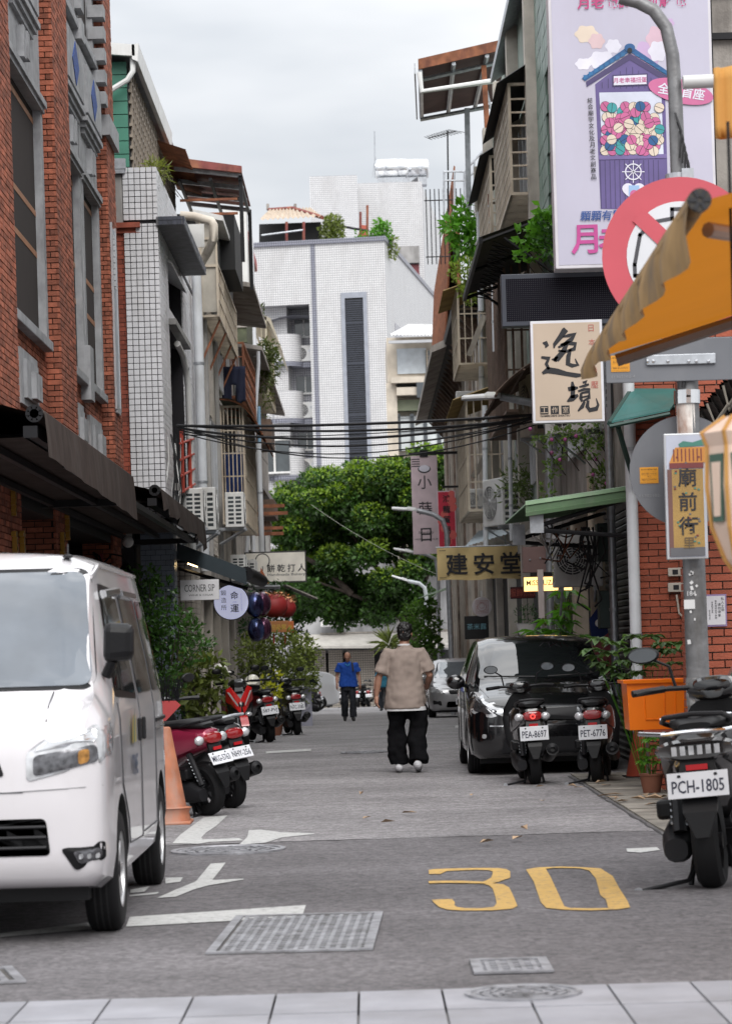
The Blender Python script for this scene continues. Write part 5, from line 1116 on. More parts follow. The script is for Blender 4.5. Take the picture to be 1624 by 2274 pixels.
brush(t, [bs((1160, 1325, 16), (1200, 1320, 20), (1240, 1315, 8)), bs((1195, 1265, 8), (1200, 1310, 18), (1195, 1400, 18)), bs((1150, 1425, 6), (1190, 1400, 26), (1240, 1375, 10)), bs((1280, 1275, 8), (1310, 1268, 16), (1300, 1290, 6)), bs((1250, 1310, 6), (1300, 1300, 12), (1330, 1290, 8)),
          bs((1240, 1345, 8), (1290, 1330, 12), (1340, 1330, 8)), bs((1265, 1360, 10), (1260, 1400, 14), (1270, 1430, 8)), bs((1265, 1360, 8), (1330, 1350, 14), (1330, 1400, 12), (1280, 1425, 8)), bs((1265, 1395, 6), (1325, 1385, 8)), bs((1290, 1430, 10), (1270, 1470, 16), (1235, 1505, 6)), bs((1320, 1420, 10), (1310, 1470, 16), (1330, 1500, 18), (1385, 1490, 18), (1400, 1460, 10), (1385, 1405, 3))], -.007, INK)
for i, ch in enumerate('工作室'):
    x, z = (962 + i*86 - 1160)*.001323, (1180 - 1490)*.001323; MB().box(x - .044, x + .044, -.007, -.003, z - .044, z + .044).build('ink_block', INK, t); put_text(t, ch, x, z, .062, TAN, -.010)
put_text(t, 'NAMIKOSHI SHIATSU', (1050 - 1160)*.001323, (1180 - 1537)*.001323, .022, INK, -.007, .315, bold=.02)
for i, ch in enumerate('日本式指壓'): put_text(t, ch, (1360 + i*4 - 1160)*.001323, (1180 - 835 - i*115)*.001323, .072, mat('print_brickred', (.42, .11, .09), .6), -.007)
MB().box(w_/2 + .001, w_/2 + .5, .04, .1, .2, .26).build('bracket', STEEL, t)
# ---- yellow banner
CLOTHY = mat('yellow_banner_cloth', (.62, .47, .22), .8, var=.15, vs=2, dirt=(.28, .19, .08), dd=.5, bump=.2, bs=6)
t = thing('banner_sign', 'yellow cloth banner with black brush lettering behind the lamp pole', 'banner', (V(970, 1255, 48) + V(1168, 1245, 48)) / 2)
W2 = (V(1168, 1245, 48).x - V(970, 1245, 48).x) / 2; H2 = .30
rows = [[(-W2 + 2*W2*i/20, .012*math.sin(i*1.1 + k) , H2 - 2*H2*k/6 + .012*math.sin(i*.6)*(k == 6)) for i in range(21)] for k in range(7)]
MB().loft(rows, closed=False).build('cloth', CLOTHY, t, True, ang=80); MB().tube([(-W2 - .02, .02, H2 + .01), (W2 + .1, .02, H2 + .01)], .015, 6).build('rod', STEEL, t)
for i, ch in enumerate('建安堂'): put_text(t, ch, -W2 + .36 + i*.50, -.01, .40, INK, -.022, bold=.018)
for sx_ in (-1, 1):
    for sz in (-1, 1): MB().box(min(sx_*(W2 - .04), sx_*(W2 - .16)), max(sx_*(W2 - .04), sx_*(W2 - .16)), -.018, -.016, sz*(H2 - .05) - .005, sz*(H2 - .05) + .005).build('corner_mark', INK, t)
# ---- hanging signs far along
PGR = mat('pinkgrey_panel', (.60, .48, .52), .6)
t, w_, h_ = sign_box('hanging_sign', 'tall pinkish grey hanging sign with three black characters', 911, 1012, 976, 1229, 77, .08, PGR, PGR, 'sign', .01)
for i, ch in enumerate('小蒔日'): put_text(t, ch, 0, .62 - i*.78 + .05, .40, INK, -.006, bold=.008)
disc(t, 'bowl_print', 0, 1.06, .12, -.005, INK, rx=.19); disc(t, 'rice_print', 0, 1.08, .10, -.008, WHT, rx=.16)
put_text(t, 'Serendipity', .0, -.83, .10, INK, -.006, .46, shear=.3); put_text(t, '1F的甜/1F的日/台室', 0, -1.02, .055, INK, -.006, .7)
for k in range(4): MB().box(-w_/2 + .02, -w_/2 + .26, -.006, -.004, h_/2 - .12 - k*.07, h_/2 - .09 - k*.07).build('print_bar', INK, t)
MB().box(-w_/2 - .05, w_/2 + .75, -.02, .06, h_/2 + .02, h_/2 + .1).build('arm', DARKM, t); MB().box(-.12, .12, -.03, .08, h_/2 - .04, h_/2 + .16).build('clamp', DARKM, t)
CRIM = mat('crimson_panel', (.50, .02, .05), .55); CRL = mat('crimson_cloud', (.60, .11, .10), .55)
t, w_, h_ = sign_box('hanging_sign', 'narrow crimson hanging sign with cloud pattern and black characters', 969, 1090, 1014, 1222, 72, .08, CRIM, mat('pink_edge', (.6, .45, .5), .5), 'sign', .03)
for k in range(8): disc(t, 'cloud_print', R.uniform(-.2, .2), -h_/2 + .25 + k*.19, R.uniform(.07, .13), -.005 - k*.0003, CRL, 14)
for i, ch in enumerate('鴻龍貿易有限'): put_text(t, ch, 0, h_/2 - .22 - i*.29, .21, INK, -.010, bold=.02)
MB().box(-.1, w_/2 + .5, -.02, .06, h_/2 + .08, h_/2 + .14).build('arm', DARKM, t); MB().box(0, w_/2 + .9, .1, .16, .3, .36).build('arm', STEEL, t)
# ---- lit cafe sign
t, w_, h_ = sign_box('lit_sign', 'glowing amber cafe sign box behind the lamp pole', 1161, 1281, 1270, 1311, 36.4, .1, mat('amber_light', (1.0, .62, .22), .5, emit=1.3), mat('amber_case', (.5, .33, .12), .5), 'sign', .008)
put_text(t, 'MISS SUZA Café', 0, .02, .075, mat('brown_print', (.14, .05, .01), .6), -.006, .60, bold=.01)
MB().box(-w_/2 + .1, w_/2 + .3, .02, .12, h_/2 + .001, h_/2 + .06).build('bracket', DARKM, t)
t = thing('metal_canopy', 'brownish metal canopy panel above the glowing amber sign', 'canopy'); a, b = V(1163, 1270, 37.4), V(1262, 1210, 37.4); MB().box(a.x, b.x, 37.6, 37.9, a.z, b.z).build('board', mat('mauve_panel', (.22, .14, .13), .6, var=.15), t)
for k in range(4): MB().ball((a.x + .1 + .15*k, 37.59, a.z + .18 + .02*(k % 2)), .015, 8, 6).build('bolt', STEEL, t)
t, w_, h_ = sign_box('round_sign', 'round white hanging sign with square mandala print', 1047, 1325, 1091, 1369, 55, .06, PGR, PGR, 'sign', .2)
for o in list(t.children): bpy.data.objects.remove(o)
MB().lathe([(.001, 0), (.205, 0), (.21, .01), (.21, .05), (.001, .06)], 32, (0, 0, 0), 'y').build('disc', mat('offwhite_panel', (.60, .55, .57), .5), t); RB = mat('print_rust', (.33, .09, .06), .6)
for s_ in (.13, .10):
    for k in range(4): MB().cbox((s_*math.cos(k*math.pi/2), -.003, s_*math.sin(k*math.pi/2)), (.006, .002, 2*s_), Matrix.Rotation(-k*math.pi/2, 3, 'Y')).build('print_line', RB, t)
ring(t, 'print_ring', 0, 0, .085, .092, -.003, RB); ring(t, 'print_ring', 0, .02, .05, .056, -.003, RB)
MB().box(-.02, .02, 0, .04, .21, .34).build('hanger', WHITEM, t)
t, w_, h_ = sign_box('dark_sign', 'black tea shop sign with pale blue characters under the round sign', 1030, 1368, 1085, 1418, 56, .05, DARK, DARK, 'sign', .01)
put_text(t, '茶米露', 0, .02, .13, mat('print_paleblue', (.20, .42, .5), .6), -.006, .42)
t, w_, h_ = sign_box('notice_strip', 'dark red tailor sign with faded characters below the banner', 1132, 1303, 1188, 1328, 44, .05, mat('darkred_panel', (.10, .012, .012), .6), DARKM, 'sign', .01); put_text(t, '服飾修改', 0, 0, .13, mat('print_dullred', (.40, .08, .05), .6), -.006, .44)
t = thing('vertical_lamp', 'slim white vertical light fitting beside the lamp pole', 'lamp'); a, b = V(1196, 1372, 36.2), V(1205, 1264, 36.2); MB().box(a.x, b.x, 36.2, 36.3, a.z, b.z).build('tube', mat('pinkish_white', (.62, .54, .52), .5), t)
# ---- signs over the shops behind the van
t, w_, h_ = sign_box('bakery_sign', 'cream bakery box sign with chef hat outline and dark characters', 542, 1226, 681, 1292, 66, .14, mat('cream_face', (.84, .80, .72), .5), mat('black_case', (.03, .03, .03), .5), 'sign', .035)
for i, ch in enumerate('餅乾打人'): put_text(t, ch, -.12 + i*.26, -.03, .2, INK, -.006, bold=.014)
put_text(t, 'Handmade Bakery', .27, -.20, .085, INK, -.006, .95)
ring(t, 'hat_outline', -.33, .17, .165, .19, -.005, INK, 20, -.9, 3.4); ring(t, 'hat_outline', -.58, .10, .10, .12, -.0055, INK, 16, .8, 4.4); ring(t, 'hat_outline', -.36, -.24, .08, .095, -.006, INK, 16, -3, 1.2)
MB().box(-.56, -.54, -.007, -.005, -.2, .03).build('hat_line', INK, t); MB().box(-.34, -.32, -.007, -.005, -.16, .03).build('hat_line', INK, t); MB().box(-.56, -.32, -.0075, -.0055, -.12, -.10).build('hat_line', INK, t)
t, w_, h_ = sign_box('shop_sign', 'small white wine bar sign with angular black letters under dark canopy', 399, 1288, 487, 1331, 42.2, .05, mat('white_face', (.78, .77, .79), .5), mat('white_face_edge', (.5, .5, .5), .5), 'sign', .004)
put_text(t, 'CORNER SIP', 0, .03, .115, INK, -.005, .49); put_text(t, 'WINE & CIGAR', .02, -.085, .028, INK, -.005, .4)
t = thing('round_sign', 'round white lit sign with five dark characters', 'sign', V(513, 1337, 46)); 
MB().lathe([(.001, -.01), (.30, -.01), (.305, .0), (.305, .07), (.001, .08)], 40, (0, 0, 0), 'y').build('disc', mat('lit_white', (.62, .64, .86), .4, emit=.35), t); MB().lathe([(.304, -.012), (.318, -.012), (.318, .08), (.304, .08), (.304, -.012)], 40, (0, 0, 0), 'y').build('rim', DARKM, t)
for i, ch in enumerate('命運'): put_text(t, ch, .06, .12 - i*.23, .14, INK, -.013, bold=.012)
for i, ch in enumerate('鍛造所'): put_text(t, ch, -.13, .17 - i*.13, .095, INK, -.013)
MB().box(.03, .10, -.014, -.012, .0, .005).build('print_line', INK, t); MB().box(.18, .184, -.014, -.012, -.16, .16).build('print_line', mat('print_grey', (.3, .3, .4), .6), t)
MB().tube([(0, .04, .3), (0, .04, .5)], .012, 6).build('hanger', DARKM, t)
# dark shop canopy with lamp
t = thing('shop_canopy', 'dark slate shop canopy with rolled edge over the wine bar sign', 'canopy'); SLT = mat('slate_metal', (.035, .05, .06), .5, .2)
A, B, C, D = V(392, 1205, 42.6), V(545, 1262, 42.6), V(548, 1298, 42.6), V(392, 1240, 42.6)
MB().slab([A, B, C, D], (0, .05, 0)).build('fascia', SLT, t); corrugated('roof_sheet', t, (A.x, 42.66, A.z - .03), (A.x, 47, A.z - .03), (B.x + .02, 47, B.z - .03), (B.x + .02, 42.66, B.z - .03), SLT, 20, .02)
E1 = V(582, 1290, 44); MB().tube([B + Vector((0, .1, -.08)), B.lerp(E1, .5) + Vector((0, .1, -.04)), E1], [.12, .12, .10], 12).build('edge_roll', DARKM, t, True)
MB().tube([D + Vector((0, .3, -.15)), C + Vector((0, .3, -.06))], .03, 6).build('strut', DARKM, t)
t = thing('tube_lamp', 'small warm tube lamp glowing under the dark slate canopy', 'lamp'); a = V(428, 1253, 42.9); MB().cbox(a, (.17, .06, .045), Matrix.Rotation(rad(20), 3, 'Y')).build('tube', mat('warm_tube', (1., .72, .35), .5, emit=6), t); MB().cbox(a + Vector((.03, .02, .035)), (.24, .1, .03), Matrix.Rotation(rad(20), 3, 'Y')).build('housing', WHITEM, t)
# round dark glossy discs, red lanterns, orange boards
for k, (u, v, r, lb) in enumerate(((566, 1343, .27, 'upper'), (569, 1398, .25, 'lower'))):
    t = thing('foil_balloon', '%s dark blue galaxy foil balloon below the bakery sign' % lb, 'balloon', V(u, v, 54)); GX = mat('galaxy_foil', (.03, .025, .07), .12, .6, var=.6, vs=6, dirt=(.12, .2, .45), ds=5, dd=.8)
    MB().ball((0, 0, 0), (r*.75, r, r), 22, 14).build('balloon', GX, t, True); MB().ball((.14, .15, .02), (r*.7, r, r*.95), 20, 12).build('balloon', mat('galaxy_foil2', (.09, .03, .06), .15, .6, var=.6, vs=6, dirt=(.4, .2, .3), ds=5), t, True)
for k, (u, v) in enumerate(((608, 1345), (632, 1350))):
    t = thing('paper_lantern', ('round red paper lantern with gold tinsel collar' if k == 0 else 'second red lantern half hidden behind the first'), 'lantern', V(u, v, 57 + k*.6)); m = MB(); r_ = .30 - .05*k
    m.lathe([(r_*.25, -r_*.85), (r_*.7, -r_*.7), (r_*.98, -r_*.25), (r_, 0), (r_*.95, r_*.3), (r_*.7, r_*.7), (r_*.3, r_*.85)], 28, caps=True); m.build('body', mat('lantern_red', (.30, .02, .02), .6, var=.15), t, True)
    tz = MB()
    for i in range(160): q = R.uniform(0, 6.3); rr_ = r_*R.uniform(.55, 1.05); p = Vector((rr_*math.cos(q), rr_*math.sin(q), r_*.75 + R.uniform(-.06, .08))); d = Vector((R.uniform(-1, 1), R.uniform(-1, 1), R.uniform(-1, 1))).normalized()*.05; e_ = d.orthogonal().normalized()*.012; tz.add([p - d, p + e_, p + d, p - e_], [(0, 1, 2, 3)])
    tag(tz.build('tinsel', mat('gold_tinsel', (.6, .3, .15), .25, .9), t), kind='stuff'); MB().tube([(0, 0, -r_*.9), (0, 0, -r_*1.3)], .012, 5).build('tassel', MATS['lantern_red'], t); MB().tube([(0, 0, r_*.85), (0, 0, r_*1.4)], .006, 4).build('string', DARKM, t)
for k, (u, w2, c_) in enumerate(((612, .28, (.33, .13, .04)), (637, .15, (.45, .12, .03)))):
    t = thing('hanging_board', ('brown orange hanging board with yellow characters' if k == 0 else 'bright orange hanging board behind the brown one'), 'sign', V(u, 1392, 56.5 + k*.5)); MB().box(-w2, w2, 0, .03, -.12, .13).build('board', mat('orange_board%d' % k, c_, .6), t, bev=.01); put_text(t, '歡迎品嘗' if k == 0 else '好吃', 0, 0, .11, mat('print_ochre', (.50, .36, .05), .6), -.004, w2*1.6)
    MB().tube([(-.05, .01, -.12), (-.05, .01, -.38)], .012, 5).build('tassel', MATS['lantern_red'], t)
t = thing('lean_to_roof', 'thin grey sheet roof edge below the bakery sign', 'roof'); MB().slab([V(635, 1300, 60), V(705, 1330, 60), V(690, 1330, 63), V(625, 1302, 63)], (0, 0, .03)).build('sheet', CONCD, t); MB().slab([V(565, 1302, 58), V(622, 1302, 58), V(622, 1308, 62), V(565, 1308, 62)], (0, 0, .03)).build('sheet', STEEL, t)
# ---- board stand on the street
t = thing('board_stand', 'grey folding board stand with pale ring logo beside parked scooters', 'board stand', G(674, 1612), rad(6)); GB = mat('grey_board', (.24, .24, .30), .6)
MB().slab([(-.2, 0, 0), (.2, 0, 0), (.2, .12, .86), (-.2, .12, .86)], (0, .02, 0)).build('front_board', GB, t); MB().slab([(-.2, .4, 0), (.2, .4, 0), (.2, .16, .86), (-.2, .16, .86)], (0, .02, 0)).build('rear_board', GB, t)
for r0, r1, cx, cz in ((.10, .14, .02, .5), (.05, .075, -.02, .52), (.05, .075, .05, .47)):
    o = ring(t, 'ring_print', cx, cz, r0, r1, 0, mat('print_lilacgrey', (.42, .42, .5), .6)); o.rotation_euler = (math.atan2(.12, .86)*-1, 0, 0); o.location = (0, -.006, 0)
MB().box(-.1, .06, .105, .112, .79, .815).build('handle_slot', INK, t)
# ================================================================== sign pole beside the near scooter
YP = 16.8
t = thing('sign_pole', 'scuffed steel sign pole with curved top among the traffic signs', 'pole')
POLE = mat('scuffed_steel', (.19, .19, .195), .5, .5, var=.25, vs=8, dirt=(.09, .085, .08), ds=5, dd=.85, bump=.15)
b = V(1556, 1640, YP); P0 = Vector((b.x, YP, 0))
MB().tube([P0, V(1546, 1440, YP), V(1524, 800, YP)], [.075, .075, .068], 18).build('lower_pole', POLE, t, True)
MB().tube([V(1524, 800, YP), V(1505, 400, YP), V(1498, 210, YP), V(1492, 120, YP), V(1478, 60, YP), V(1450, 22, YP), V(1415, 4, YP), V(1375, -6, YP)], [.066, .05, .046, .044, .043, .042, .041, .04], 16).build('arched_pole', POLE, t, True)
for v, m_ in ((800, STEEL), (875, CHROME), (888, CHROME), (395, STEEL)): c = V(1524 - (v < 500)*19, v, YP); MB().lathe([(.085, -.025), (.085, .025)], 18, c).build('clamp', m_, t)
MB().lathe([(.072, -.16), (.072, .16)], 18, V(1526, 925, YP)).build('torn_sticker', mat('peeling_paper', (.6, .56, .52), .8, var=.3, vs=12, dirt=(.25, .10, .05), ds=8, dd=.9), t)
st = MB().lathe([(.078, -.09), (.078, .09)], 18, V(1549, 1535, YP)).build('sticker', mat('sticker_grey', (.16, .16, .16), .6, var=.3, vs=20, dirt=(.5, .5, .5), ds=14, dd=.9), t)
p = V(1530, 1537, YP); put_text(t, 'X-FILES', p.x + .035, p.z, .028, mat('sticker_ink', (.02, .02, .02), .6), YP - .081, .12, rot=.1)
p = V(1524, 1318, YP); put_text(t, '184', p.x + .02, p.z, .03, mat('sticker_white', (.6, .6, .6), .6), YP - .080); MB().box(p.x - .03, p.x + .04, YP - .079, YP - .074, p.z - .1, p.z - .04).build('tag', MATS['sticker_white'], t)
for k in range(9): p = V(1531 + R.uniform(-8, 12), 1350 + R.uniform(-80, 90), YP); MB().cbox((p.x, YP - .077, p.z), (R.uniform(.01, .03), .004, R.uniform(.01, .025)), Matrix.Rotation(R.uniform(0, 3), 3, 'Y')).build('paper_scrap', MATS['sticker_white'], t)
MB().tube([V(1522, 395, YP - .06), V(1528, 560, YP - .07), V(1524, 760, YP - .08), V(1516, 860, YP - .08)], .012, 6).build('strapped_cable', CABLE, t, True)
for q in range(5): MB().tube([V(1498 + q*5, 250 + q*20, YP - .06), V(1512 + q*4, 290 + q*18, YP - .1), V(1508 + q*6, 350 + q*12, YP - .08)], .007, 5).build('strapped_cable', CABLE, t, True)
MB().tube([V(1515, 182, YP - .06), V(1600, 178, YP - .06)], .045, 10).build('side_arm', mat('pale_grey_paint', (.5, .5, .5), .5), t, True); MB().box(*[f(V(1503, 195, YP).x, V(1528, 160, YP).x) for f in (min, max)], YP - .1, YP + .05, V(0, 195, YP).z - .77, V(0, 160, YP).z - .77).build('arm_clamp', STEEL, t)
# round red no-lorry sign
c = V(1511, 567, YP - .11); t = thing('traffic_sign', 'round red bordered traffic sign with lorry outline and diagonal bar', 'traffic sign', c)
RS = mat('sign_red', (.50, .075, .10), .4, var=.05); WS = mat('sign_white', (.62, .63, .66), .4, var=.05); r_ = 175/FPX*(YP - .1)
MB().lathe([(.001, 0), (r_, 0), (r_, .012), (.001, .012)], 56, (0, 0, 0), 'y').build('plate', RS, t); disc(t, 'white_field', 0, 0, r_*.69, -.003, WS, 44)
LO = [(-.30, -.05), (-.26, .14), (-.18, .22), (-.05, .24), (-.05, .30), (.34, .30), (.34, -.12), (-.30, -.12)]
TRG = mat('sign_black', (.05, .05, .06), .5)
for i in range(len(LO)):
    (x0, z0), (x1, z1) = LO[i], LO[(i+1) % len(LO)]; d = Vector((x1 - x0, 0, z1 - z0)); MB().cbox(((x0+x1)/2, -.005, (z0+z1)/2), (d.length + .022, .002, .024), Matrix.Rotation(-math.atan2(d.z, d.x), 3, 'Y')).build('lorry_line', TRG, t)
for x in (-.15, .2): ring(t, 'lorry_wheel', x, -.15, .045, .075, -.0055, TRG, 18)
MB().cbox((0, -.009, 0), (r_*1.5, .003, .105), Matrix.Rotation(rad(45), 3, 'Y')).build('diagonal_bar', RS, t)
# grey sign backs
GREY = mat('sign_back_grey', (.145, .15, .165), .5, .35, var=.1, vs=2, dirt=(.22, .22, .23), ds=2.5, dd=.4)
YST = mat('yellow_sticker', (.62, .26, .01), .5)
def sticker(t, x, z, w_, h_, y):
    MB().box(x - w_/2, x + w_/2, y - .002, y, z - h_/2, z + h_/2).build('yellow_sticker', YST, t)
    put_text(t, '臺北市交通管制工程處', x, z + h_*.36, h_*.10, INK, y - .003, w_*.86); put_text(t, '施工日期 113年3月', x, z + h_*.10, h_*.09, INK, y - .003, w_*.8); put_text(t, '911', x, z - h_*.08, h_*.11, INK, y - .003); put_text(t, '電話 02-27599741', x, z - h_*.28, h_*.08, INK, y - .003, w_*.8)
    for k in range(4): MB().box(x - w_*.45, x + w_*.45, y - .0028, y - .002, z - h_*.42 + k*h_*.21, z - h_*.415 + k*h_*.21).build('print_rule', INK, t)
a, b = V(1345, 858, YP - .09), V(1700, 745, YP - .09); t = thing('traffic_sign', 'blank grey back of a rectangular road sign on the steel pole', 'traffic sign')
MB().box(a.x, b.x, YP - .1, YP - .085, a.z + .02, b.z).build('plate', GREY, t, bev=.004)
p = V(1376, 807, YP - .1); sticker(t, p.x, p.z, .12, .105, YP - .102); p = V(1376, 836, YP - .1); put_text(t, '11302102-4', p.x + .02, p.z, .018, mat('print_silver', (.25, .25, .26), .5), YP - .103, .15)
a, b = V(1430, 815, YP), V(1582, 788, YP); MB().box(a.x, b.x, YP - .12, YP - .1015, a.z, b.z).build('clamp_bar', STEEL, t, bev=.004)
for u in (1437, 1450, 1482, 1528, 1545, 1572): p = V(u, 801, YP - .12); MB().ball((p.x, YP - .122, p.z), .012, 8, 6).build('bolt', CHROME, t)
c = V(1520, 1045, YP + .1); t = thing('traffic_sign', 'blank grey back of a round road sign behind the lettered street plate', 'traffic sign', c); MB().lathe([(.001, 0), (124/FPX*YP, 0), (124/FPX*YP, .012), (.001, .012)], 50, (0, 0, 0), 'y').build('plate', GREY, t)
p = V(1440, 1055, YP + .1); sticker(t, p.x - c.x, p.z - c.z, .12, .105, -.002); p = V(1443, 1100, YP + .1); put_text(t, '11302102-', p.x - c.x, p.z - c.z, .018, MATS['print_silver'], -.003, .14)
# street name plate with temple picture
t, w_, h_ = sign_box('street_plate', 'framed vertical street plate with black characters on yellow mosaic', 1472, 963, 1572, 1240, YP - .16, .05, mat('plate_sky', (.42, .44, .52), .4), mat('plate_frame', (.45, .46, .48), .4, .4), 'sign', .014)
MSC = tilemat('yellow_mosaic', (.40, .25, .07), (.20, .12, .04), .008, .008, .5, .2, .0012, 'xz')
MB().box(-w_/2 + .045, w_/2 - .02, -.006, -.003, -h_/2 + .07, h_/2 - .23).build('mosaic', MSC, t)
poly(t, 'roof_print', [(-w_/2 + .03, h_/2 - .19), (-.06, h_/2 - .09), (.14, h_/2 - .09), (.14, h_/2 - .19)], -.007, mat('print_orange_tile', (.48, .20, .04), .5))
for k in range(8): MB().box(-.075 + k*.025, -.068 + k*.025, -.009, -.007, h_/2 - .18, h_/2 - .10).build('roof_rib_print', mat('print_darkred', (.15, .03, .03), .5), t)
MB().box(-w_/2 + .03, w_/2 - .016, -.0095, -.0075, h_/2 - .225, h_/2 - .19).build('beam_print', MATS['print_darkred'], t); MB().box(-w_/2 + .016, -w_/2 + .045, -.0065, -.0035, -h_/2 + .02, h_/2 - .23).build('column_print', mat('print_brownred', (.13, .06, .05), .5), t)
poly(t, 'ridge_print', [(-.04, h_/2 - .07), (-.01, h_/2 - .05), (.05, h_/2 - .06), (.12, h_/2 - .04), (.14, h_/2 - .08), (-.03, h_/2 - .09)], -.008, mat('print_green', (.05, .18, .14), .5))
MB().box(-w_/2 + .02, w_/2 - .02, -.0085, -.0065, -h_/2 + .02, -h_/2 + .075).build('base_print', mat('print_slate', (.10, .10, .11), .5), t)
for i, ch in enumerate('廟前街'): put_text(t, ch, .01, .12 - i*.155, .12, INK, -.010, bold=.014)
put_text(t, '里', .01, -.30, .07, mat('print_faded', (.10, .07, .04), .6), -.0105)
for k in range(26): MB().box(*(lambda x, z: (x, x + .014, -.0098, -.006, z, z + .010))(R.uniform(-w_/2 + .05, w_/2 - .04), R.uniform(-h_/2 + .09, .25))).build('mosaic_chip', R.choice((MATS['print_green'], MATS['print_darkred'], MATS['print_slate'])), t)
# ---- orange shop awning close to the camera
ORG = mat('orange_awning_cloth', (.42, .14, .008), .7, var=.12, vs=2)
_t = ORG.node_tree; _b = _t.nodes['Principled BSDF']; _o = _t.nodes['Material Output']; _tr = _t.nodes.new('ShaderNodeBsdfTranslucent'); _tr.inputs[0].default_value = (.42, .15, .01, 1); _mx = _t.nodes.new('ShaderNodeMixShader'); _mx.inputs[0].default_value = .5
_t.links.new(_b.outputs[0], _mx.inputs[1]); _t.links.new(_tr.outputs[0], _mx.inputs[2]); _t.links.new(_mx.outputs[0], _o.inputs['Surface'])
VAL = mat('dirty_valance', (.30, .185, .075), .85, var=.25, vs=5, dirt=(.10, .085, .075), ds=5, dd=.85)
t = thing('shop_awning', 'orange cloth shop awning with dirty scalloped valance over the pavement', 'awning')
A, B = V(1548, 425, 9.2), V(1316, 812, 14.2); A.z = B.z = (A.z + B.z)/2; Ai, Bi = Vector((3.1, A.y, A.z + .62)), Vector((3.1, B.y, B.z + .62))
rows = []
for i in range(7):
    q = i/6; rows.append([A.lerp(B, k/10).lerp(Ai.lerp(Bi, k/10), q) - Vector((0, 0, .05*math.sin(q*3.14))) for k in range(11)])
MB().loft(rows, closed=False).build('canopy_cloth', ORG, t, True)
top, mid, bot = [], [], []
for k in range(41):
    q = k/40; p = A.lerp(B, q); sc = .022*abs(math.sin(q*math.pi*5)); d = .185 - .075*q + sc
    wv = .02*math.sin(k*.9); top.append(p + Vector((-.03, 0, .03))); mid.append(p + Vector((-.05 + wv, 0, -d*.5))); bot.append(p + Vector((-.04 + wv*1.4, 0, -d)))
MB().loft([top, mid, bot], closed=False).build('valance', VAL, t, True, ang=80)
MB().tube([A, B], .035, 10).build('roller_tube', VAL, t, True)
g = MB().lathe([(.042, -.03), (.042, .0)], 16, A + Vector((0, -.02, 0)), 'y', caps=True); g.build('tube_end', mat('alloy_end', (.05, .045, .04), .5, .5), t); g = MB()
for k in range(6): q = k*math.pi/3; g.cbox(A + Vector((.025*math.cos(q), -.052, .025*math.sin(q))), (.03, .006, .014), Matrix.Rotation(-q, 3, 'Y'))
g.build('tube_star', INK, t)
MB().tube([A + Vector((.1, .5, -.02)), Vector((2.0, 10.4, A.z - .02)), Vector((3.1, 10.9, A.z + .1))], .03, 8).build('folding_arm', mat('pinkish_alloy', (.42, .30, .24), .5, .3), t)
MB().tube([B + Vector((.12, -.08, -.02)), Vector((3.1, B.y - .3, B.z + .46))], .035, 6).build('support_bar', mat('brown_alloy', (.17, .13, .11), .5, .3), t)
t = thing('cloth_drape', 'folded orange canvas over the pale side arm', 'cloth'); c = V(1610, 228, 12.5); m = MB()
rows = [[c + Vector((-.055 + .035*k, .03*math.sin(k*1.4), .17 - .34*i/6)) for k in range(6)] for i in range(7)]; m.loft(rows, closed=False); o = m.build('canvas', mat('ochre_canvas', (.50, .25, .06), .8, var=.15), t, True, ang=80); o.modifiers.new('thick', 'SOLIDIFY').thickness = .03
# carved hanging lantern by the shop
t = thing('palace_lantern', 'cream and green panelled palace lantern with gilt edges', 'lantern', V(1640, 1110, 9.6)); CR = mat('lantern_cream', (.62, .47, .38), .6, var=.1, dirt=(.35, .20, .08), dd=.5); GRN = mat('lantern_green', (.04, .085, .06), .6); GLT = mat('lantern_gilt', (.50, .26, .07), .45, .2)
prof = [(.02, -.27), (.055, -.22), (.10, -.10), (.115, .05), (.11, .20), (.13, .25), (.04, .31)]
MB().lathe(prof, 6, caps=True).build('body', CR, t)
for k in range(6):
    q = k*math.pi/3; MB().tube([((r_ + .003)*math.cos(q), (r_ + .003)*math.sin(q), h) for r_, h in prof], .008, 5).build('gilt_edge', GLT, t)
    q2 = q + math.pi/6; n_ = Vector((math.cos(q2), math.sin(q2), 0)); s_ = Vector((-n_.y, n_.x, 0)); pts = []
    MB().slab([n_*.094 + s_*w2 + Vector((0, 0, z)) for w2, z in ((-.03, -.08), (.03, -.08), (.04, .17), (-.04, .17))], n_*.008).build('green_frame', GRN, t); MB().slab([n_*.101 + s_*w2 + Vector((0, 0, z)) for w2, z in ((-.018, -.06), (.018, -.06), (.026, .14), (-.026, .14))], n_*.004).build('cream_pane', CR, t)
MB().tube([(0, 0, .3), (0, 0, 1.4)], .006, 5).build('cord', DARKM, t)
# old corrugated lean-to hung with ropes behind the plate
t = thing('shabby_roof', 'shabby corrugated roof with ropes behind the street plate', 'roof')
A, B, C, D = V(1520, 950, 18.5), V(1640, 815, 18.5), V(1690, 860, 21.5), V(1560, 960, 21.5)
corrugated('sheet', t, A, B, C, D, SHEETD, 14, .03); corrugated('sheet', t, A - Vector((0, 0, .05)), B - Vector((0, 0, .02)), C - Vector((0, 0, .3)), D - Vector((0, 0, .12)), mat('stone_debris', (.07, .06, .05), .9, var=.6, vs=14), 10, .05)
for k in range(3): MB().tube([A.lerp(B, .1 + .3*k), A.lerp(B, .3 + .25*k) - Vector((0, 0, .22)), A.lerp(B, .75 + .1*k) - Vector((0, .1, .16))], .01, 6).build('rope', mat('grey_rope', (.20, .18, .15), .9), t, True)
MB().box(3.2, 3.3, 18.4, 22.5, 2.4, 3.4).build('wall_plate', DARK, t)
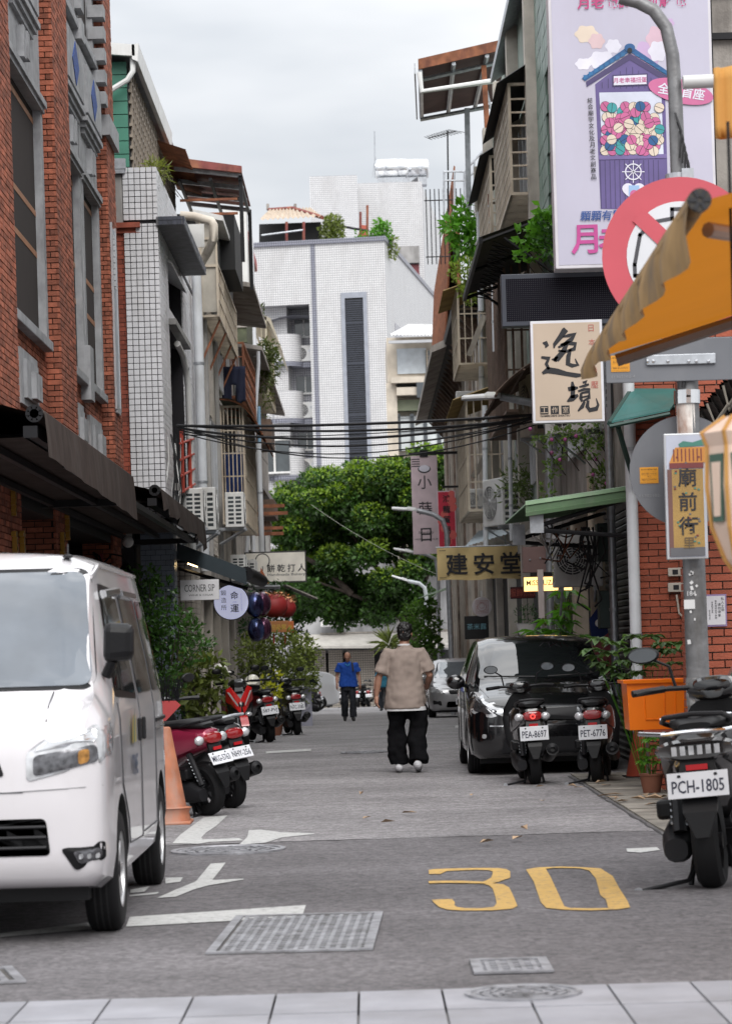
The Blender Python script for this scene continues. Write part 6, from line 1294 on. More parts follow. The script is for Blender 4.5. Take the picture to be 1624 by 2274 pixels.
# ---- things on the orange brick
t = thing('notice', 'white paper notice with purple border on the orange brick wall', 'notice', V(1588, 1355, 22.58)); MB().box(-.095, .095, 0, .008, -.14, .14).build('border', mat('notice_purple', (.25, .18, .32), .6), t); MB().box(-.082, .082, -.004, 0, -.125, .125).build('paper', mat('notice_paper', (.58, .56, .58), .7), t)
for x, s_, h, z0 in ((.06, '私人土地', .026, .10), (.03, '請勿停車', .026, .05), (0, '若有損毀恕不負責', .017, .08), (-.03, '敬請配合謝謝', .014, .07), (-.055, '拖吊費用自理', .012, .0)):
    for i, ch in enumerate(s_): put_text(t, ch, x, z0 - i*h*1.22, h, INK, -.006)
t = thing('wall_socket', 'pair of white electric fittings on the brick corner', 'socket')
for (u, v, ww, hh) in ((1497, 1270, .075, .045), (1499, 1304, .085, .05)): p = V(u, v, 27.97); MB().box(p.x - ww, p.x + ww, 27.93, 27.99, p.z - hh, p.z + hh).build('socket_plate', mat('ivory_plastic', (.5, .46, .4), .5), t, bev=.006); MB().box(p.x - .03, p.x + .03, 27.926, 27.93, p.z - .025, p.z + .025).build('socket_hole', INK, t)
p = V(1501, 1320, 27.95); MB().tube([p, p + Vector((.02, 0, -.2)), p + Vector((.12, 0, -.3)), p + Vector((.3, 0, -.32))], .012, 6).build('cord', MATS['ivory_plastic'], t, True)
# orange crate on a ledge
a, b = V(1403, 1622, 24.6), V(1525, 1507, 24.6); cx = (a.x + b.x)/2 + .02; w2 = (b.x - a.x)/2 + .06; hz = b.z - a.z
t = thing('plastic_crate', 'bright orange plastic crate standing on a brick ledge', 'crate', (cx, 24.9, a.z)); OR = mat('orange_plastic', (.95, .20, .004), .4, var=.04)
k_ = .93; q4 = lambda s_, z, d=0: [(-w2*s_ - d, -.26*s_ - d, z), (w2*s_ + d, -.26*s_ - d, z), (w2*s_ + d, .26*s_ + d, z), (-w2*s_ - d, .26*s_ + d, z)]
MB().loft([q4(k_, 0), q4(1, hz), q4(.97, hz), q4(.86, .03)]).build('tub', OR, t, bev=.01); MB().loft([q4(1, hz - .03, .03), q4(1, hz, .035), q4(1, hz, .0), q4(1, hz - .03, 0), q4(1, hz - .03, .03)], caps=False).build('rim', OR, t)
for x0, x1 in ((-.16, .03), (.14, .22)):
    def F(x, z, d=.008): s_ = k_ + (1 - k_)*z/hz; return (x*s_, -.26*s_ - d, z)
    MB().slab([F(x0, .1), F(x1, .1), F(x1, hz - .09), F(x0, hz - .09)], (0, .012, 0)).build('moulded_panel', OR, t, bev=.006)
    MB().tube([F(x0, .1), F(x0, hz - .09), F(x1, hz - .09), F(x1, .1), F(x0, .1)], .006, 5).build('moulded_rim', OR, t)
t = thing('brick_ledge', 'low brick ledge carrying the orange crate', 'ledge', (cx + .1, 24.9, 0)); MB().box(-w2 + .12, w2, -.2, .25, 0, a.z - .04).build('core', MORTARL, t); MB().box(-w2 + .05, w2 + .04, -.26, .28, a.z - .04, a.z - .001).build('cap', BRICK2, t)
pieces(t, 'brick', bricks_y(-.24, -w2 + .1, w2, 0, a.z - .05, .215, .0685, .012, .035), BRICK2)
# ================================================================== vehicles
def cat_interp(tab, y):
    """Catmull-Rom through rows (y, values...)"""
    n = len(tab); i = 0
    while i < n - 2 and y > tab[i+1][0]: i += 1
    a, b = tab[i], tab[i+1]; t = (y - a[0]) / (b[0] - a[0]); p, q = tab[max(i-1, 0)], tab[min(i+2, n-1)]; o = []
    for k in range(1, len(a)):
        def sl(r0, r1): return (r1[k] - r0[k]) / ((r1[0] - r0[0]) or 1)
        m0 = sl(p, b)*(b[0] - a[0]) if p is not a else sl(a, b)*(b[0] - a[0]); m1 = sl(a, q)*(b[0] - a[0]) if q is not b else sl(a, b)*(b[0] - a[0])
        d = b[k] - a[k]
        if abs(d) < 1e-5 or m0*d < 0: m0 = 0
        if abs(d) < 1e-5 or m1*d < 0: m1 = 0
        if d: m0 = math.copysign(min(abs(m0), 3*abs(d)), m0 or d); m1 = math.copysign(min(abs(m1), 3*abs(d)), m1 or d)
        o.append((2*t**3 - 3*t*t + 1)*a[k] + (t**3 - 2*t*t + t)*m0 + (-2*t**3 + 3*t*t)*b[k] + (t**3 - t*t)*m1)
    return o
def car_body(tab, ny=70):
    """tab rows: y, half width, roof/hood height, bottom height, belt height, tumblehome inset at the top, front-corner rounding"""
    y0, y1 = tab[0][0], tab[-1][0]; rings = []
    ys = [y0 + (y1-y0)*(.5 - .5*math.cos(math.pi*i/ny))*.35 + (y1-y0)*(i/ny)*.65 for i in range(ny + 1)]
    for y in ys:
        w_, top, bot, belt, ins, crown = cat_interp(tab, y); belt = min(belt, top - .02); P = []
        side = [(w_*.90, bot), (w_*.975, bot + .05), (w_, bot + .18), (w_, (bot + belt)/2 + .05), (w_*.995, belt - .06), (w_*.985, belt)]
        hh = top - belt
        side += [(w_*.985 - ins*.25, belt + hh*.25), (w_*.985 - ins*.55, belt + hh*.5), (w_*.985 - ins*.85, belt + hh*.75), (w_*.985 - ins*1.05, belt + hh*.90)]
        wt = w_*.985 - ins*1.05
        side += [(wt*.93, top - crown*.55 - .012), (wt*.80, top - crown*.3), (wt*.5, top - crown*.1), (wt*.2, top)]
        R_ = [(x, y, z) for x, z in side]; Lf = [(-x, y, z) for x, z in reversed(side)]
        rings.append(R_ + Lf)
    return rings
def bvh_of(o): return BVHTree.FromPolygons([v.co.copy() for v in o.data.vertices], [tuple(p.vertices) for p in o.data.polygons])
def roundpoly(pts, r, n=5):
    o = []; N = len(pts)
    for i in range(N):
        p, a, b = Vector(pts[i]).to_2d() if False else Vector(pts[i]), Vector(pts[i-1]), Vector(pts[(i+1) % N])
        u, v = (a - p), (b - p); d = min(r, u.length*.45, v.length*.45); s, e = p + u.normalized()*d, p + v.normalized()*d
        for k in range(n + 1): t = k/n; o.append(tuple(s.lerp(p, t).lerp(p.lerp(e, t), t)))
    return o
def decal(bvh, name, parent, pts, axis, m_, off=.006, rnd=.03, rings=4, thick=0, dense=2):
    """patch laid on a body: outline pts in the plane seen along axis ('-y','+y','x','-x','z'), pushed out by off."""
    q = roundpoly([(a, b) for a, b in pts], rnd) if rnd else [tuple(p) for p in pts]
    o = []
    for i in range(len(q)):
        a, b = Vector(q[i]), Vector(q[(i+1) % len(q)]); n = max(1, int((b - a).length/.12))
        for k in range(n): o.append(a.lerp(b, k/n))
    c = sum(o, Vector((0, 0))) / len(o)
    org, d = {'-y': (lambda a, b: Vector((a, -9, b)), Vector((0, 1, 0))), '+y': (lambda a, b: Vector((a, 19, b)), Vector((0, -1, 0))), 'x': (lambda a, b: Vector((9, a, b)), Vector((-1, 0, 0))), '-x': (lambda a, b: Vector((-9, a, b)), Vector((1, 0, 0))), 'z': (lambda a, b: Vector((a, b, 9)), Vector((0, 0, -1)))}[axis]
    last = None; rows = []
    for k in range(rings + 1):
        f = 1 - k/rings; f = max(f, .02); row = []
        for p in o:
            w_ = c + (p - c)*f; hit = bvh.ray_cast(org(w_.x, w_.y), d)
            P = hit[0] if hit[0] is not None else last
            if hit[0] is not None: last = P
            if P is None: P = org(w_.x, w_.y) + d*9
            row.append(P - d*off)
        rows.append(row)
    return MB().loft(rows).build(name, m_, parent, True, ang=70)
def line_decal(bvh, name, parent, pts, axis, m_, w_=.006, off=.003):
    org, d = {'-y': (lambda a, b: Vector((a, -9, b)), Vector((0, 1, 0))), 'x': (lambda a, b: Vector((9, a, b)), Vector((-1, 0, 0))), '-x': (lambda a, b: Vector((-9, a, b)), Vector((1, 0, 0))), '+y': (lambda a, b: Vector((a, 19, b)), Vector((0, -1, 0))), 'z': (lambda a, b: Vector((a, b, 9)), Vector((0, 0, -1)))}[axis]
    P = []
    for i in range(len(pts) - 1):
        a, b = Vector(pts[i]), Vector(pts[i+1]); n = max(2, int((b - a).length/.08))
        for k in range(n + (i == len(pts) - 2)):
            w2 = a.lerp(b, k/n); h = bvh.ray_cast(org(w2.x, w2.y), d)[0]
            if h is not None: P.append(h - d*off)
    if len(P) > 1: return MB().tube(P, w_/2, 5).build(name, m_, parent, True)
def wheel(parent, x, y, r, w_, rim_m, sgn, spokes=7, name='wheel'):
    """sgn: +1 outer face towards +x."""
    t = bpy.data.objects.new(name, None); COL.objects.link(t); t.parent = parent; t.location = (x, y, r)
    MB().lathe([(r*.62, -w_/2), (r*.90, -w_/2), (r*.97, -w_*.42), (r, -w_*.3), (r, w_*.3), (r*.97, w_*.42), (r*.90, w_/2), (r*.62, w_/2)], 36, ax='x').build('tyre', RUBBER, t, True)
    gr = MB()
    for k in (-.18, 0, .18): gr.lathe([(r*1.003, w_*k - .006), (r*1.003, w_*k + .006)], 36, ax='x')
    gr.build('tread_groove', DARK, t)
    s = sgn; MB().lathe([(r*.66, s*w_*.46), (r*.64, s*w_*.5), (r*.60, s*w_*.46), (r*.58, s*w_*.2), (r*.2, s*w_*.16), (.01, s*w_*.16)], 32, ax='x').build('rim', rim_m, t, True)
    for k in range(spokes):
        q = 2*math.pi*k/spokes; MB().cbox((s*w_*.36, r*.36*math.cos(q), r*.36*math.sin(q)), (w_*.12, r*.46, r*.13), Matrix.Rotation(q, 3, 'X')).build('spoke', rim_m, t, bev=.008)
    MB().lathe([(.01, s*w_*.44), (r*.13, s*w_*.43), (r*.16, s*w_*.3)], 16, ax='x').build('hub_cap', DARKM, t, True)
    return t
def cut_arches(o, wheels, dark):
    """wheel housings cut out of the body; the housing faces get the dark second material."""
    o.data.materials.append(dark)
    m = MB()
    for y, r, z in wheels: m.lathe([(r, -2), (r, 2)], 32, (0, y, z), 'x', caps=True)
    c = m.build('cutter', None); md = o.modifiers.new('b', 'BOOLEAN'); md.object = c; md.operation = 'DIFFERENCE'; md.solver = 'EXACT'
    bake(o, c); bpy.data.objects.remove(c)
    while len(o.data.materials) < 2: o.data.materials.append(dark)
    for p in o.data.polygons:
        cc = p.center; p.use_smooth = True
        for y, r, z in wheels:
            d = Vector((0, cc.y - y, cc.z - z)); 
            if d.length < r*1.03 and abs(p.normal.x) < .5 and p.normal.dot(d) < -.5*d.length and d.length > r*.9: p.material_index = 1
    o.data.set_sharp_from_angle(angle=rad(38))
def paint_mat(name, c, metal=0., rough=.3): return mat(name, c, rough, metal, var=.015, coat=1., spec=.5)
def plate(parent, s_, loc, rot, w_=.30, h_=.15, tilt=0., name='number_plate'):
    """white number plate facing local -y; rot about z, tilt about x."""
    e = bpy.data.objects.new(name, None); COL.objects.link(e); e.parent = parent; e.location = loc; e.rotation_euler = (tilt, 0, rot)
    MB().box(-w_/2, w_/2, 0, .004, -h_/2, h_/2).build('plate', mat('plate_white', (.66, .67, .70), .4), e, bev=.004)
    put_text(e, s_, 0, -h_*.06, h_*.50, mat('plate_ink', (.025, .028, .05), .5), -.002, w_*.86, bold=.012)
    for x in (-.3, .3): MB().lathe([(.008, -.003), (.008, 0)], 8, (x*w_, 0, h_*.36), 'y', caps=True).build('bolt', DARKM, e)
    return e
LENS = mat('lamp_lens', (.55, .56, .58), .06, .3, var=.3, vs=14, coat=1); LENSD = mat('lamp_inner', (.14, .14, .15), .15, .7, var=.5, vs=30); AMB = mat('amber_lens', (.6, .20, .02), .15, coat=1); REDL = mat('red_lens', (.28, .012, .015), .12, coat=1); REFL = mat('red_reflector', (.45, .01, .015), .2)
# ---------------------------------------------------------------- white van
van = thing('delivery_van', 'white panel van with door lettering parked in front of the brick building', 'van', (-2.15, 12.95, 0)); van.scale = (1, 1, 1.025)
WV = mat('van_white', (.62, .60, .62), .3, var=.02, coat=1., dirt=(.40, .36, .33), ds=2.2, dd=.16); 
tab = [(0.0, .66, .90, .42, .80, .02, .05), (.03, .765, 1.07, .34, .96, .03, .05), (.11, .815, 1.17, .29, 1.06, .05, .06), (.26, .835, 1.22, .27, 1.10, .06, .06), (.40, .84, 1.27, .25, 1.10, .08, .06), (.48, .84, 1.36, .25, 1.12, .10, .06), (.66, .84, 1.58, .24, 1.14, .12, .07), (.88, .84, 1.82, .24, 1.15, .135, .09), (1.02, .84, 1.92, .24, 1.15, .14, .10), (1.28, .84, 1.98, .24, 1.15, .14, .09), (2.4, .84, 2.0, .24, 1.15, .14, .08), (3.6, .835, 1.99, .25, 1.15, .14, .08), (3.95, .82, 1.95, .28, 1.15, .14, .07), (4.06, .77, 1.86, .36, 1.12, .12, .06), (4.10, .70, 1.6, .45, 1.05, .08, .05)]
ro = MB().loft(car_body(tab, 90)).build('body', WV, van, True)
cut_arches(ro, ((.74, .365, .34), (3.40, .365, .34)), DARK)
bv = bvh_of(ro)
decal(bv, 'windscreen', van, [(-.74, 1.27), (.74, 1.27), (.66, 1.86), (-.66, 1.86)], '-y', mat('windscreen_glass', (.10, .115, .135), .04, .3, var=.35, vs=1.6, spec=1., coat=.8), .012, .07, 12)
g = decal(bv, 'windscreen_seal', van, [(-.76, 1.25), (.76, 1.25), (.68, 1.88), (-.68, 1.88)], '-y', BLACKP, .005, .08, 12)
decal(bv, 'door_window', van, [(.84, 1.24), (1.92, 1.20), (1.92, 1.74), (1.18, 1.76)], 'x', GLASSC, .005, .05); decal(bv, 'door_window_seal', van, [(.78, 1.20), (1.96, 1.17), (1.96, 1.78), (1.15, 1.80)], 'x', BLACKP, .002, .05)
decal(bv, 'side_window', van, [(2.1, 1.20), (3.0, 1.20), (3.0, 1.74), (2.1, 1.74)], 'x', GLASSC, .005, .06); decal(bv, 'side_window', van, [(3.12, 1.20), (3.88, 1.20), (3.82, 1.74), (3.12, 1.74)], 'x', GLASSC, .005, .06)
for s_ in (1, -1):
    ax = '-y'
    decal(bv, 'headlight_bezel', van, [(s_*.44, .81), (s_*.44, .95), (s_*.52, 1.01), (s_*.80, 1.085), (s_*.826, .90)], ax, LENS, .006, .03, 5)
    hl = decal(bv, 'headlight_lens', van, [(s_*.475, .835), (s_*.475, .935), (s_*.79, .985), (s_*.80, .90)], ax, LENSD, .012, .03, 4); decal(bv, 'headlight_strip', van, [(s_*.475, .955), (s_*.54, 1.0), (s_*.79, 1.06), (s_*.79, 1.0)], ax, CHROME, .012, .02, 3)
    decal(bv, 'headlight_side', van, [(.06, .89), (.06, 1.06), (.34, 1.085), (.38, .985), (.30, .93)], 'x' if s_ > 0 else '-x', LENS, .006, .02, 4)
    decal(bv, 'indicator', van, [(s_*.70, .885), (s_*.70, .955), (s_*.755, .965), (s_*.755, .90)], ax, mat('amber_lamp', (.45, .22, .06), .2, .4, var=.5, vs=30), .016, .02, 3)
    decal(bv, 'fog_lamp_bezel', van, [(s_*.60, .48), (s_*.67, .37), (s_*.815, .42), (s_*.815, .51)], ax, BLACKP, .008, .02, 3); decal(bv, 'fog_lamp', van, [(s_*.66, .465), (s_*.69, .40), (s_*.80, .43), (s_*.80, .48)], ax, LENSD, .014, .02, 3)
for k in range(3): decal(bv, 'fog_led', van, [(.69 + k*.04, .425), (.71 + k*.04, .43), (.71 + k*.04, .455), (.69 + k*.04, .45)], '-y', LENS, .018, .01, 2)
decal(bv, 'lower_grille', van, [(-.55, .45), (.55, .45), (.53, .63), (-.53, .63)], '-y', BLACKP, .006, .03)
for k in range(3): MB().tube([bv.ray_cast(Vector((x, -9, .49 + k*.05)), Vector((0, 1, 0)))[0] + Vector((0, -.014, 0)) for x in (-.53, -.3, 0, .3, .53)], .009, 5).build('grille_bar', DARKM, van)
decal(bv, 'upper_grille', van, [(-.33, .84), (.33, .84), (.30, .93), (-.30, .93)], '-y', DARKM, .006, .02)
SEAM = mat('panel_gap', (.06, .06, .065), .6)
line_decal(bv, 'panel_seam', van, [(-.55, .90), (-.42, .76), (.42, .76)], '-y', SEAM); line_decal(bv, 'panel_seam', van, [(.54, 1.10), (.545, 1.24)], '-y', SEAM, .009); line_decal(bv, 'panel_seam', van, [(-.54, 1.10), (-.545, 1.24)], '-y', SEAM)
line_decal(bv, 'panel_seam', van, [(.30, .76), (.81, .78)], '-y', mat('soft_gap', (.3, .3, .31), .6), .005)
line_decal(bv, 'door_seam', van, [(.80, 1.17), (.84, .75), (1.12, .55), (1.15, .42), (1.98, .40), (2.03, 1.78)], 'x', SEAM, .008); line_decal(bv, 'door_seam', van, [(2.06, .42), (3.02, .42), (3.06, 1.78)], 'x', SEAM, .008); line_decal(bv, 'slide_rail', van, [(3.06, 1.02), (3.9, 1.02)], 'x', DARKM, .03); line_decal(bv, 'slide_rail', van, [(3.06, .97), (3.9, .97)], 'x', CHROME, .014)
line_decal(bv, 'roof_gutter', van, [(1.0, 1.83), (1.4, 1.90), (3.9, 1.90)], 'x', WV, .03, .0); line_decal(bv, 'window_visor', van, [(1.15, 1.74), (1.94, 1.77)], 'x', CHROME, .05, .02); line_decal(bv, 'window_visor', van, [(2.1, 1.76), (2.95, 1.76)], 'x', CHROME, .05, .02)
for y in (1.86, 2.14): 
    h = bv.ray_cast(Vector((9, y, 1.0)), Vector((-1, 0, 0)))[0]; MB().cbox(h + Vector((.012, 0, 0)), (.022, .032, .13)).build('door_handle', DARKM, van, bev=.01)
e = bpy.data.objects.new('door_lettering', None); COL.objects.link(e); e.parent = van; h = bv.ray_cast(Vector((9, 1.45, .82)), Vector((-1, 0, 0)))[0]; e.location = h + Vector((.012, 0, 0)); e.rotation_euler = (0, 0, rad(90))
put_text(e, 'TIME', .04, 0, .11, mat('door_ink', (.03, .05, .09), .5), 0, .34, bold=.03)
for k, c_ in enumerate(((.30, .22, .03), (.06, .12, .10), (.35, .28, .06))): MB().add([(-.10 + k*.08, 0, .12), (-.02 + k*.08, 0, .12), (.03 + k*.06, 0, .34 - abs(k - 1)*.06), (-.06 + k*.08, 0, .24)], [(0, 1, 2, 3)]).build('emblem_leaf', mat('emblem%d' % k, c_, .5), e)
MB().loft([[Vector((.755, .63, 1.37)) + Vector(q) for q in ((.02, 0, 0), (.19, 0, .01), (.195, 0, .21), (.03, 0, .22))], [Vector((.755, .53, 1.37)) + Vector(q) for q in ((.03, 0, .02), (.18, 0, .03), (.185, 0, .19), (.04, 0, .20))]][::-1]).build('wing_mirror', BLACKP, van, bev=.035)
MB().tube([(.79, .62, 1.31), (.83, .59, 1.39)], .028, 8).build('mirror_arm', BLACKP, van)
MB().tube([(-.62, .445, 1.315), (-.2, .43, 1.30), (.3, .435, 1.30)], .008, 5).build('wiper', BLACKP, van)
MB().ball((.55, 1.14, 1.945), (.03, .06, .012), 10, 6).tube([(.55, 1.14, 1.95), (.545, 1.2, 2.01)], .005, 5).build('aerial', DARKM, van)
MB().box(-.70, .70, .3, 3.9, .20, .30).build('underbody', DARK, van)
SILV = mat('wheel_silver', (.50, .50, .51), .35, .7, var=.1)
for y in (.74, 3.40):
    for s_ in (1, -1): wheel(van, s_*.745, y, .315, .175, SILV, s_, 8)
# ---------------------------------------------------------------- cars
def make_car(name, label, loc, rz, tab, pm, cfg):
    t = thing(name, label, 'car', loc, rz); o = MB().loft(car_body(tab, 80)).build('body', pm, t, True); cut_arches(o, [(y, cfg['wr']*1.13, cfg['wr']) for y in cfg['wy']], DARK); bv = bvh_of(o)
    for nm, pts, ax, m_, off, rnd in cfg['decals']:
        decal(bv, nm, t, pts, ax, m_, off, rnd, 5)
        if ax in ('-y', '+y') and cfg.get('mirror', True) and all(p[0] > .05 for p in pts): decal(bv, nm, t, [(-a, b) for a, b in pts], ax, m_, off, rnd, 5)
        if ax == '-x' : decal(bv, nm, t, pts, 'x', m_, off, rnd, 5)
    for pts, ax in cfg.get('seams', ()): line_decal(bv, 'panel_seam', t, pts, ax, SEAM, .007)
    w_ = tab[len(tab)//2][1]
    for y in cfg['wy']:
        for s_ in (1, -1): wheel(t, s_*(w_ - .10), y, cfg['wr'], .19, cfg.get('rim', SILV), s_, 5)
    my, mz = cfg['mir']
    for s_ in (1, -1): MB().ball((s_*(w_ + .09), my, mz), (.105, .06, .085), 16, 10).build('wing_mirror', pm, t, True); MB().tube([(s_*(w_ - .08), my + .05, mz - .05), (s_*(w_ + .05), my, mz - .03)], .025, 6).build('mirror_stalk', BLACKP, t)
    MB().box(-w_*.85, w_*.85, .3, tab[-1][0] - .3, .13, .24).build('underbody', DARK, t)
    return t, bv
BLK = paint_mat('car_black', (.004, .004, .005), rough=.2); SLV = paint_mat('car_silver', (.34, .34, .35), .5, .3); PWH = paint_mat('car_white', (.6, .6, .61))
tabB = [(0, .50, .66, .26, .55, .02, .04), (.05, .68, .76, .20, .62, .03, .05), (.2, .80, .86, .19, .70, .04, .06), (.45, .84, .93, .18, .80, .06, .07), (.75, .845, 1.0, .18, .88, .08, .07), (.92, .845, 1.06, .18, .92, .10, .06), (1.25, .845, 1.27, .18, .95, .14, .06), (1.6, .845, 1.46, .18, .97, .17, .06), (1.95, .845, 1.535, .18, .98, .18, .06), (2.6, .845, 1.55, .18, 1.0, .18, .06), (3.5, .84, 1.50, .18, 1.0, .17, .06), (3.95, .82, 1.38, .22, 1.0, .15, .06), (4.15, .74, 1.1, .30, .9, .08, .05), (4.18, .65, .95, .36, .8, .05, .05)]
cfgB = dict(wr=.30, wy=(.78, 3.28), mir=(1.25, 1.03), rim=SILV, decals=[('windscreen', [(-.70, 1.06), (.70, 1.06), (.56, 1.45), (-.56, 1.45)], '-y', GLASSC, .006, .06), ('headlight', [(.42, .70), (.70, .92), (.80, .93), (.815, .70), (.60, .64)], '-y', LENS, .006, .04), ('headlight_inner', [(.52, .71), (.72, .86), (.78, .86), (.785, .72), (.62, .68)], '-y', LENSD, .010, .03), ('grille', [(-.36, .60), (.36, .60), (.40, .74), (-.40, .74)], '-y', DARKM, .006, .03), ('lower_grille', [(-.50, .24), (.50, .24), (.46, .42), (-.46, .42)], '-y', DARKM, .006, .03), ('bumper_line', [(-.62, .545), (.62, .545), (.62, .56), (-.62, .56)], '-y', CHROME, .005, .004), ('side_window', [(1.5, 1.02), (2.4, 1.02), (2.4, 1.42), (1.95, 1.44)], '-x', GLASSC, .005, .05), ('side_window', [(2.5, 1.02), (3.3, 1.02), (3.2, 1.42), (2.5, 1.43)], '-x', GLASSC, .005, .05), ('side_indicator', [(.9, .78), (1.0, .78), (1.0, .82), (.9, .82)], '-x', AMB, .006, .01), ('fog_lamp_bezel', [(.60, .36), (.76, .36), (.76, .52), (.60, .52)], '-y', BLACKG, .006, .08), ('fog_lamp', [(.655, .415), (.705, .415), (.705, .465), (.655, .465)], '-y', LENS, .012, .04)], seams=[([(-.74, 1.03), (-.55, .78), (-.4, .75), (.4, .75), (.55, .78), (.74, 1.03)], '-y'), ([(1.3, 1.0), (1.32, .3), (2.42, .28), (2.46, 1.0)], '-x')])
carB, bvB = make_car('parked_car', 'glossy black hatchback parked nose out behind two scooters', (1.95, 28.5, 0), 0, tabB, BLK, cfgB)
for x0, x1 in ((-.62, -.05), (.1, .62)): MB().tube([bvB.ray_cast(Vector((x, -9, 1.07 + .03*abs(x))), Vector((0, 1, 0)))[0] + Vector((0, -.012, 0)) for x in (x0, (x0+x1)/2, x1)], .010, 5).build('wiper', BLACKP, carB)
tabS = [(0, .48, .62, .25, .52, .02, .04), (.05, .66, .72, .19, .58, .03, .05), (.22, .79, .80, .18, .66, .04, .06), (.6, .84, .88, .17, .78, .06, .07), (.95, .845, .95, .17, .85, .08, .06), (1.3, .845, 1.12, .17, .88, .12, .06), (1.75, .845, 1.40, .17, .90, .17, .06), (2.1, .845, 1.455, .17, .91, .18, .06), (2.8, .845, 1.45, .17, .92, .18, .06), (3.3, .84, 1.28, .17, .93, .15, .06), (3.65, .83, 1.04, .18, .92, .1, .06), (4.1, .80, .98, .22, .88, .05, .05), (4.22, .68, .9, .34, .75, .04, .05)]
cfgS = dict(wr=.29, wy=(.80, 3.30), mir=(1.4, .98), decals=[('windscreen', [(-.68, .98), (.68, .98), (.56, 1.36), (-.56, 1.36)], '-y', mat('reflecting_glass', (.20, .22, .24), .04, .4, coat=.6), .006, .06), ('headlight', [(.44, .62), (.62, .76), (.78, .77), (.79, .63)], '-y', LENS, .006, .04), ('grille', [(-.32, .58), (.32, .58), (.36, .68), (-.36, .68)], '-y', DARKM, .006, .03), ('lower_grille', [(-.42, .26), (.42, .26), (.38, .40), (-.38, .40)], '-y', DARKM, .006, .03), ('fog_lamp_bezel', [(.52, .30), (.74, .34), (.74, .44), (.54, .42)], '-y', DARKM, .006, .03), ('side_window', [(1.7, .95), (2.5, .95), (2.5, 1.36), (2.1, 1.37)], '-x', GLASSC, .005, .05), ('tail_light', [(.55, .70), (.76, .70), (.76, .86), (.55, .86)], '+y', REDL, .006, .03), ('rear_window', [(-.58, 1.0), (.58, 1.0), (.5, 1.28), (-.5, 1.28)], '+y', GLASSC, .006, .05)], seams=[([(-.74, .93), (-.5, .72), (.5, .72), (.74, .93)], '-y')])
carS, _ = make_car('parked_car', 'silver sedan parked beyond the black hatchback', (2.34, 63.6, gz(64)), 0, tabS, SLV, cfgS); plate(carS, '1517-JD', (.0, -.06, .40), 0, .36, .15)
cfgW = dict(cfgS); carW, _ = make_car('parked_car', 'white car with red tail light at the crossing behind the walking man in blue', (-5.35, 104.5, gz(104)), rad(-78), [(a, b, c_*1.04, d, e_*1.04, f, g_) for a, b, c_, d, e_, f, g_ in tabB], PWH, dict(cfgB, decals=cfgB['decals'] + [('tail_light', [(.50, .80), (.74, .80), (.74, 1.02), (.56, .98)], '+y', REDL, .006, .03), ('rear_window', [(-.55, 1.08), (.55, 1.08), (.48, 1.36), (-.48, 1.36)], '+y', GLASSC, .006, .05)]))
carR, _ = make_car('parked_car', 'silver car mostly hidden behind the near scooter', (3.62, 17.6, 0), 0, tabS, paint_mat('car_bluegrey', (.30, .32, .36), .5), cfgS)
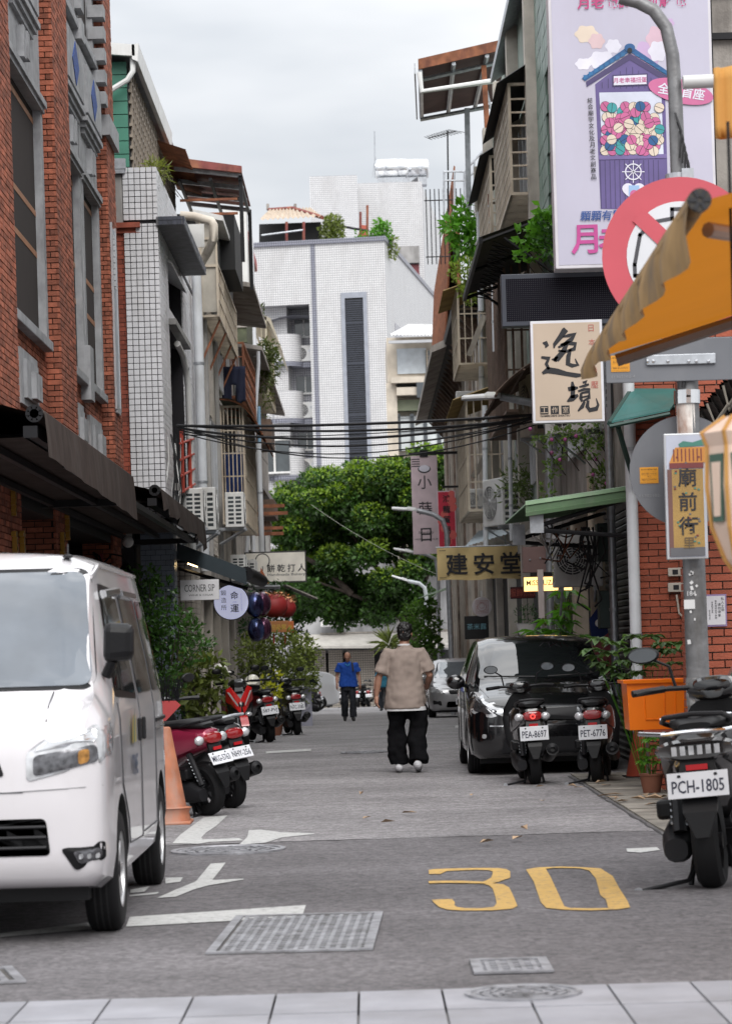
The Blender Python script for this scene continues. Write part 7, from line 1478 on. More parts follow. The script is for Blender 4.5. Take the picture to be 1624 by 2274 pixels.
# ================================================================== scooters
def sup(y, w_, z0, z1, n=14, e=2.6, x0=0.):
    o = []
    for k in range(n):
        q = 2*math.pi*k/n; c_, s_ = math.cos(q), math.sin(q)
        o.append((x0 + math.copysign(abs(c_)**(2/e), c_)*w_, y, (z0+z1)/2 + math.copysign(abs(s_)**(2/e), s_)*(z1-z0)/2))
    return o
def scooter(label, loc, rz, lean, body, accent, plate_s, tail='round', seatm=None, front=None, plate_tilt=.25, group='scooters parked along the street', pw=.28, steer=0.):
    t = thing('scooter', label, 'scooter', loc, rz, group); t.rotation_euler = (0, lean, rz)
    seatm = seatm or mat('seat_vinyl', (.008, .008, .009), .5, spec=.3)
    def whl(y, r, w_, nm):
        e = bpy.data.objects.new(nm, None); COL.objects.link(e); e.parent = t; e.location = (0, y, r)
        MB().lathe([(r*.6, -w_*.40), (r*.86, -w_*.5), (r*.96, -w_*.36), (r, 0), (r*.96, w_*.36), (r*.86, w_*.5), (r*.6, w_*.40), (r*.6, -w_*.40)], 30, ax='x').build('tyre', RUBBER, e, True)
        MB().lathe([(r*.62, -w_*.36), (r*.62, w_*.36)], 24, ax='x').lathe([(r*.18, -w_*.5), (r*.18, w_*.5)], 14, ax='x', caps=True).build('rim', DARKM if not front else mat('red_rim', (.25, .01, .012), .4), e, True)
        for k in range(5): q = k*2*math.pi/5; MB().cbox((0, r*.4*math.cos(q), r*.4*math.sin(q)), (w_*.4, r*.5, r*.12), Matrix.Rotation(q, 3, 'X')).build('spoke', DARKM, e)
    whl(0, .235, .115, 'rear_wheel'); whl(1.24, .23, .10, 'front_wheel')
    MB().loft([sup(-.20, .05, .70, .74), sup(-.17, .10, .62, .79), sup(-.05, .145, .58, .82), sup(.15, .165, .52, .83), sup(.38, .17, .42, .82), sup(.55, .16, .34, .78), sup(.64, .12, .30, .70)]).build('body', body, t, True)
    for s_ in (-1, 1): MB().loft([sup(-.12, .018, .64, .77, x0=s_*.115), sup(.08, .025, .58, .80, x0=s_*.155), sup(.32, .025, .54, .76, x0=s_*.172), sup(.56, .012, .50, .64, x0=s_*.155)]).build('side_cover', accent, t, True)
    MB().loft([sup(-.16, .07, .80, .835), sup(-.08, .11, .79, .865), sup(.12, .135, .79, .875), sup(.3, .14, .79, .86), sup(.5, .125, .78, .845), sup(.66, .08, .76, .81)]).build('seat', seatm, t, True)
    MB().tube([(-.12, .1, .82), (-.145, -.05, .845), (-.12, -.2, .87), (0, -.235, .88), (.12, -.2, .87), (.145, -.05, .845), (.12, .1, .82)], .013, 8).build('grab_rail', DARKM if tail != 'silver' else STEEL, t, True)
    if tail == 'wide':
        MB().loft([sup(-.20, .11, .655, .73), sup(-.225, .16, .66, .745), sup(-.19, .175, .65, .76)][::-1]).build('tail_light', mat('smoked_tail', (.06, .055, .055), .1, coat=1), t, True)
        for k in range(6): MB().box(-.10 + k*.036, -.078 + k*.036, -.236, -.222, .68, .725).build('led_block', LENS, t)
        MB().tube([(-.24, -.1, .80), (-.13, -.25, .79), (0, -.265, .795), (.13, -.25, .79), (.24, -.1, .80)], .011, 8).build('chrome_rail', CHROME, t, True); MB().tube([(-.15, -.05, .86), (0, -.1, .872), (.15, -.05, .86)], .008, 6).build('chrome_trim', CHROME, t, True)
    else:
        MB().loft([sup(-.19, .10, .66, .76), sup(-.215, .09, .665, .75), sup(-.222, .06, .68, .73)]).build('tail_light', REDL, t, True)
        for s_ in (-1, 1): MB().ball((s_*.135, -.165, .70), (.05, .035, .042), 12, 8).build('turn_signal', LENS, t, True)
    if tail == 'ring': ring(t, 'brake_ring', 0, .705, .017, .026, -.226, mat('brake_glow', (1, .05, .04), .4, emit=1.6), 20)
    # plate carrier and mudguard
    MB().slab([(-.07, -.20, .66), (.07, -.20, .66), (.09, -.27, .50), (-.09, -.27, .50)], (0, .02, 0)).build('plate_carrier', BLACKP, t)
    MB().box(-.045, .045, -.245, -.233, .605, .632).build('reflector', REFL, t)
    plate(t, plate_s, (0, -.272, .535), 0, pw, pw*.5, -plate_tilt)
    MB().loft([[(-.08, -.24, .47), (.08, -.24, .47), (.07, -.22, .47), (-.07, -.22, .47)], [(-.075, -.285, .40), (.075, -.285, .40), (.07, -.265, .40), (-.07, -.265, .40)], [(-.03, -.31, .27), (.03, -.31, .27), (.03, -.295, .27), (-.03, -.295, .27)]]).build('mudguard', BLACKP, t, bev=.006)
    # running gear
    MB().loft([sup(-.13, .05, .16, .27, x0=-.13), sup(.0, .065, .14, .33, x0=-.135), sup(.25, .07, .16, .36, x0=-.135), sup(.5, .06, .2, .36, x0=-.12)]).build('engine_case', DARKM, t, True)
    MB().box(-.21, -.10, -.02, .22, .36, .46).build('air_box', BLACKP, t, bev=.02)
    MB().tube([(.12, .5, .25), (.16, .3, .25), (.175, .12, .28), (.18, -.22, .36)], [.02, .03, .062, .066], 14).build('muffler', BLACKP, t, True); MB().lathe([(.06, 0), (.025, -.02)], 14, (.18, -.222, .36), 'y').build('muffler_end', DARKM, t, True)
    MB().tube([(-.11, -.10, .30), (-.115, .02, .58)], .03, 8).build('shock_absorber', DARKM, t, True); sp = MB(); P = [(-.11 + .036*math.cos(k*.9), -.09 + .11*k/50 + .01*math.sin(k*.9), .33 + .22*k/50 + .036*math.sin(k*.9)*.3) for k in range(51)]; sp.tube(P, .006, 4); sp.build('shock_spring', STEEL, t)
    MB().tube([(-.05, .1, .18), (-.10, -.02, .05), (-.30, -.10, .02)], .012, 6).build('side_stand', DARKM, t); MB().lathe([(.02, -.01), (.02, .01)], 10, (-.31, -.105, .02), 'y', caps=True).build('stand_pad', STEEL, t)
    for s_ in (-1, 1): MB().tube([(s_*.07, .12, .2), (s_*.10, .06, .02)], .013, 6).build('centre_stand', DARKM, t)
    MB().box(-.15, .15, .60, 1.0, .25, .31).build('floorboard', BLACKP, t, bev=.02)
    # front
    fa = front or accent
    MB().loft([sup(.98, .13, .26, .40), sup(1.02, .19, .30, .72), sup(1.05, .20, .45, .86), sup(1.0, .12, .78, .93)]).build('leg_shield', BLACKP, t, True)
    MB().loft([sup(1.06, .185, .46, .86), sup(1.12, .15, .44, .84), sup(1.20, .08, .50, .74), sup(1.24, .03, .56, .66)]).build('front_cowl', body if front else accent, t, True)
    if front:
        for s_ in (-1, 1): MB().add([(s_*.02, 1.265, .52), (s_*.20, 1.10, .90), (s_*.13, 1.13, .94), (s_*.0, 1.215, .74)], [(0, 1, 2, 3)]).build('front_wing', front, t); MB().add([(s_*.20, 1.10, .90), (s_*.21, 1.02, .72), (s_*.06, 1.24, .56), (s_*.02, 1.265, .52)], [(0, 1, 2, 3)]).build('front_wing', front, t); MB().add([(s_*.06, 1.235, .63), (s_*.19, 1.135, .86), (s_*.16, 1.165, .86), (s_*.05, 1.25, .66)], [(0, 1, 2, 3)]).build('white_flash', mat('scooter_white', (.6, .6, .6), .3), t); MB().ball((s_*.10, 1.19, .50), (.06, .03, .035), 12, 8).build('headlight', LENS, t, True)
        MB().add([(-.07, 1.12, .86), (.07, 1.12, .86), (.05, 1.08, 1.05), (-.05, 1.08, 1.05)], [(0, 1, 2, 3)]).build('screen', BLACKG, t)
    for s_ in (-1, 1): MB().tube([(s_*.07, 1.24, .23), (s_*.06, 1.12, .60)], .02, 8).build('fork', STEEL, t)
    rows = []
    for k in range(9): q = -.5 + 2.4*k/8; rows.append([(x, 1.24 + .27*math.cos(q + .9), .23 + .27*math.sin(q + .9)) for x in (-.06, -.03, .03, .06)])
    MB().loft(rows, closed=False).build('front_fender', accent, t, True)
    MB().loft([sup(.93, .05, .93, 1.0), sup(.98, .12, .92, 1.05), sup(1.06, .13, .90, 1.04), sup(1.12, .07, .92, 1.0)]).build('handlebar_cowl', body, t, True)
    MB().loft([sup(.925, .03, .975, 1.0), sup(.935, .085, .965, 1.03), sup(.96, .09, .97, 1.045)]).build('dashboard', BLACKG, t, True)
    MB().tube([(-.34, .90, .99), (-.2, .97, 1.0), (0, 1.0, .99), (.2, .97, 1.0), (.34, .90, .99)], .014, 8).build('handlebar', DARKM, t, True)
    for s_ in (-1, 1):
        MB().tube([(s_*.22, .962, 1.0), (s_*.36, .89, .99)], .019, 8).build('grip', BLACKP, t); MB().tube([(s_*.19, 1.0, 1.01), (s_*.34, .86, .985)], .007, 5).build('brake_lever', BLACKP, t)
        MB().tube([(s_*.17, .98, 1.01), (s_*.19, .98, 1.12), (s_*.27, .96, 1.17)], .008, 6).build('mirror_stalk', BLACKP, t); m_ = MB().ball((s_*.30, .955, 1.19), (.075, .022, .045), 16, 10).build('mirror', BLACKP, t, True); disc(m_, 'mirror_glass', s_*.30, 1.19, .037, .931, mat('mirror_glass', (.16, .17, .18), .06, .9), 18, .065)
    return t
SB = paint_mat('scooter_black', (.004, .004, .0045)); SGR = mat('scooter_grey', (.022, .022, .024), .4, .3); SNAVY = paint_mat('scooter_navy', (.012, .02, .045)); SPINK = paint_mat('scooter_crimson', (.30, .02, .06), .3); SSIL = paint_mat('scooter_silver', (.36, .36, .35), .5); SRED = paint_mat('scooter_red', (.50, .012, .012))
p = G(1584, 1972); t = scooter('black maxi scooter with wide clear tail lights beside the steel sign pole', p, rad(-13), rad(-4), SB, SGR, 'PCH-1805', 'wide', plate_tilt=.2, pw=.255); t.scale = (1.36, 1.16, 1.16)
p = G(1187, 1742); scooter('black scooter with glowing red ring brake light before the black hatchback', p, rad(2), rad(-2), SB, SB, 'PEA-8697', 'ring', plate_tilt=.1, pw=.29)
p = G(1327, 1740); scooter('navy trimmed black scooter next to the orange crate', p, rad(-9), rad(-2), SB, SNAVY, 'PET-6776', 'plain', plate_tilt=.1, pw=.29)
p = G(462, 1812); t = scooter('crimson and black scooter parked by the orange cone', p, rad(44), rad(-7), SPINK, SPINK, 'MKG-5763', 'plain', plate_tilt=.5, pw=.235)
p = G(516, 1795); scooter('silver tailed scooter leaning behind the crimson one', p, rad(36), rad(-7), SGR, SSIL, 'NHY-256', 'silver', plate_tilt=.5, pw=.235)
p = G(540, 1660); t = scooter('bright red sport scooter facing the street beside the leafy bush', p + Vector((-.18, 1.25, 0)), rad(190), rad(4), SB, SRED, '815-KTA', 'plain', front=SRED)
p = G(600, 1648); scooter('black scooter with red tail trim between red scooter and board stand', p, rad(16), rad(-6), SB, mat('scooter_darkred', (.12, .01, .012), .3, coat=1), '587-PVJ', 'plain', plate_tilt=.3)
p = G(660, 1632); scooter('dark scooter with black muffler beside the grey board stand', p, rad(10), rad(-3), SB, SGR, 'NTC-3385', 'plain', plate_tilt=.2)
p = G(700, 1582); scooter('dark scooter parked beyond the grey board stand', p + Vector((0, .5, 0)), rad(75), rad(-4), SB, SGR, '362-HBM', 'plain')
for k, (u, lb) in enumerate(((795, 'dark scooter in the far row beside the man in blue'), (818, 'second dark scooter in the far parked row'), (842, 'third dark scooter in the far parked row'), (764, 'dark scooter half hidden behind the man in blue'))):
    q = V(u, 1565, 118); scooter(lb, (q.x, 118 + .3*(k % 2), gz(118)), rad(R.uniform(-10, 10)), rad(-3), SB, (SGR, SB, SRED, SGR)[k], ('AEC-112', '203-LTK', 'MTB-556', '917-QWE')[k], 'plain')
# helmets
HELM = mat('helmet_white', (.60, .58, .50), .3, coat=.6); HELM2 = mat('helmet_cream', (.62, .60, .56), .4)
def helmet(label, c, r, m_, rz=0):
    t = thing('helmet', label, 'helmet', c, rz); rows = []
    for i in range(9):
        f = math.pi/2*(i/8)*1.25 - .35; rows.append([(r*math.cos(f)*math.cos(2*math.pi*k/20), r*1.15*math.cos(f)*math.sin(2*math.pi*k/20), r*math.sin(f)) for k in range(20)])
    MB().loft(rows).build('shell', m_, t, True); MB().lathe([(r*.93, -.36*r), (r*.97, -.40*r), (r*.9, -.9*r), (r*.4, -1.0*r)], 20).build('lining', DARKM, t, True)
    MB().slab([(-r*.7, -r*1.1, -.1*r), (r*.7, -r*1.1, -.1*r), (r*.5, -r*1.5, -.25*r), (-r*.5, -r*1.5, -.25*r)], (0, 0, .012)).build('peak', m_, t)
helmet('cream open face helmet hung on the red scooter', V(560, 1515, 40.5), .125, HELM); helmet('white helmet with brown peak by the leafy bush', V(488, 1490, 40.8), .12, HELM2, 1.)
# orange traffic cone with broom
p = G(372, 1830); t = thing('traffic_cone', 'faded orange traffic cone with reflective band beside the van', 'cone', p); CO = mat('cone_orange', (.40, .15, .08), .75, var=.25, vs=5, dirt=(.34, .24, .20), ds=5, dd=.8)
MB().box(-.21, .21, -.21, .21, 0, .03).build('base', CO, t, bev=.012); MB().lathe([(.20, .03), (.185, .10), (.20, .135), (.21, .14), (.165, .15), (.05, .82), (.038, .83), (.036, .80)], 28).build('cone', CO, t, True); MB().lathe([(.098, .535), (.078, .655)], 28).build('reflective_band', mat('band_grey', (.40, .40, .43), .5, var=.2), t, True)
t = thing('broom', 'red fan shaped broom standing in the orange cone', 'broom', p + Vector((-.02, .02, .55))); RB_ = mat('broom_red', (.30, .03, .03), .6)
MB().tube([(0, 0, 0), (0, 0, .36)], .013, 8).build('handle', mat('broom_stick', (.4, .25, .15), .6), t); MB().slab([(-.03, -.01, .33), (.03, -.01, .33), (.16, -.01, .46), (.12, -.01, .50), (-.12, -.01, .50), (-.16, -.01, .46)], (0, .025, 0)).build('fan_head', RB_, t)
m = MB()
for k in range(90): x = R.uniform(-.14, .14); m.tube([(x, R.uniform(-.015, .015), .49), (x*1.3 + R.uniform(-.02, .02), R.uniform(-.03, .03), .66 + R.uniform(-.04, .06))], .003, 3)
tag(m.build('bristles', DARKM, t), kind='stuff')
p = V(1415, 1715, 27.2); p.z = 0; t = thing('traffic_cone', 'worn orange traffic cone behind the navy trimmed scooter', 'cone', (2.86, 27.2, 0)); MB().box(-.2, .2, -.2, .2, 0, .03).build('base', RUBBER, t); MB().lathe([(.18, .03), (.165, .10), (.05, .68), (.036, .69)], 24).build('cone', mat('cone_red', (.42, .06, .025), .7, var=.2, dirt=(.1, .03, .02), dd=.6), t, True)
# ================================================================== people
def tubes_to_skin(name, chains, mat_, parent, voxel, smooth=2, loc=(0, 0, 0), rz=0):
    m = MB()
    for ch in chains:
        if ch[0] == 'ball': m.ball(ch[1], ch[2], 16, 10)
        elif ch[0] == 'loft': m.loft(ch[1])
        else:
            pts, rs = ch[1], ch[2]; m.tube(pts, rs, 12)
            for p_, r_ in ((pts[0], rs[0]), (pts[-1], rs[-1]))[:1 if ch[0] == 'cuff' else 2]: m.ball(p_, r_*.98, 10, 6)
    o = m.build(name, mat_, parent); r = o.modifiers.new('r', 'REMESH'); r.mode = 'VOXEL'; r.voxel_size = voxel; r.use_smooth_shade = True
    if smooth: s_ = o.modifiers.new('s', 'SMOOTH'); s_.iterations = smooth; s_.factor = .5
    bake(o); o.location = loc; o.rotation_euler = (0, 0, rz)
    for p_ in o.data.polygons: p_.use_smooth = True
    return o
def fold(o, amp, sc, seed=0, zr=(0, 9), vert=1.):
    from mathutils import noise
    N_ = [v.normal.copy() for v in o.data.vertices]; C_ = []
    for v, n in zip(o.data.vertices, N_):
        c = v.co; q = c + n*amp*noise.noise(Vector((c.x*sc + seed, c.y*sc, c.z*sc*vert))); C_ += [q.x, q.y, q.z]
    o.data.vertices.foreach_set('co', C_); o.data.update()
def hand(wr, d, s, thumb, curl=.35):
    """wrist, direction of the fingers, palm-side normal s, thumb direction."""
    d = d.normalized(); s = s.normalized(); a = d.cross(s).normalized(); a = a if a.dot(thumb) > 0 else -a; C = []
    pc = wr + d*.05; C.append(('tube', [wr, wr + d*.03, wr + d*.085], [.022, .028, .026])); 
    for k in range(4): o = a*(.030 - .02*k); C.append(('tube', [wr + d*.03 + o*.6, wr + d*.085 + o], [.016, .014]))
    for k, L_ in enumerate((.068, .076, .070, .055)):
        o = a*(.030 - .02*k); b = wr + d*.085 + o; d2 = (d + s*curl).normalized(); d3 = (d + s*curl*2.6).normalized(); C.append(('tube', [b, b + d2*L_*.5, b + d2*L_*.5 + d3*L_*.5], [.0095, .0088, .0078]))
    b = wr + d*.025 + a*.022; C.append(('tube', [b, b + (d*.5 + a).normalized()*.04, b + (d*.5 + a).normalized()*.04 + (d*.9 + a*.35).normalized()*.035], [.014, .011, .009])); return C
def ring_e(c, rx, ry, n=20, tilt=0., e=2.3):
    c = Vector(c); o = []
    for k in range(n):
        q = 2*math.pi*k/n; cc, ss = math.cos(q), math.sin(q); o.append(c + Vector((math.copysign(abs(cc)**(2/e), cc)*rx, math.copysign(abs(ss)**(2/e), ss)*ry, tilt*math.copysign(abs(ss)**(2/e), ss)*ry)))
    return o
def person(label, loc, rz, P, skin, shirt_m, pants_m, hair_m, shoe_m, bald=False, sleeve=.75, shirt_len=.72, wide=1., wide_leg=.13, extra=None):
    J = {k: Vector(v) for k, v in P.items()}
    ch = []
    nk, hd = J['neck'], J['head']; f = J.get('face', Vector((0, 1, 0))).normalized(); up = (hd - nk).normalized(); sd = f.cross(Vector((0, 0, 1))).normalized(); upf = sd.cross(f).normalized()
    ch.append(('tube', [nk - Vector((0, 0, .10)), nk, hd - upf*.05], [.075, .058, .056]))
    def H(x, y, z): return hd + sd*x + f*y + upf*z
    def hb(c, r): 
        m = MB().ball((0, 0, 0), r, 16, 10); return ('loft', [[Vector(c) + sd*Vector(p).x + f*Vector(p).y + upf*Vector(p).z for p in m.v[i*16:(i+1)*16]] for i in range(11)])
    ch += [hb(H(0, -.01, .025), (.078, .098, .095)), hb(H(0, .025, -.035), (.062, .072, .075)), hb(H(0, .062, -.085), (.034, .03, .026)), hb(H(0, .098, -.012), (.013, .018, .024)), hb(H(0, .086, .025), (.055, .014, .012)), hb(H(0, .088, -.058), (.026, .012, .010))]
    for s_ in (-1, 1): ch += [hb(H(s_*.078, -.005, -.01), (.010, .022, .032))]
    sh = J['chest']
    ch.append(('loft', [ring_e(J['hip'] - Vector((0, 0, .10)), .14, .10), ring_e(J['hip'], .155, .11), ring_e(J['hip'].lerp(sh, .45), .135, .10), ring_e(sh, .165, .11), ring_e(sh + Vector((0, 0, .13)), .15, .09), ring_e(nk - Vector((0, 0, .03)), .07, .065)]))
    for s_ in 'LR':
        S_, E_, W_ = J['sh'+s_], J['el'+s_], J['wr'+s_]; ch.append(('tube', [S_, S_.lerp(E_, .5), E_, E_.lerp(W_, .35), W_], [.045, .043, .038, .040, .026])); d = J.get('hd'+s_, (W_ - E_)); ch += hand(W_, Vector(d), J['pl'+s_], J['th'+s_])
        h, k, a = J['lh'+s_], J['kn'+s_], J['an'+s_]; ch.append(('tube', [h, h.lerp(k, .5), k, k.lerp(a, .35), a], [.085, .075, .055, .056, .036])); t_ = J['toe'+s_]; ch.append(('tube', [a, a.lerp(t_, .5) - Vector((0, 0, .02)), t_], [.035, .034, .025]))
    body = tubes_to_skin('person', ch, skin, None, .0075, 2, loc, rz); tag(body, label, 'person')
    # shirt
    c = []; hem = J['hip'].copy(); hem.z = shirt_len
    rx = .20*wide; ry = .135*wide
    c.append(('loft', [ring_e(hem, rx*1.10, ry*1.10, tilt=.03), ring_e(hem + Vector((0, 0, .12)), rx*1.06, ry*1.08), ring_e(hem.lerp(sh, .55), rx*.96, ry*1.0), ring_e(sh, rx*.92, ry*.95), ring_e(sh + Vector((0, 0, .08)), rx*.88, ry*.88), ring_e(sh + Vector((0, 0, .15)), rx*.66, ry*.74), ring_e(nk - Vector((0, 0, .045)), rx*.48, ry*.58), ring_e(nk - Vector((0, 0, .01)), .072, .072)]))
    for s_ in 'LR':
        S_, E_ = J['sh'+s_], J['el'+s_]; d = (E_ - S_); e_ = S_ + d*sleeve; c.append(('cuff', [S_.lerp(sh + Vector((0, 0, .09)), .6), S_ - Vector((0, 0, .005)), S_.lerp(e_, .55), e_], [.070*wide, .066*wide, .068*wide, .080*wide]))
    shirt = tubes_to_skin('shirt', c, shirt_m, body, .011, 3); fold(shirt, .020, 5.5, 3, vert=.6); fold(shirt, .018, 9, 1, vert=.3); fold(shirt, .010, 15, 9)
    # trousers
    c = []; hp = J['hip'].copy(); c.append(('loft', [ring_e(hp - Vector((0, 0, .17)), .165*wide, .12*wide), ring_e(hp - Vector((0, 0, .05)), .175*wide, .125*wide), ring_e(hp + Vector((0, 0, .06)), .155, .115)]))
    for s_ in 'LR':
        h, k, a = J['lh'+s_], J['kn'+s_], J['an'+s_]; bt = a + (k - a)*.03; w_ = wide_leg; c.append(('cuff', [h + Vector((0, 0, .02)), h.lerp(k, .5), k, k.lerp(bt, .5), bt], [w_*.74, w_*.78, w_*.70, w_*.76, w_*.74]))
    tr = tubes_to_skin('trousers', c, pants_m, body, .011, 3); fold(tr, .034 if wide_leg > .12 else .014, 7, 5, vert=.9); fold(tr, .014, 15, 2)
    for s_ in 'LR':
        a, t_ = J['an'+s_], J['toe'+s_]; fd = (t_ - a); fd.z = 0; fd.normalize(); hl = a - fd*.055 - Vector((0, 0, .045)); c = [('tube', [hl + Vector((0, 0, .03)), a.lerp(t_, .4) - Vector((0, 0, .012)), t_ + fd*.0], [.052, .050, .040])]
        sh_ = tubes_to_skin('shoe', c, shoe_m, body, .009, 2); 
    # hair
    if bald: c = [hb(H(0, -.045, .0), (.083, .072, .055))]; 
    else: c = [hb(H(0, -.018, .045), (.088, .104, .090)), hb(H(0, -.05, -.02), (.080, .062, .07)), hb(H(.02, .05, .085), (.06, .05, .04))]
    hr = tubes_to_skin('hair', c, hair_m, body, .008, 1); fold(hr, .012, 38, 1)
    if not bald: fold(hr, .010, 80, 4)
    for s_ in (-1, 1): MB().ball(H(s_*.03, .083, .005), .009, 8, 6).build('eye', INK, body); MB().cbox(H(s_*.03, .09, .026), (.03, .008, .007)).build('eyebrow', hair_m, body)
    return body
SKIN = mat('skin', (.40, .21, .145), .55, var=.08); SHOE = mat('shoe_white', (.50, .50, .52), .6, var=.1); SHOEK = mat('shoe_black', (.015, .015, .016), .6); HAIRK = mat('hair_black', (.008, .007, .007), .5, var=.3, vs=60)
TAUPE = mat('taupe_cotton', (.28, .225, .195), .9, var=.06, vs=5, bump=.15, bs=300); BLKC = mat('black_cotton', (.005, .005, .006), .9, spec=.1, var=.25, bump=.2, bs=60)
p1 = G(905, 1716)
A = dict(hip=(0, 0, .92), chest=(0, .0, 1.26), neck=(0, .01, 1.475), head=(.012, .03, 1.605), face=(.12, 1, -.05), shL=(-.19, 0, 1.385), elL=(-.30, -.02, 1.115), wrL=(-.335, .02, .90), hdL=(-.03, .05, -1), plL=(.9, .2, 0), thL=(0, 1, -.1), shR=(.19, 0, 1.385), elR=(.285, -.01, 1.12), wrR=(.25, .17, .97), hdR=(-.2, .9, .1), plR=(-.6, 0, -.6), thR=(0, .2, 1),
     lhL=(-.095, 0, .88), knL=(-.115, .06, .49), anL=(-.10, .03, .085), toeL=(-.10, .20, .035), lhR=(.10, 0, .88), knR=(.135, .02, .49), anR=(.115, -.14, .115), toeR=(.125, .06, .04))
m1 = person('man in loose taupe shirt and baggy black trousers walking away', p1, 0, A, SKIN, TAUPE, BLKC, HAIRK, SHOE, wide=1.10, wide_leg=.145, sleeve=.86, shirt_len=.745)
c = MB(); c.loft([ring_e((0, 0, .722), .236, .160, 28, .03), ring_e((0, 0, .765), .228, .156, 28, .03)], caps=False); c.build('undershirt_hem', mat('white_cotton', (.55, .55, .56), .9), m1, True)
c = MB(); c.loft([ring_e((0, .012, 1.468), .072, .070, 20), ring_e((0, .014, 1.488), .064, .063, 20)], caps=False); c.build('collar', MATS['white_cotton'], m1, True)
p2 = G(775, 1601)
A2 = dict(hip=(0, 0, .90), chest=(0, .03, 1.24), neck=(0, .06, 1.43), head=(.0, .12, 1.545), face=(.10, 1, -.55), shL=(-.195, .02, 1.36), elL=(-.26, -.03, 1.09), wrL=(-.285, .06, .87), hdL=(0, .15, -1), plL=(.9, 0, 0), thL=(0, 1, 0), shR=(.195, .02, 1.36), elR=(.265, -.02, 1.09), wrR=(.27, .10, .88), hdR=(0, .2, -1), plR=(-.9, 0, 0), thR=(0, 1, 0),
      lhL=(-.09, 0, .86), knL=(-.10, .10, .48), anL=(-.10, .10, .085), toeL=(-.11, .27, .035), lhR=(.09, 0, .86), knR=(.10, .02, .48), anR=(.10, -.16, .12), toeR=(.10, .03, .04))
BLUES = mat('blue_polo', (.008, .065, .36), .85, var=.1, bump=.15, bs=200); NVP = mat('dark_navy_cotton', (.012, .014, .020), .9, var=.2)
m2 = person('bald man in blue shirt and dark trousers walking with bowed head', p2, rad(180), A2, SKIN, BLUES, NVP, mat('hair_grey', (.03, .027, .025), .7), SHOEK, True, wide=1.04, wide_leg=.115, sleeve=.62, shirt_len=.83)
c = MB(); c.loft([[(-.15, .17, 1.20), (-.11, .17, 1.20)], [(-.13, .13, 1.40), (-.09, .13, 1.41)], [(-.12, .0, 1.47), (-.08, .0, 1.475)]], closed=False); c.build('bag_strap', BLACKP, m2); MB().box(-.17, .15, -.27, -.13, .95, 1.36).build('backpack', BLACKP, m2, bev=.04)
c = MB(); c.tube([(-.06, .165, 1.39), (0, .185, 1.33), (.06, .165, 1.39)], .008, 6); c.build('collar', mat('cyan_trim', (.05, .35, .55), .8), m2)
m3 = person('person in teal top half hidden behind the walking man', (p1.x*0 + V(853, 1565, 92).x, 92, gz(92)), rad(10), A, SKIN, mat('teal_cotton', (.02, .13, .20), .9), NVP, HAIRK, SHOEK, wide=1.0, wide_leg=.11, sleeve=.6, shirt_len=.85)
# ================================================================== plants
def leafmat(name, c, var=.3, tr=.35, rough=.45, c2=None):
    m = mat(name, c, rough, var=.15, vs=2, isl=var, spec=.4); t = m.node_tree; b = t.nodes['Principled BSDF']; o = t.nodes['Material Output']
    tb = t.nodes.new('ShaderNodeBsdfTranslucent'); src = b.inputs['Base Color'].links[0].from_socket
    mx = t.nodes.new('ShaderNodeMixRGB'); mx.blend_type = 'MULTIPLY'; mx.inputs[0].default_value = 1; mx.inputs[2].default_value = (1.5, 1.6, .7, 1); t.links.new(src, mx.inputs[1]); t.links.new(mx.outputs[0], tb.inputs[0])
    ms = t.nodes.new('ShaderNodeMixShader'); ms.inputs[0].default_value = tr; t.links.new(b.outputs[0], ms.inputs[1]); t.links.new(tb.outputs[0], ms.inputs[2]); t.links.new(ms.outputs[0], o.inputs['Surface']); return m
def leaf(m, p, d, n, L_, w_):
    d = d.normalized(); s = d.cross(n); s = s.normalized() if s.length > 1e-4 else d.orthogonal().normalized(); n2 = s.cross(d)
    b = p + d*L_*.45
    m.add([p, b + s*w_/2 + n2*L_*.08, p + d*L_ - n2*L_*.12, b - s*w_/2 + n2*L_*.08, b - n2*L_*.02], [(0, 4, 1), (1, 4, 2), (2, 4, 3), (3, 4, 0)])
def rdir(r, up=.0):
    while True:
        v = Vector((r.uniform(-1, 1), r.uniform(-1, 1), r.uniform(-1, 1)))
        if .05 < v.length < 1: v.normalize(); v.z += up; return v.normalized()
def clump_cloud(m, blobs, per, L_, w_, r, shell=.55, up=.3):
    for c, rad_ in blobs:
        c = Vector(c); rv = rad_ if isinstance(rad_, (tuple, list)) else (rad_,)*3
        for _ in range(int(per*(rv[0]*rv[1]*rv[2])**(2/3))):
            d = rdir(r, .15); f = shell + (1 - shell)*r.random()**.6; p = c + Vector((d.x*rv[0]*f, d.y*rv[1]*f, d.z*rv[2]*f)); ld = (d + rdir(r)*.9 + Vector((0, 0, .1))).normalized(); k = r.uniform(.7, 1.25); leaf(m, p, ld, (d + Vector((0, 0, up)) + rdir(r)*.5).normalized(), L_*k, w_*k)
BARK = mat('bark', (.055, .042, .034), .9, var=.35, vs=6, bump=.6, bs=20)
r9 = random.Random(11)
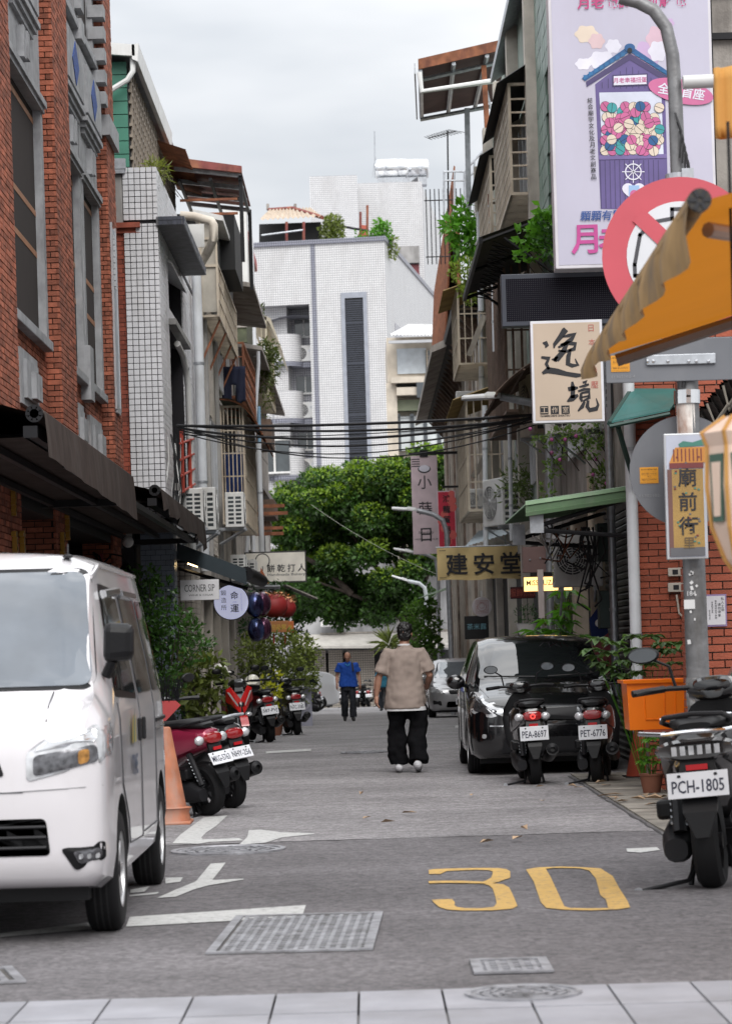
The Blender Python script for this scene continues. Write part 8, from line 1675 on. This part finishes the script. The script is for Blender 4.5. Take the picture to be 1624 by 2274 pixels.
# ---- the big banyan at the street end
YT = 101
t = thing('broad_tree', 'broad dark green tree filling the end of the street', 'tree', (0, 0, 0))
tb = V(918, 1500, YT); tb.z = gz(YT)
def limb(P, R_): return MB().tube(P, R_, 10).build('trunk' if R_[0] > .25 else 'limb', BARK, t, True)
fk = V(905, 1380, YT)
limb([tb, V(915, 1440, YT), fk, V(880, 1340, YT)], [.42, .34, .30, .26])
for P in ([fk, V(850, 1345, YT - .5), V(780, 1320, YT - 1), V(700, 1290, YT - 1)], [fk, V(870, 1300, YT + .5), V(800, 1220, YT), V(760, 1150, YT)], [fk, V(900, 1280, YT), V(890, 1180, YT + .5), V(880, 1100, YT)], [fk, V(930, 1320, YT - .5), V(960, 1250, YT)], [V(780, 1320, YT - 1), V(720, 1260, YT - 1), V(660, 1230, YT)]): limb(P, [.15, .11, .07, .04][:len(P)])
outl = [(640, 1180), (655, 1110), (700, 1130), (625, 1250), (660, 1300), (720, 1080), (760, 1110), (800, 1060), (830, 1090), (870, 1045), (900, 1075), (950, 1030), (985, 1050), (930, 1110), (700, 1200), (760, 1180), (820, 1150), (880, 1140), (690, 1270), (750, 1250), (810, 1230), (870, 1210), (930, 1190), (730, 1330), (790, 1310), (850, 1300), (910, 1270), (960, 1240), (680, 1345), (760, 1360), (830, 1350), (640, 1330), (985, 1120), (970, 1180), (900, 1330), (620, 1120), (740, 1145), (850, 1080)]
blobs = []
for u, v in outl:
    for k in range(3): c = V(u + r9.uniform(-14, 14), v + r9.uniform(-12, 12), YT + r9.uniform(-2.2, 2.2)); q = r9.uniform(.5, .95); blobs.append((c, (q*1.1, q, q*.75)))
m = MB(); clump_cloud(m, blobs, 1250, .20, .12, r9, .3)
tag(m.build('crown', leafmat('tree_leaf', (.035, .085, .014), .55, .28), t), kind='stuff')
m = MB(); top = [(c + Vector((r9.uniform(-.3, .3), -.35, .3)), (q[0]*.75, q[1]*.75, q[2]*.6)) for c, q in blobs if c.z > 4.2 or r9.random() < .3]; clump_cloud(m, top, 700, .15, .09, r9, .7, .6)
tag(m.build('crown_toplit_leaves', leafmat('tree_leaf_toplit', (.14, .22, .02), .45, .4), t), kind='stuff')  # yellow-green leaves, mostly high up: light from above painted into the crown colour
# ---- shrubs
def shrub(label, base, blobs, per, L_, w_, lm, nst=6, name='leafy_shrub', pot=None, cat='shrub', group=None, seed=1):
    r = random.Random(seed); t = thing(name, label, cat, base, 0, group); b = Vector(base)
    m = MB(); bl = [(Vector(c) - b, q) for c, q in blobs]; clump_cloud(m, bl, per*2.6, L_, w_, r, .3); tag(m.build('foliage', lm, t), kind='stuff')
    for k in range(nst):
        c, q = bl[k % len(bl)]; q = q if not isinstance(q, (tuple, list)) else q[0]; e_ = c + rdir(r)*q*.4; MB().tube([Vector((r.uniform(-.06, .06), r.uniform(-.06, .06), .05)), e_*.5 + Vector((r.uniform(-.1, .1), 0, .05)), e_], [.018, .012, .005], 5).build('stem', BARK, t)
    if pot: MB().lathe([(pot*.72, 0), (pot, pot*1.5), (pot*1.08, pot*1.5), (pot*1.08, pot*1.65), (pot*.9, pot*1.65), (pot*.88, pot*1.5), (.001, pot*1.45)], 20).build('pot', mat('terracotta', (.22, .085, .05), .8, var=.2), t, True)
    return t
LV1 = leafmat('camellia_leaf', (.055, .125, .03), .55, .28, .22); LV2 = leafmat('croton_leaf', (.13, .16, .04), .5, .3); LV3 = leafmat('olive_leaf', (.16, .20, .05), .45, .3); LV4 = leafmat('fresh_leaf', (.10, .26, .03), .35, .4); LV5 = leafmat('yellow_leaf', (.42, .42, .03), .25, .35); LV6 = leafmat('dark_leaf', (.03, .085, .02), .4, .2, .3)
YS = 37.5
def B_(u, v, Y, q): return (V(u, v, Y), q)
shrub('tall glossy leaved shrub in front of the blue grey column', (-3.0, YS, 0), [B_(u, v, YS + r9.uniform(-.5, .5), q) for u, v, q in ((295, 1300, .26), (325, 1285, .20), (285, 1330, .32), (320, 1340, .36), (355, 1320, .25), (300, 1390, .40), (345, 1395, .34), (385, 1370, .24), (400, 1400, .28), (430, 1405, .18), (320, 1450, .42), (370, 1445, .32), (290, 1470, .40), (345, 1505, .38), (400, 1460, .22), (310, 1540, .4), (370, 1530, .25), (440, 1440, .16))], 560, .10, .055, LV1, 14, pot=.26, seed=2)
shrub('low mottled croton shrub beside the red scooter', (-2.55, 39.9, 0), [B_(u, v, 39.9, q) for u, v, q in ((420, 1480, .26), (455, 1500, .26), (480, 1520, .22), (430, 1540, .28), (465, 1570, .26), (410, 1580, .24), (450, 1610, .22), (480, 1470, .16))], 420, .16, .085, LV2, 10, 'croton_shrub', pot=.22, seed=3)
shrub('dark small leaved shrub between column and croton', (-2.75, 40.8, 0), [B_(u, v, 40.6, q) for u, v, q in ((400, 1500, .3), (430, 1450, .24), (450, 1430, .2), (400, 1560, .3))], 700, .07, .04, LV1, 8, seed=4)
shrub('broad olive green hedge behind the parked scooters', (-2.0, 58, gz(58)), [B_(u, v, 58 + r9.uniform(-1.5, 1.5), q) for u, v, q in ((560, 1440, .4), (590, 1420, .45), (620, 1440, .5), (650, 1450, .5), (675, 1470, .4), (600, 1480, .5), (640, 1500, .5), (570, 1500, .4), (680, 1510, .35), (620, 1530, .4), (660, 1540, .35), (685, 1440, .25), (555, 1470, .35))], 620, .11, .05, LV3, 10, 'hedge', seed=5)
shrub('dark leafy plant hanging under the bakery sign', (-2.3, 62, gz(62)), [B_(u, v, 62, q) for u, v, q in ((560, 1400, .35), (590, 1390, .3), (645, 1400, .3), (560, 1310, .25), (620, 1312, .25), (665, 1420, .25), (590, 1310, .2))], 520, .13, .06, LV6, 7, seed=6)
shrub('bright yellow leaved shrub behind the black scooter', (-1.75, 48, gz(48)), [B_(u, v, 48, q) for u, v, q in ((585, 1525, .18), (605, 1540, .22), (590, 1550, .2), (620, 1555, .14), (610, 1500, .1))], 520, .10, .05, LV5, 6, 'golden_shrub', pot=.2, seed=7)
shrub('leafy climber beside the dark tea shop sign', (1.75, 78, gz(78)), [B_(u, v, 78, q) for u, v, q in ((925, 1370, .5), (945, 1390, .5), (930, 1420, .5), (950, 1350, .3), (935, 1450, .4), (960, 1440, .35))], 420, .16, .09, leafmat('climber_leaf', (.10, .20, .04), .4, .35), 7, 'climber', seed=8)
t = shrub('spiky yellow green palm at the street end', (V(860, 1440, 98).x, 98, gz(98)), [], 0, 1, 1, LV4, 0, 'spiky_palm', seed=9) if False else None
t = thing('spiky_palm', 'spiky yellow green palm at the street end', 'palm', (0, 0, 0)); c = V(862, 1432, 97); m = MB(); q = random.Random(4)
for k in range(70): d = rdir(q, .3); leaf(m, c + d*.05, d, Vector((0, 0, 1)), q.uniform(.5, .9), .07)
m.build('fronds', LV2, t); MB().tube([(c.x, c.y, gz(97)), c], .06, 6).build('stem', BARK, t)
# schefflera and creeper by the black car
def big_leaf_plant(label, base, tips, L_, w_, lm, name, n=7, seed=1, droop=.3, pot=None, cat='plant'):
    r = random.Random(seed); t = thing(name, label, cat, base); b = Vector(base)
    for tip in tips:
        p = Vector(tip) - b; MB().tube([(r.uniform(-.03, .03), r.uniform(-.03, .03), .05), p*.55 + Vector((0, 0, .08)), p], [.006, .004, .002], 4).build('stem', LV4, t)
        for k in range(n):
            a = 2*math.pi*k/n + r.uniform(-.3, .3); d = Vector((math.cos(a), math.sin(a), -droop + r.uniform(-.2, .35))); s_ = MB(); leaf(s_, p, d, Vector((0, 0, 1)), L_*r.uniform(.75, 1.2), w_*r.uniform(.8, 1.15)); s_.build('leaf', lm, t)
    if pot: MB().lathe([(pot*.72, 0), (pot, pot*1.5), (pot*1.08, pot*1.5), (pot*1.08, pot*1.65), (pot*.9, pot*1.65), (.001, pot*1.45)], 20).build('pot', mat('terracotta', (.22, .085, .05), .8), t, True)
    return t
big_leaf_plant('broad leaved umbrella plant rising above the black car roof', (2.55, 34.2, 0), [V(u, v, 34.2) for u, v in ((1185, 1400), (1215, 1375), (1240, 1400), (1262, 1380), (1280, 1410), (1200, 1420), (1245, 1355), (1230, 1425), (1270, 1340), (1255, 1310))], .30, .11, LV4, 'umbrella_plant', 7, 5, pot=.2)
big_leaf_plant('leafy creeper with broad leaves arching over the orange crate', (2.75, 26.2, 0), [V(u, v, 26.0 + .3*math.sin(u)) for u, v in ((1310, 1440), (1330, 1415), (1350, 1445), (1365, 1425), (1380, 1465), (1395, 1440), (1400, 1410), (1425, 1450), (1440, 1470), (1455, 1440), (1470, 1425), (1490, 1440), (1505, 1425), (1350, 1480), (1375, 1495), (1330, 1470), (1415, 1490), (1500, 1470), (1320, 1455), (1450, 1410))], .15, .10, leafmat('creeper_leaf', (.085, .15, .055), .45, .3), 'creeper', 11, 6, cat='creeper')
big_leaf_plant('small potted flowers below the orange crate', (2.62, 24.2, .02), [V(u, v, 24.1) for u, v in ((1430, 1660), (1440, 1640), (1455, 1655), (1468, 1670), (1440, 1680), (1460, 1690), (1428, 1690), (1475, 1650), (1450, 1635))], .10, .055, LV4, 'potted_flowers', 9, 7, pot=.11)
t = thing('flower_pot', 'dark terracotta pot by the brick ledge', 'pot', (2.83, 24.1, .01)); MB().lathe([(.08, 0), (.11, .2), (.12, .2), (.12, .23), (.1, .23), (.001, .2)], 18).build('pot', mat('dark_terracotta', (.12, .04, .03), .8), t, True)
t = thing('hanging_planter', 'white hanging planter with wispy green plant under the cafe sign', 'planter', V(1172, 1408, 40)); MB().lathe([(.14, 0), (.18, .16), (.20, .17), (.001, .14)], 18).build('bowl', WHITEM, t, True); m = MB(); clump_cloud(m, [(Vector((0, 0, .28)), (.2, .2, .18))], 3800, .07, .02, r9, .2); tag(m.build('foliage', LV6, t), kind='stuff'); MB().tube([(0, 0, .15), (0, 0, .7)], .006, 4).build('cord', DARKM, t)
shrub('bamboo like foliage behind the lamp pole', (2.75, 39, 0), [B_(u, v, 39, q) for u, v, q in ((1255, 1330, .22), (1245, 1370, .25), (1270, 1360, .2), (1240, 1390, .25))], 480, .13, .03, LV3, 8, 'bamboo', seed=12)
# balcony greenery
def hang(label, pts, per, L_, w_, lm, name='balcony_plant', seed=1, flowers=None):
    t = thing(name, label, 'plant', (0, 0, 0)); r = random.Random(seed); m = MB(); clump_cloud(m, pts, per*1.5, L_, w_, r, .3); tag(m.build('foliage', lm, t), kind='stuff')
    for k in range(min(6, len(pts))): c, q = pts[k]; MB().tube([Vector(c) + Vector((.3, .2, -.4)), Vector(c)], .008, 4).build('stem', BARK, t)
    if flowers:
        f = MB()
        for k in range(16): c, q = r.choice(pts); p = Vector(c) + rdir(r)*.2; f.ball(p, .025, 6, 4)
        tag(f.build('blossoms', mat('pink_blossom', (.45, .10, .30), .6), t), kind='stuff')
    return t
hang('bright green bush on the roof edge above the old eave', [B_(u, v, 56, q) for u, v, q in ((1030, 465, .16), (1010, 505, .24), (1035, 520, .3), (1055, 510, .24), (1040, 550, .3), (1060, 545, .24), (1000, 515, .14), (1022, 475, .12))], 600, .24, .10, LV4, seed=2)
hang('yellowish vine trailing from the old eave', [B_(u, v, 55, q) for u, v, q in ((1035, 590, .22), (1020, 610, .22), (1045, 615, .22), (1040, 645, .2), (1010, 598, .16), (1030, 635, .14), (1047, 665, .14), (1025, 650, .1))], 1800, .08, .04, leafmat('vine_leaf', (.20, .27, .05), .4, .35), seed=3)
hang('maple like sprig beside the lavender billboard', [B_(u, v, 32.5, q) for u, v, q in ((1190, 515, .14), (1165, 525, .12), (1175, 560, .12), (1160, 570, .08), (1205, 500, .14), (1212, 535, .16), (1222, 560, .14), (1210, 470, .12), (1220, 490, .12))], 1500, .11, .075, LV4, seed=4)
hang('dark potted shrub tucked by the billboard edge', [B_(u, v, 31.5, q) for u, v, q in ((1222, 530, .16), (1228, 560, .16), (1220, 500, .12))], 2200, .08, .03, LV6, seed=5)
hang('flowering vine around the upper air conditioner', [B_(u, v, 31.2, q) for u, v, q in ((1200, 980, .10), (1230, 970, .12), (1260, 965, .1), (1290, 985, .12), (1310, 1000, .12), (1330, 985, .1), (1225, 1040, .12), (1215, 1090, .1), (1335, 1060, .14), (1350, 1040, .1), (1330, 1075, .1), (1275, 950, .1), (1310, 945, .08), (1340, 950, .08), (1240, 1010, .08))], 2600, .065, .035, leafmat('vine_leaf2', (.13, .20, .06), .4, .35), seed=6, flowers=True)
hang('feathery green plant behind the big air conditioner', [B_(u, v, 45.5, q) for u, v, q in ((1145, 1060, .22), (1140, 1090, .28), (1155, 1095, .2), (1150, 1030, .14), (1165, 1070, .2), (1180, 1085, .25))], 620, .15, .035, leafmat('feather_leaf', (.12, .17, .06), .35, .3), seed=7)
hang('fern tufts growing from the grey parapet', [B_(u, v, 43, q) for u, v, q in ((340, 375, .13), (352, 380, .14), (365, 388, .08))], 1800, .18, .025, leafmat('fern_leaf', (.20, .22, .06), .3, .3), seed=8)
hang('overgrown dark ivy on the old row house balcony', [B_(u, v, 74, q) for u, v, q in ((590, 790, .35), (600, 810, .35), (580, 840, .4), (595, 770, .25), (605, 795, .2), (575, 690, .15))], 900, .15, .06, leafmat('ivy_leaf', (.10, .13, .045), .4, .3), seed=9)
hang('rust toned dry plant on the wooden trough', [B_(u, v, 75, q) for u, v, q in ((590, 890, .2), (600, 880, .15), (585, 935, .15), (570, 1000, .2))], 480, .14, .05, LV3, seed=10)
for k, (u, v, q, lb, lm) in enumerate(((738, 505, 1.0, 'round green bush on the tower roof by the pavilion', LV3), (845, 515, .9, 'bright green bush on the tower roof corner', LV4), (865, 545, .5, 'pale bush over the tower parapet', LV3), (800, 532, .4, 'low yellow green bush on the tower parapet', LV4))):
    Y = 141.5; hang(lb, [B_(u + dx, v + dy, Y, q*s_) for dx, dy, s_ in ((0, 0, .55), (-12, 8, .45), (10, 10, .45), (-4, -14, .4), (8, -12, .35), (-8, 22, .45), (6, 22, .45))], 420, .24, .11, lm, 'roof_bush', seed=20 + k)
bpy.data.scenes.remove(BENCH)
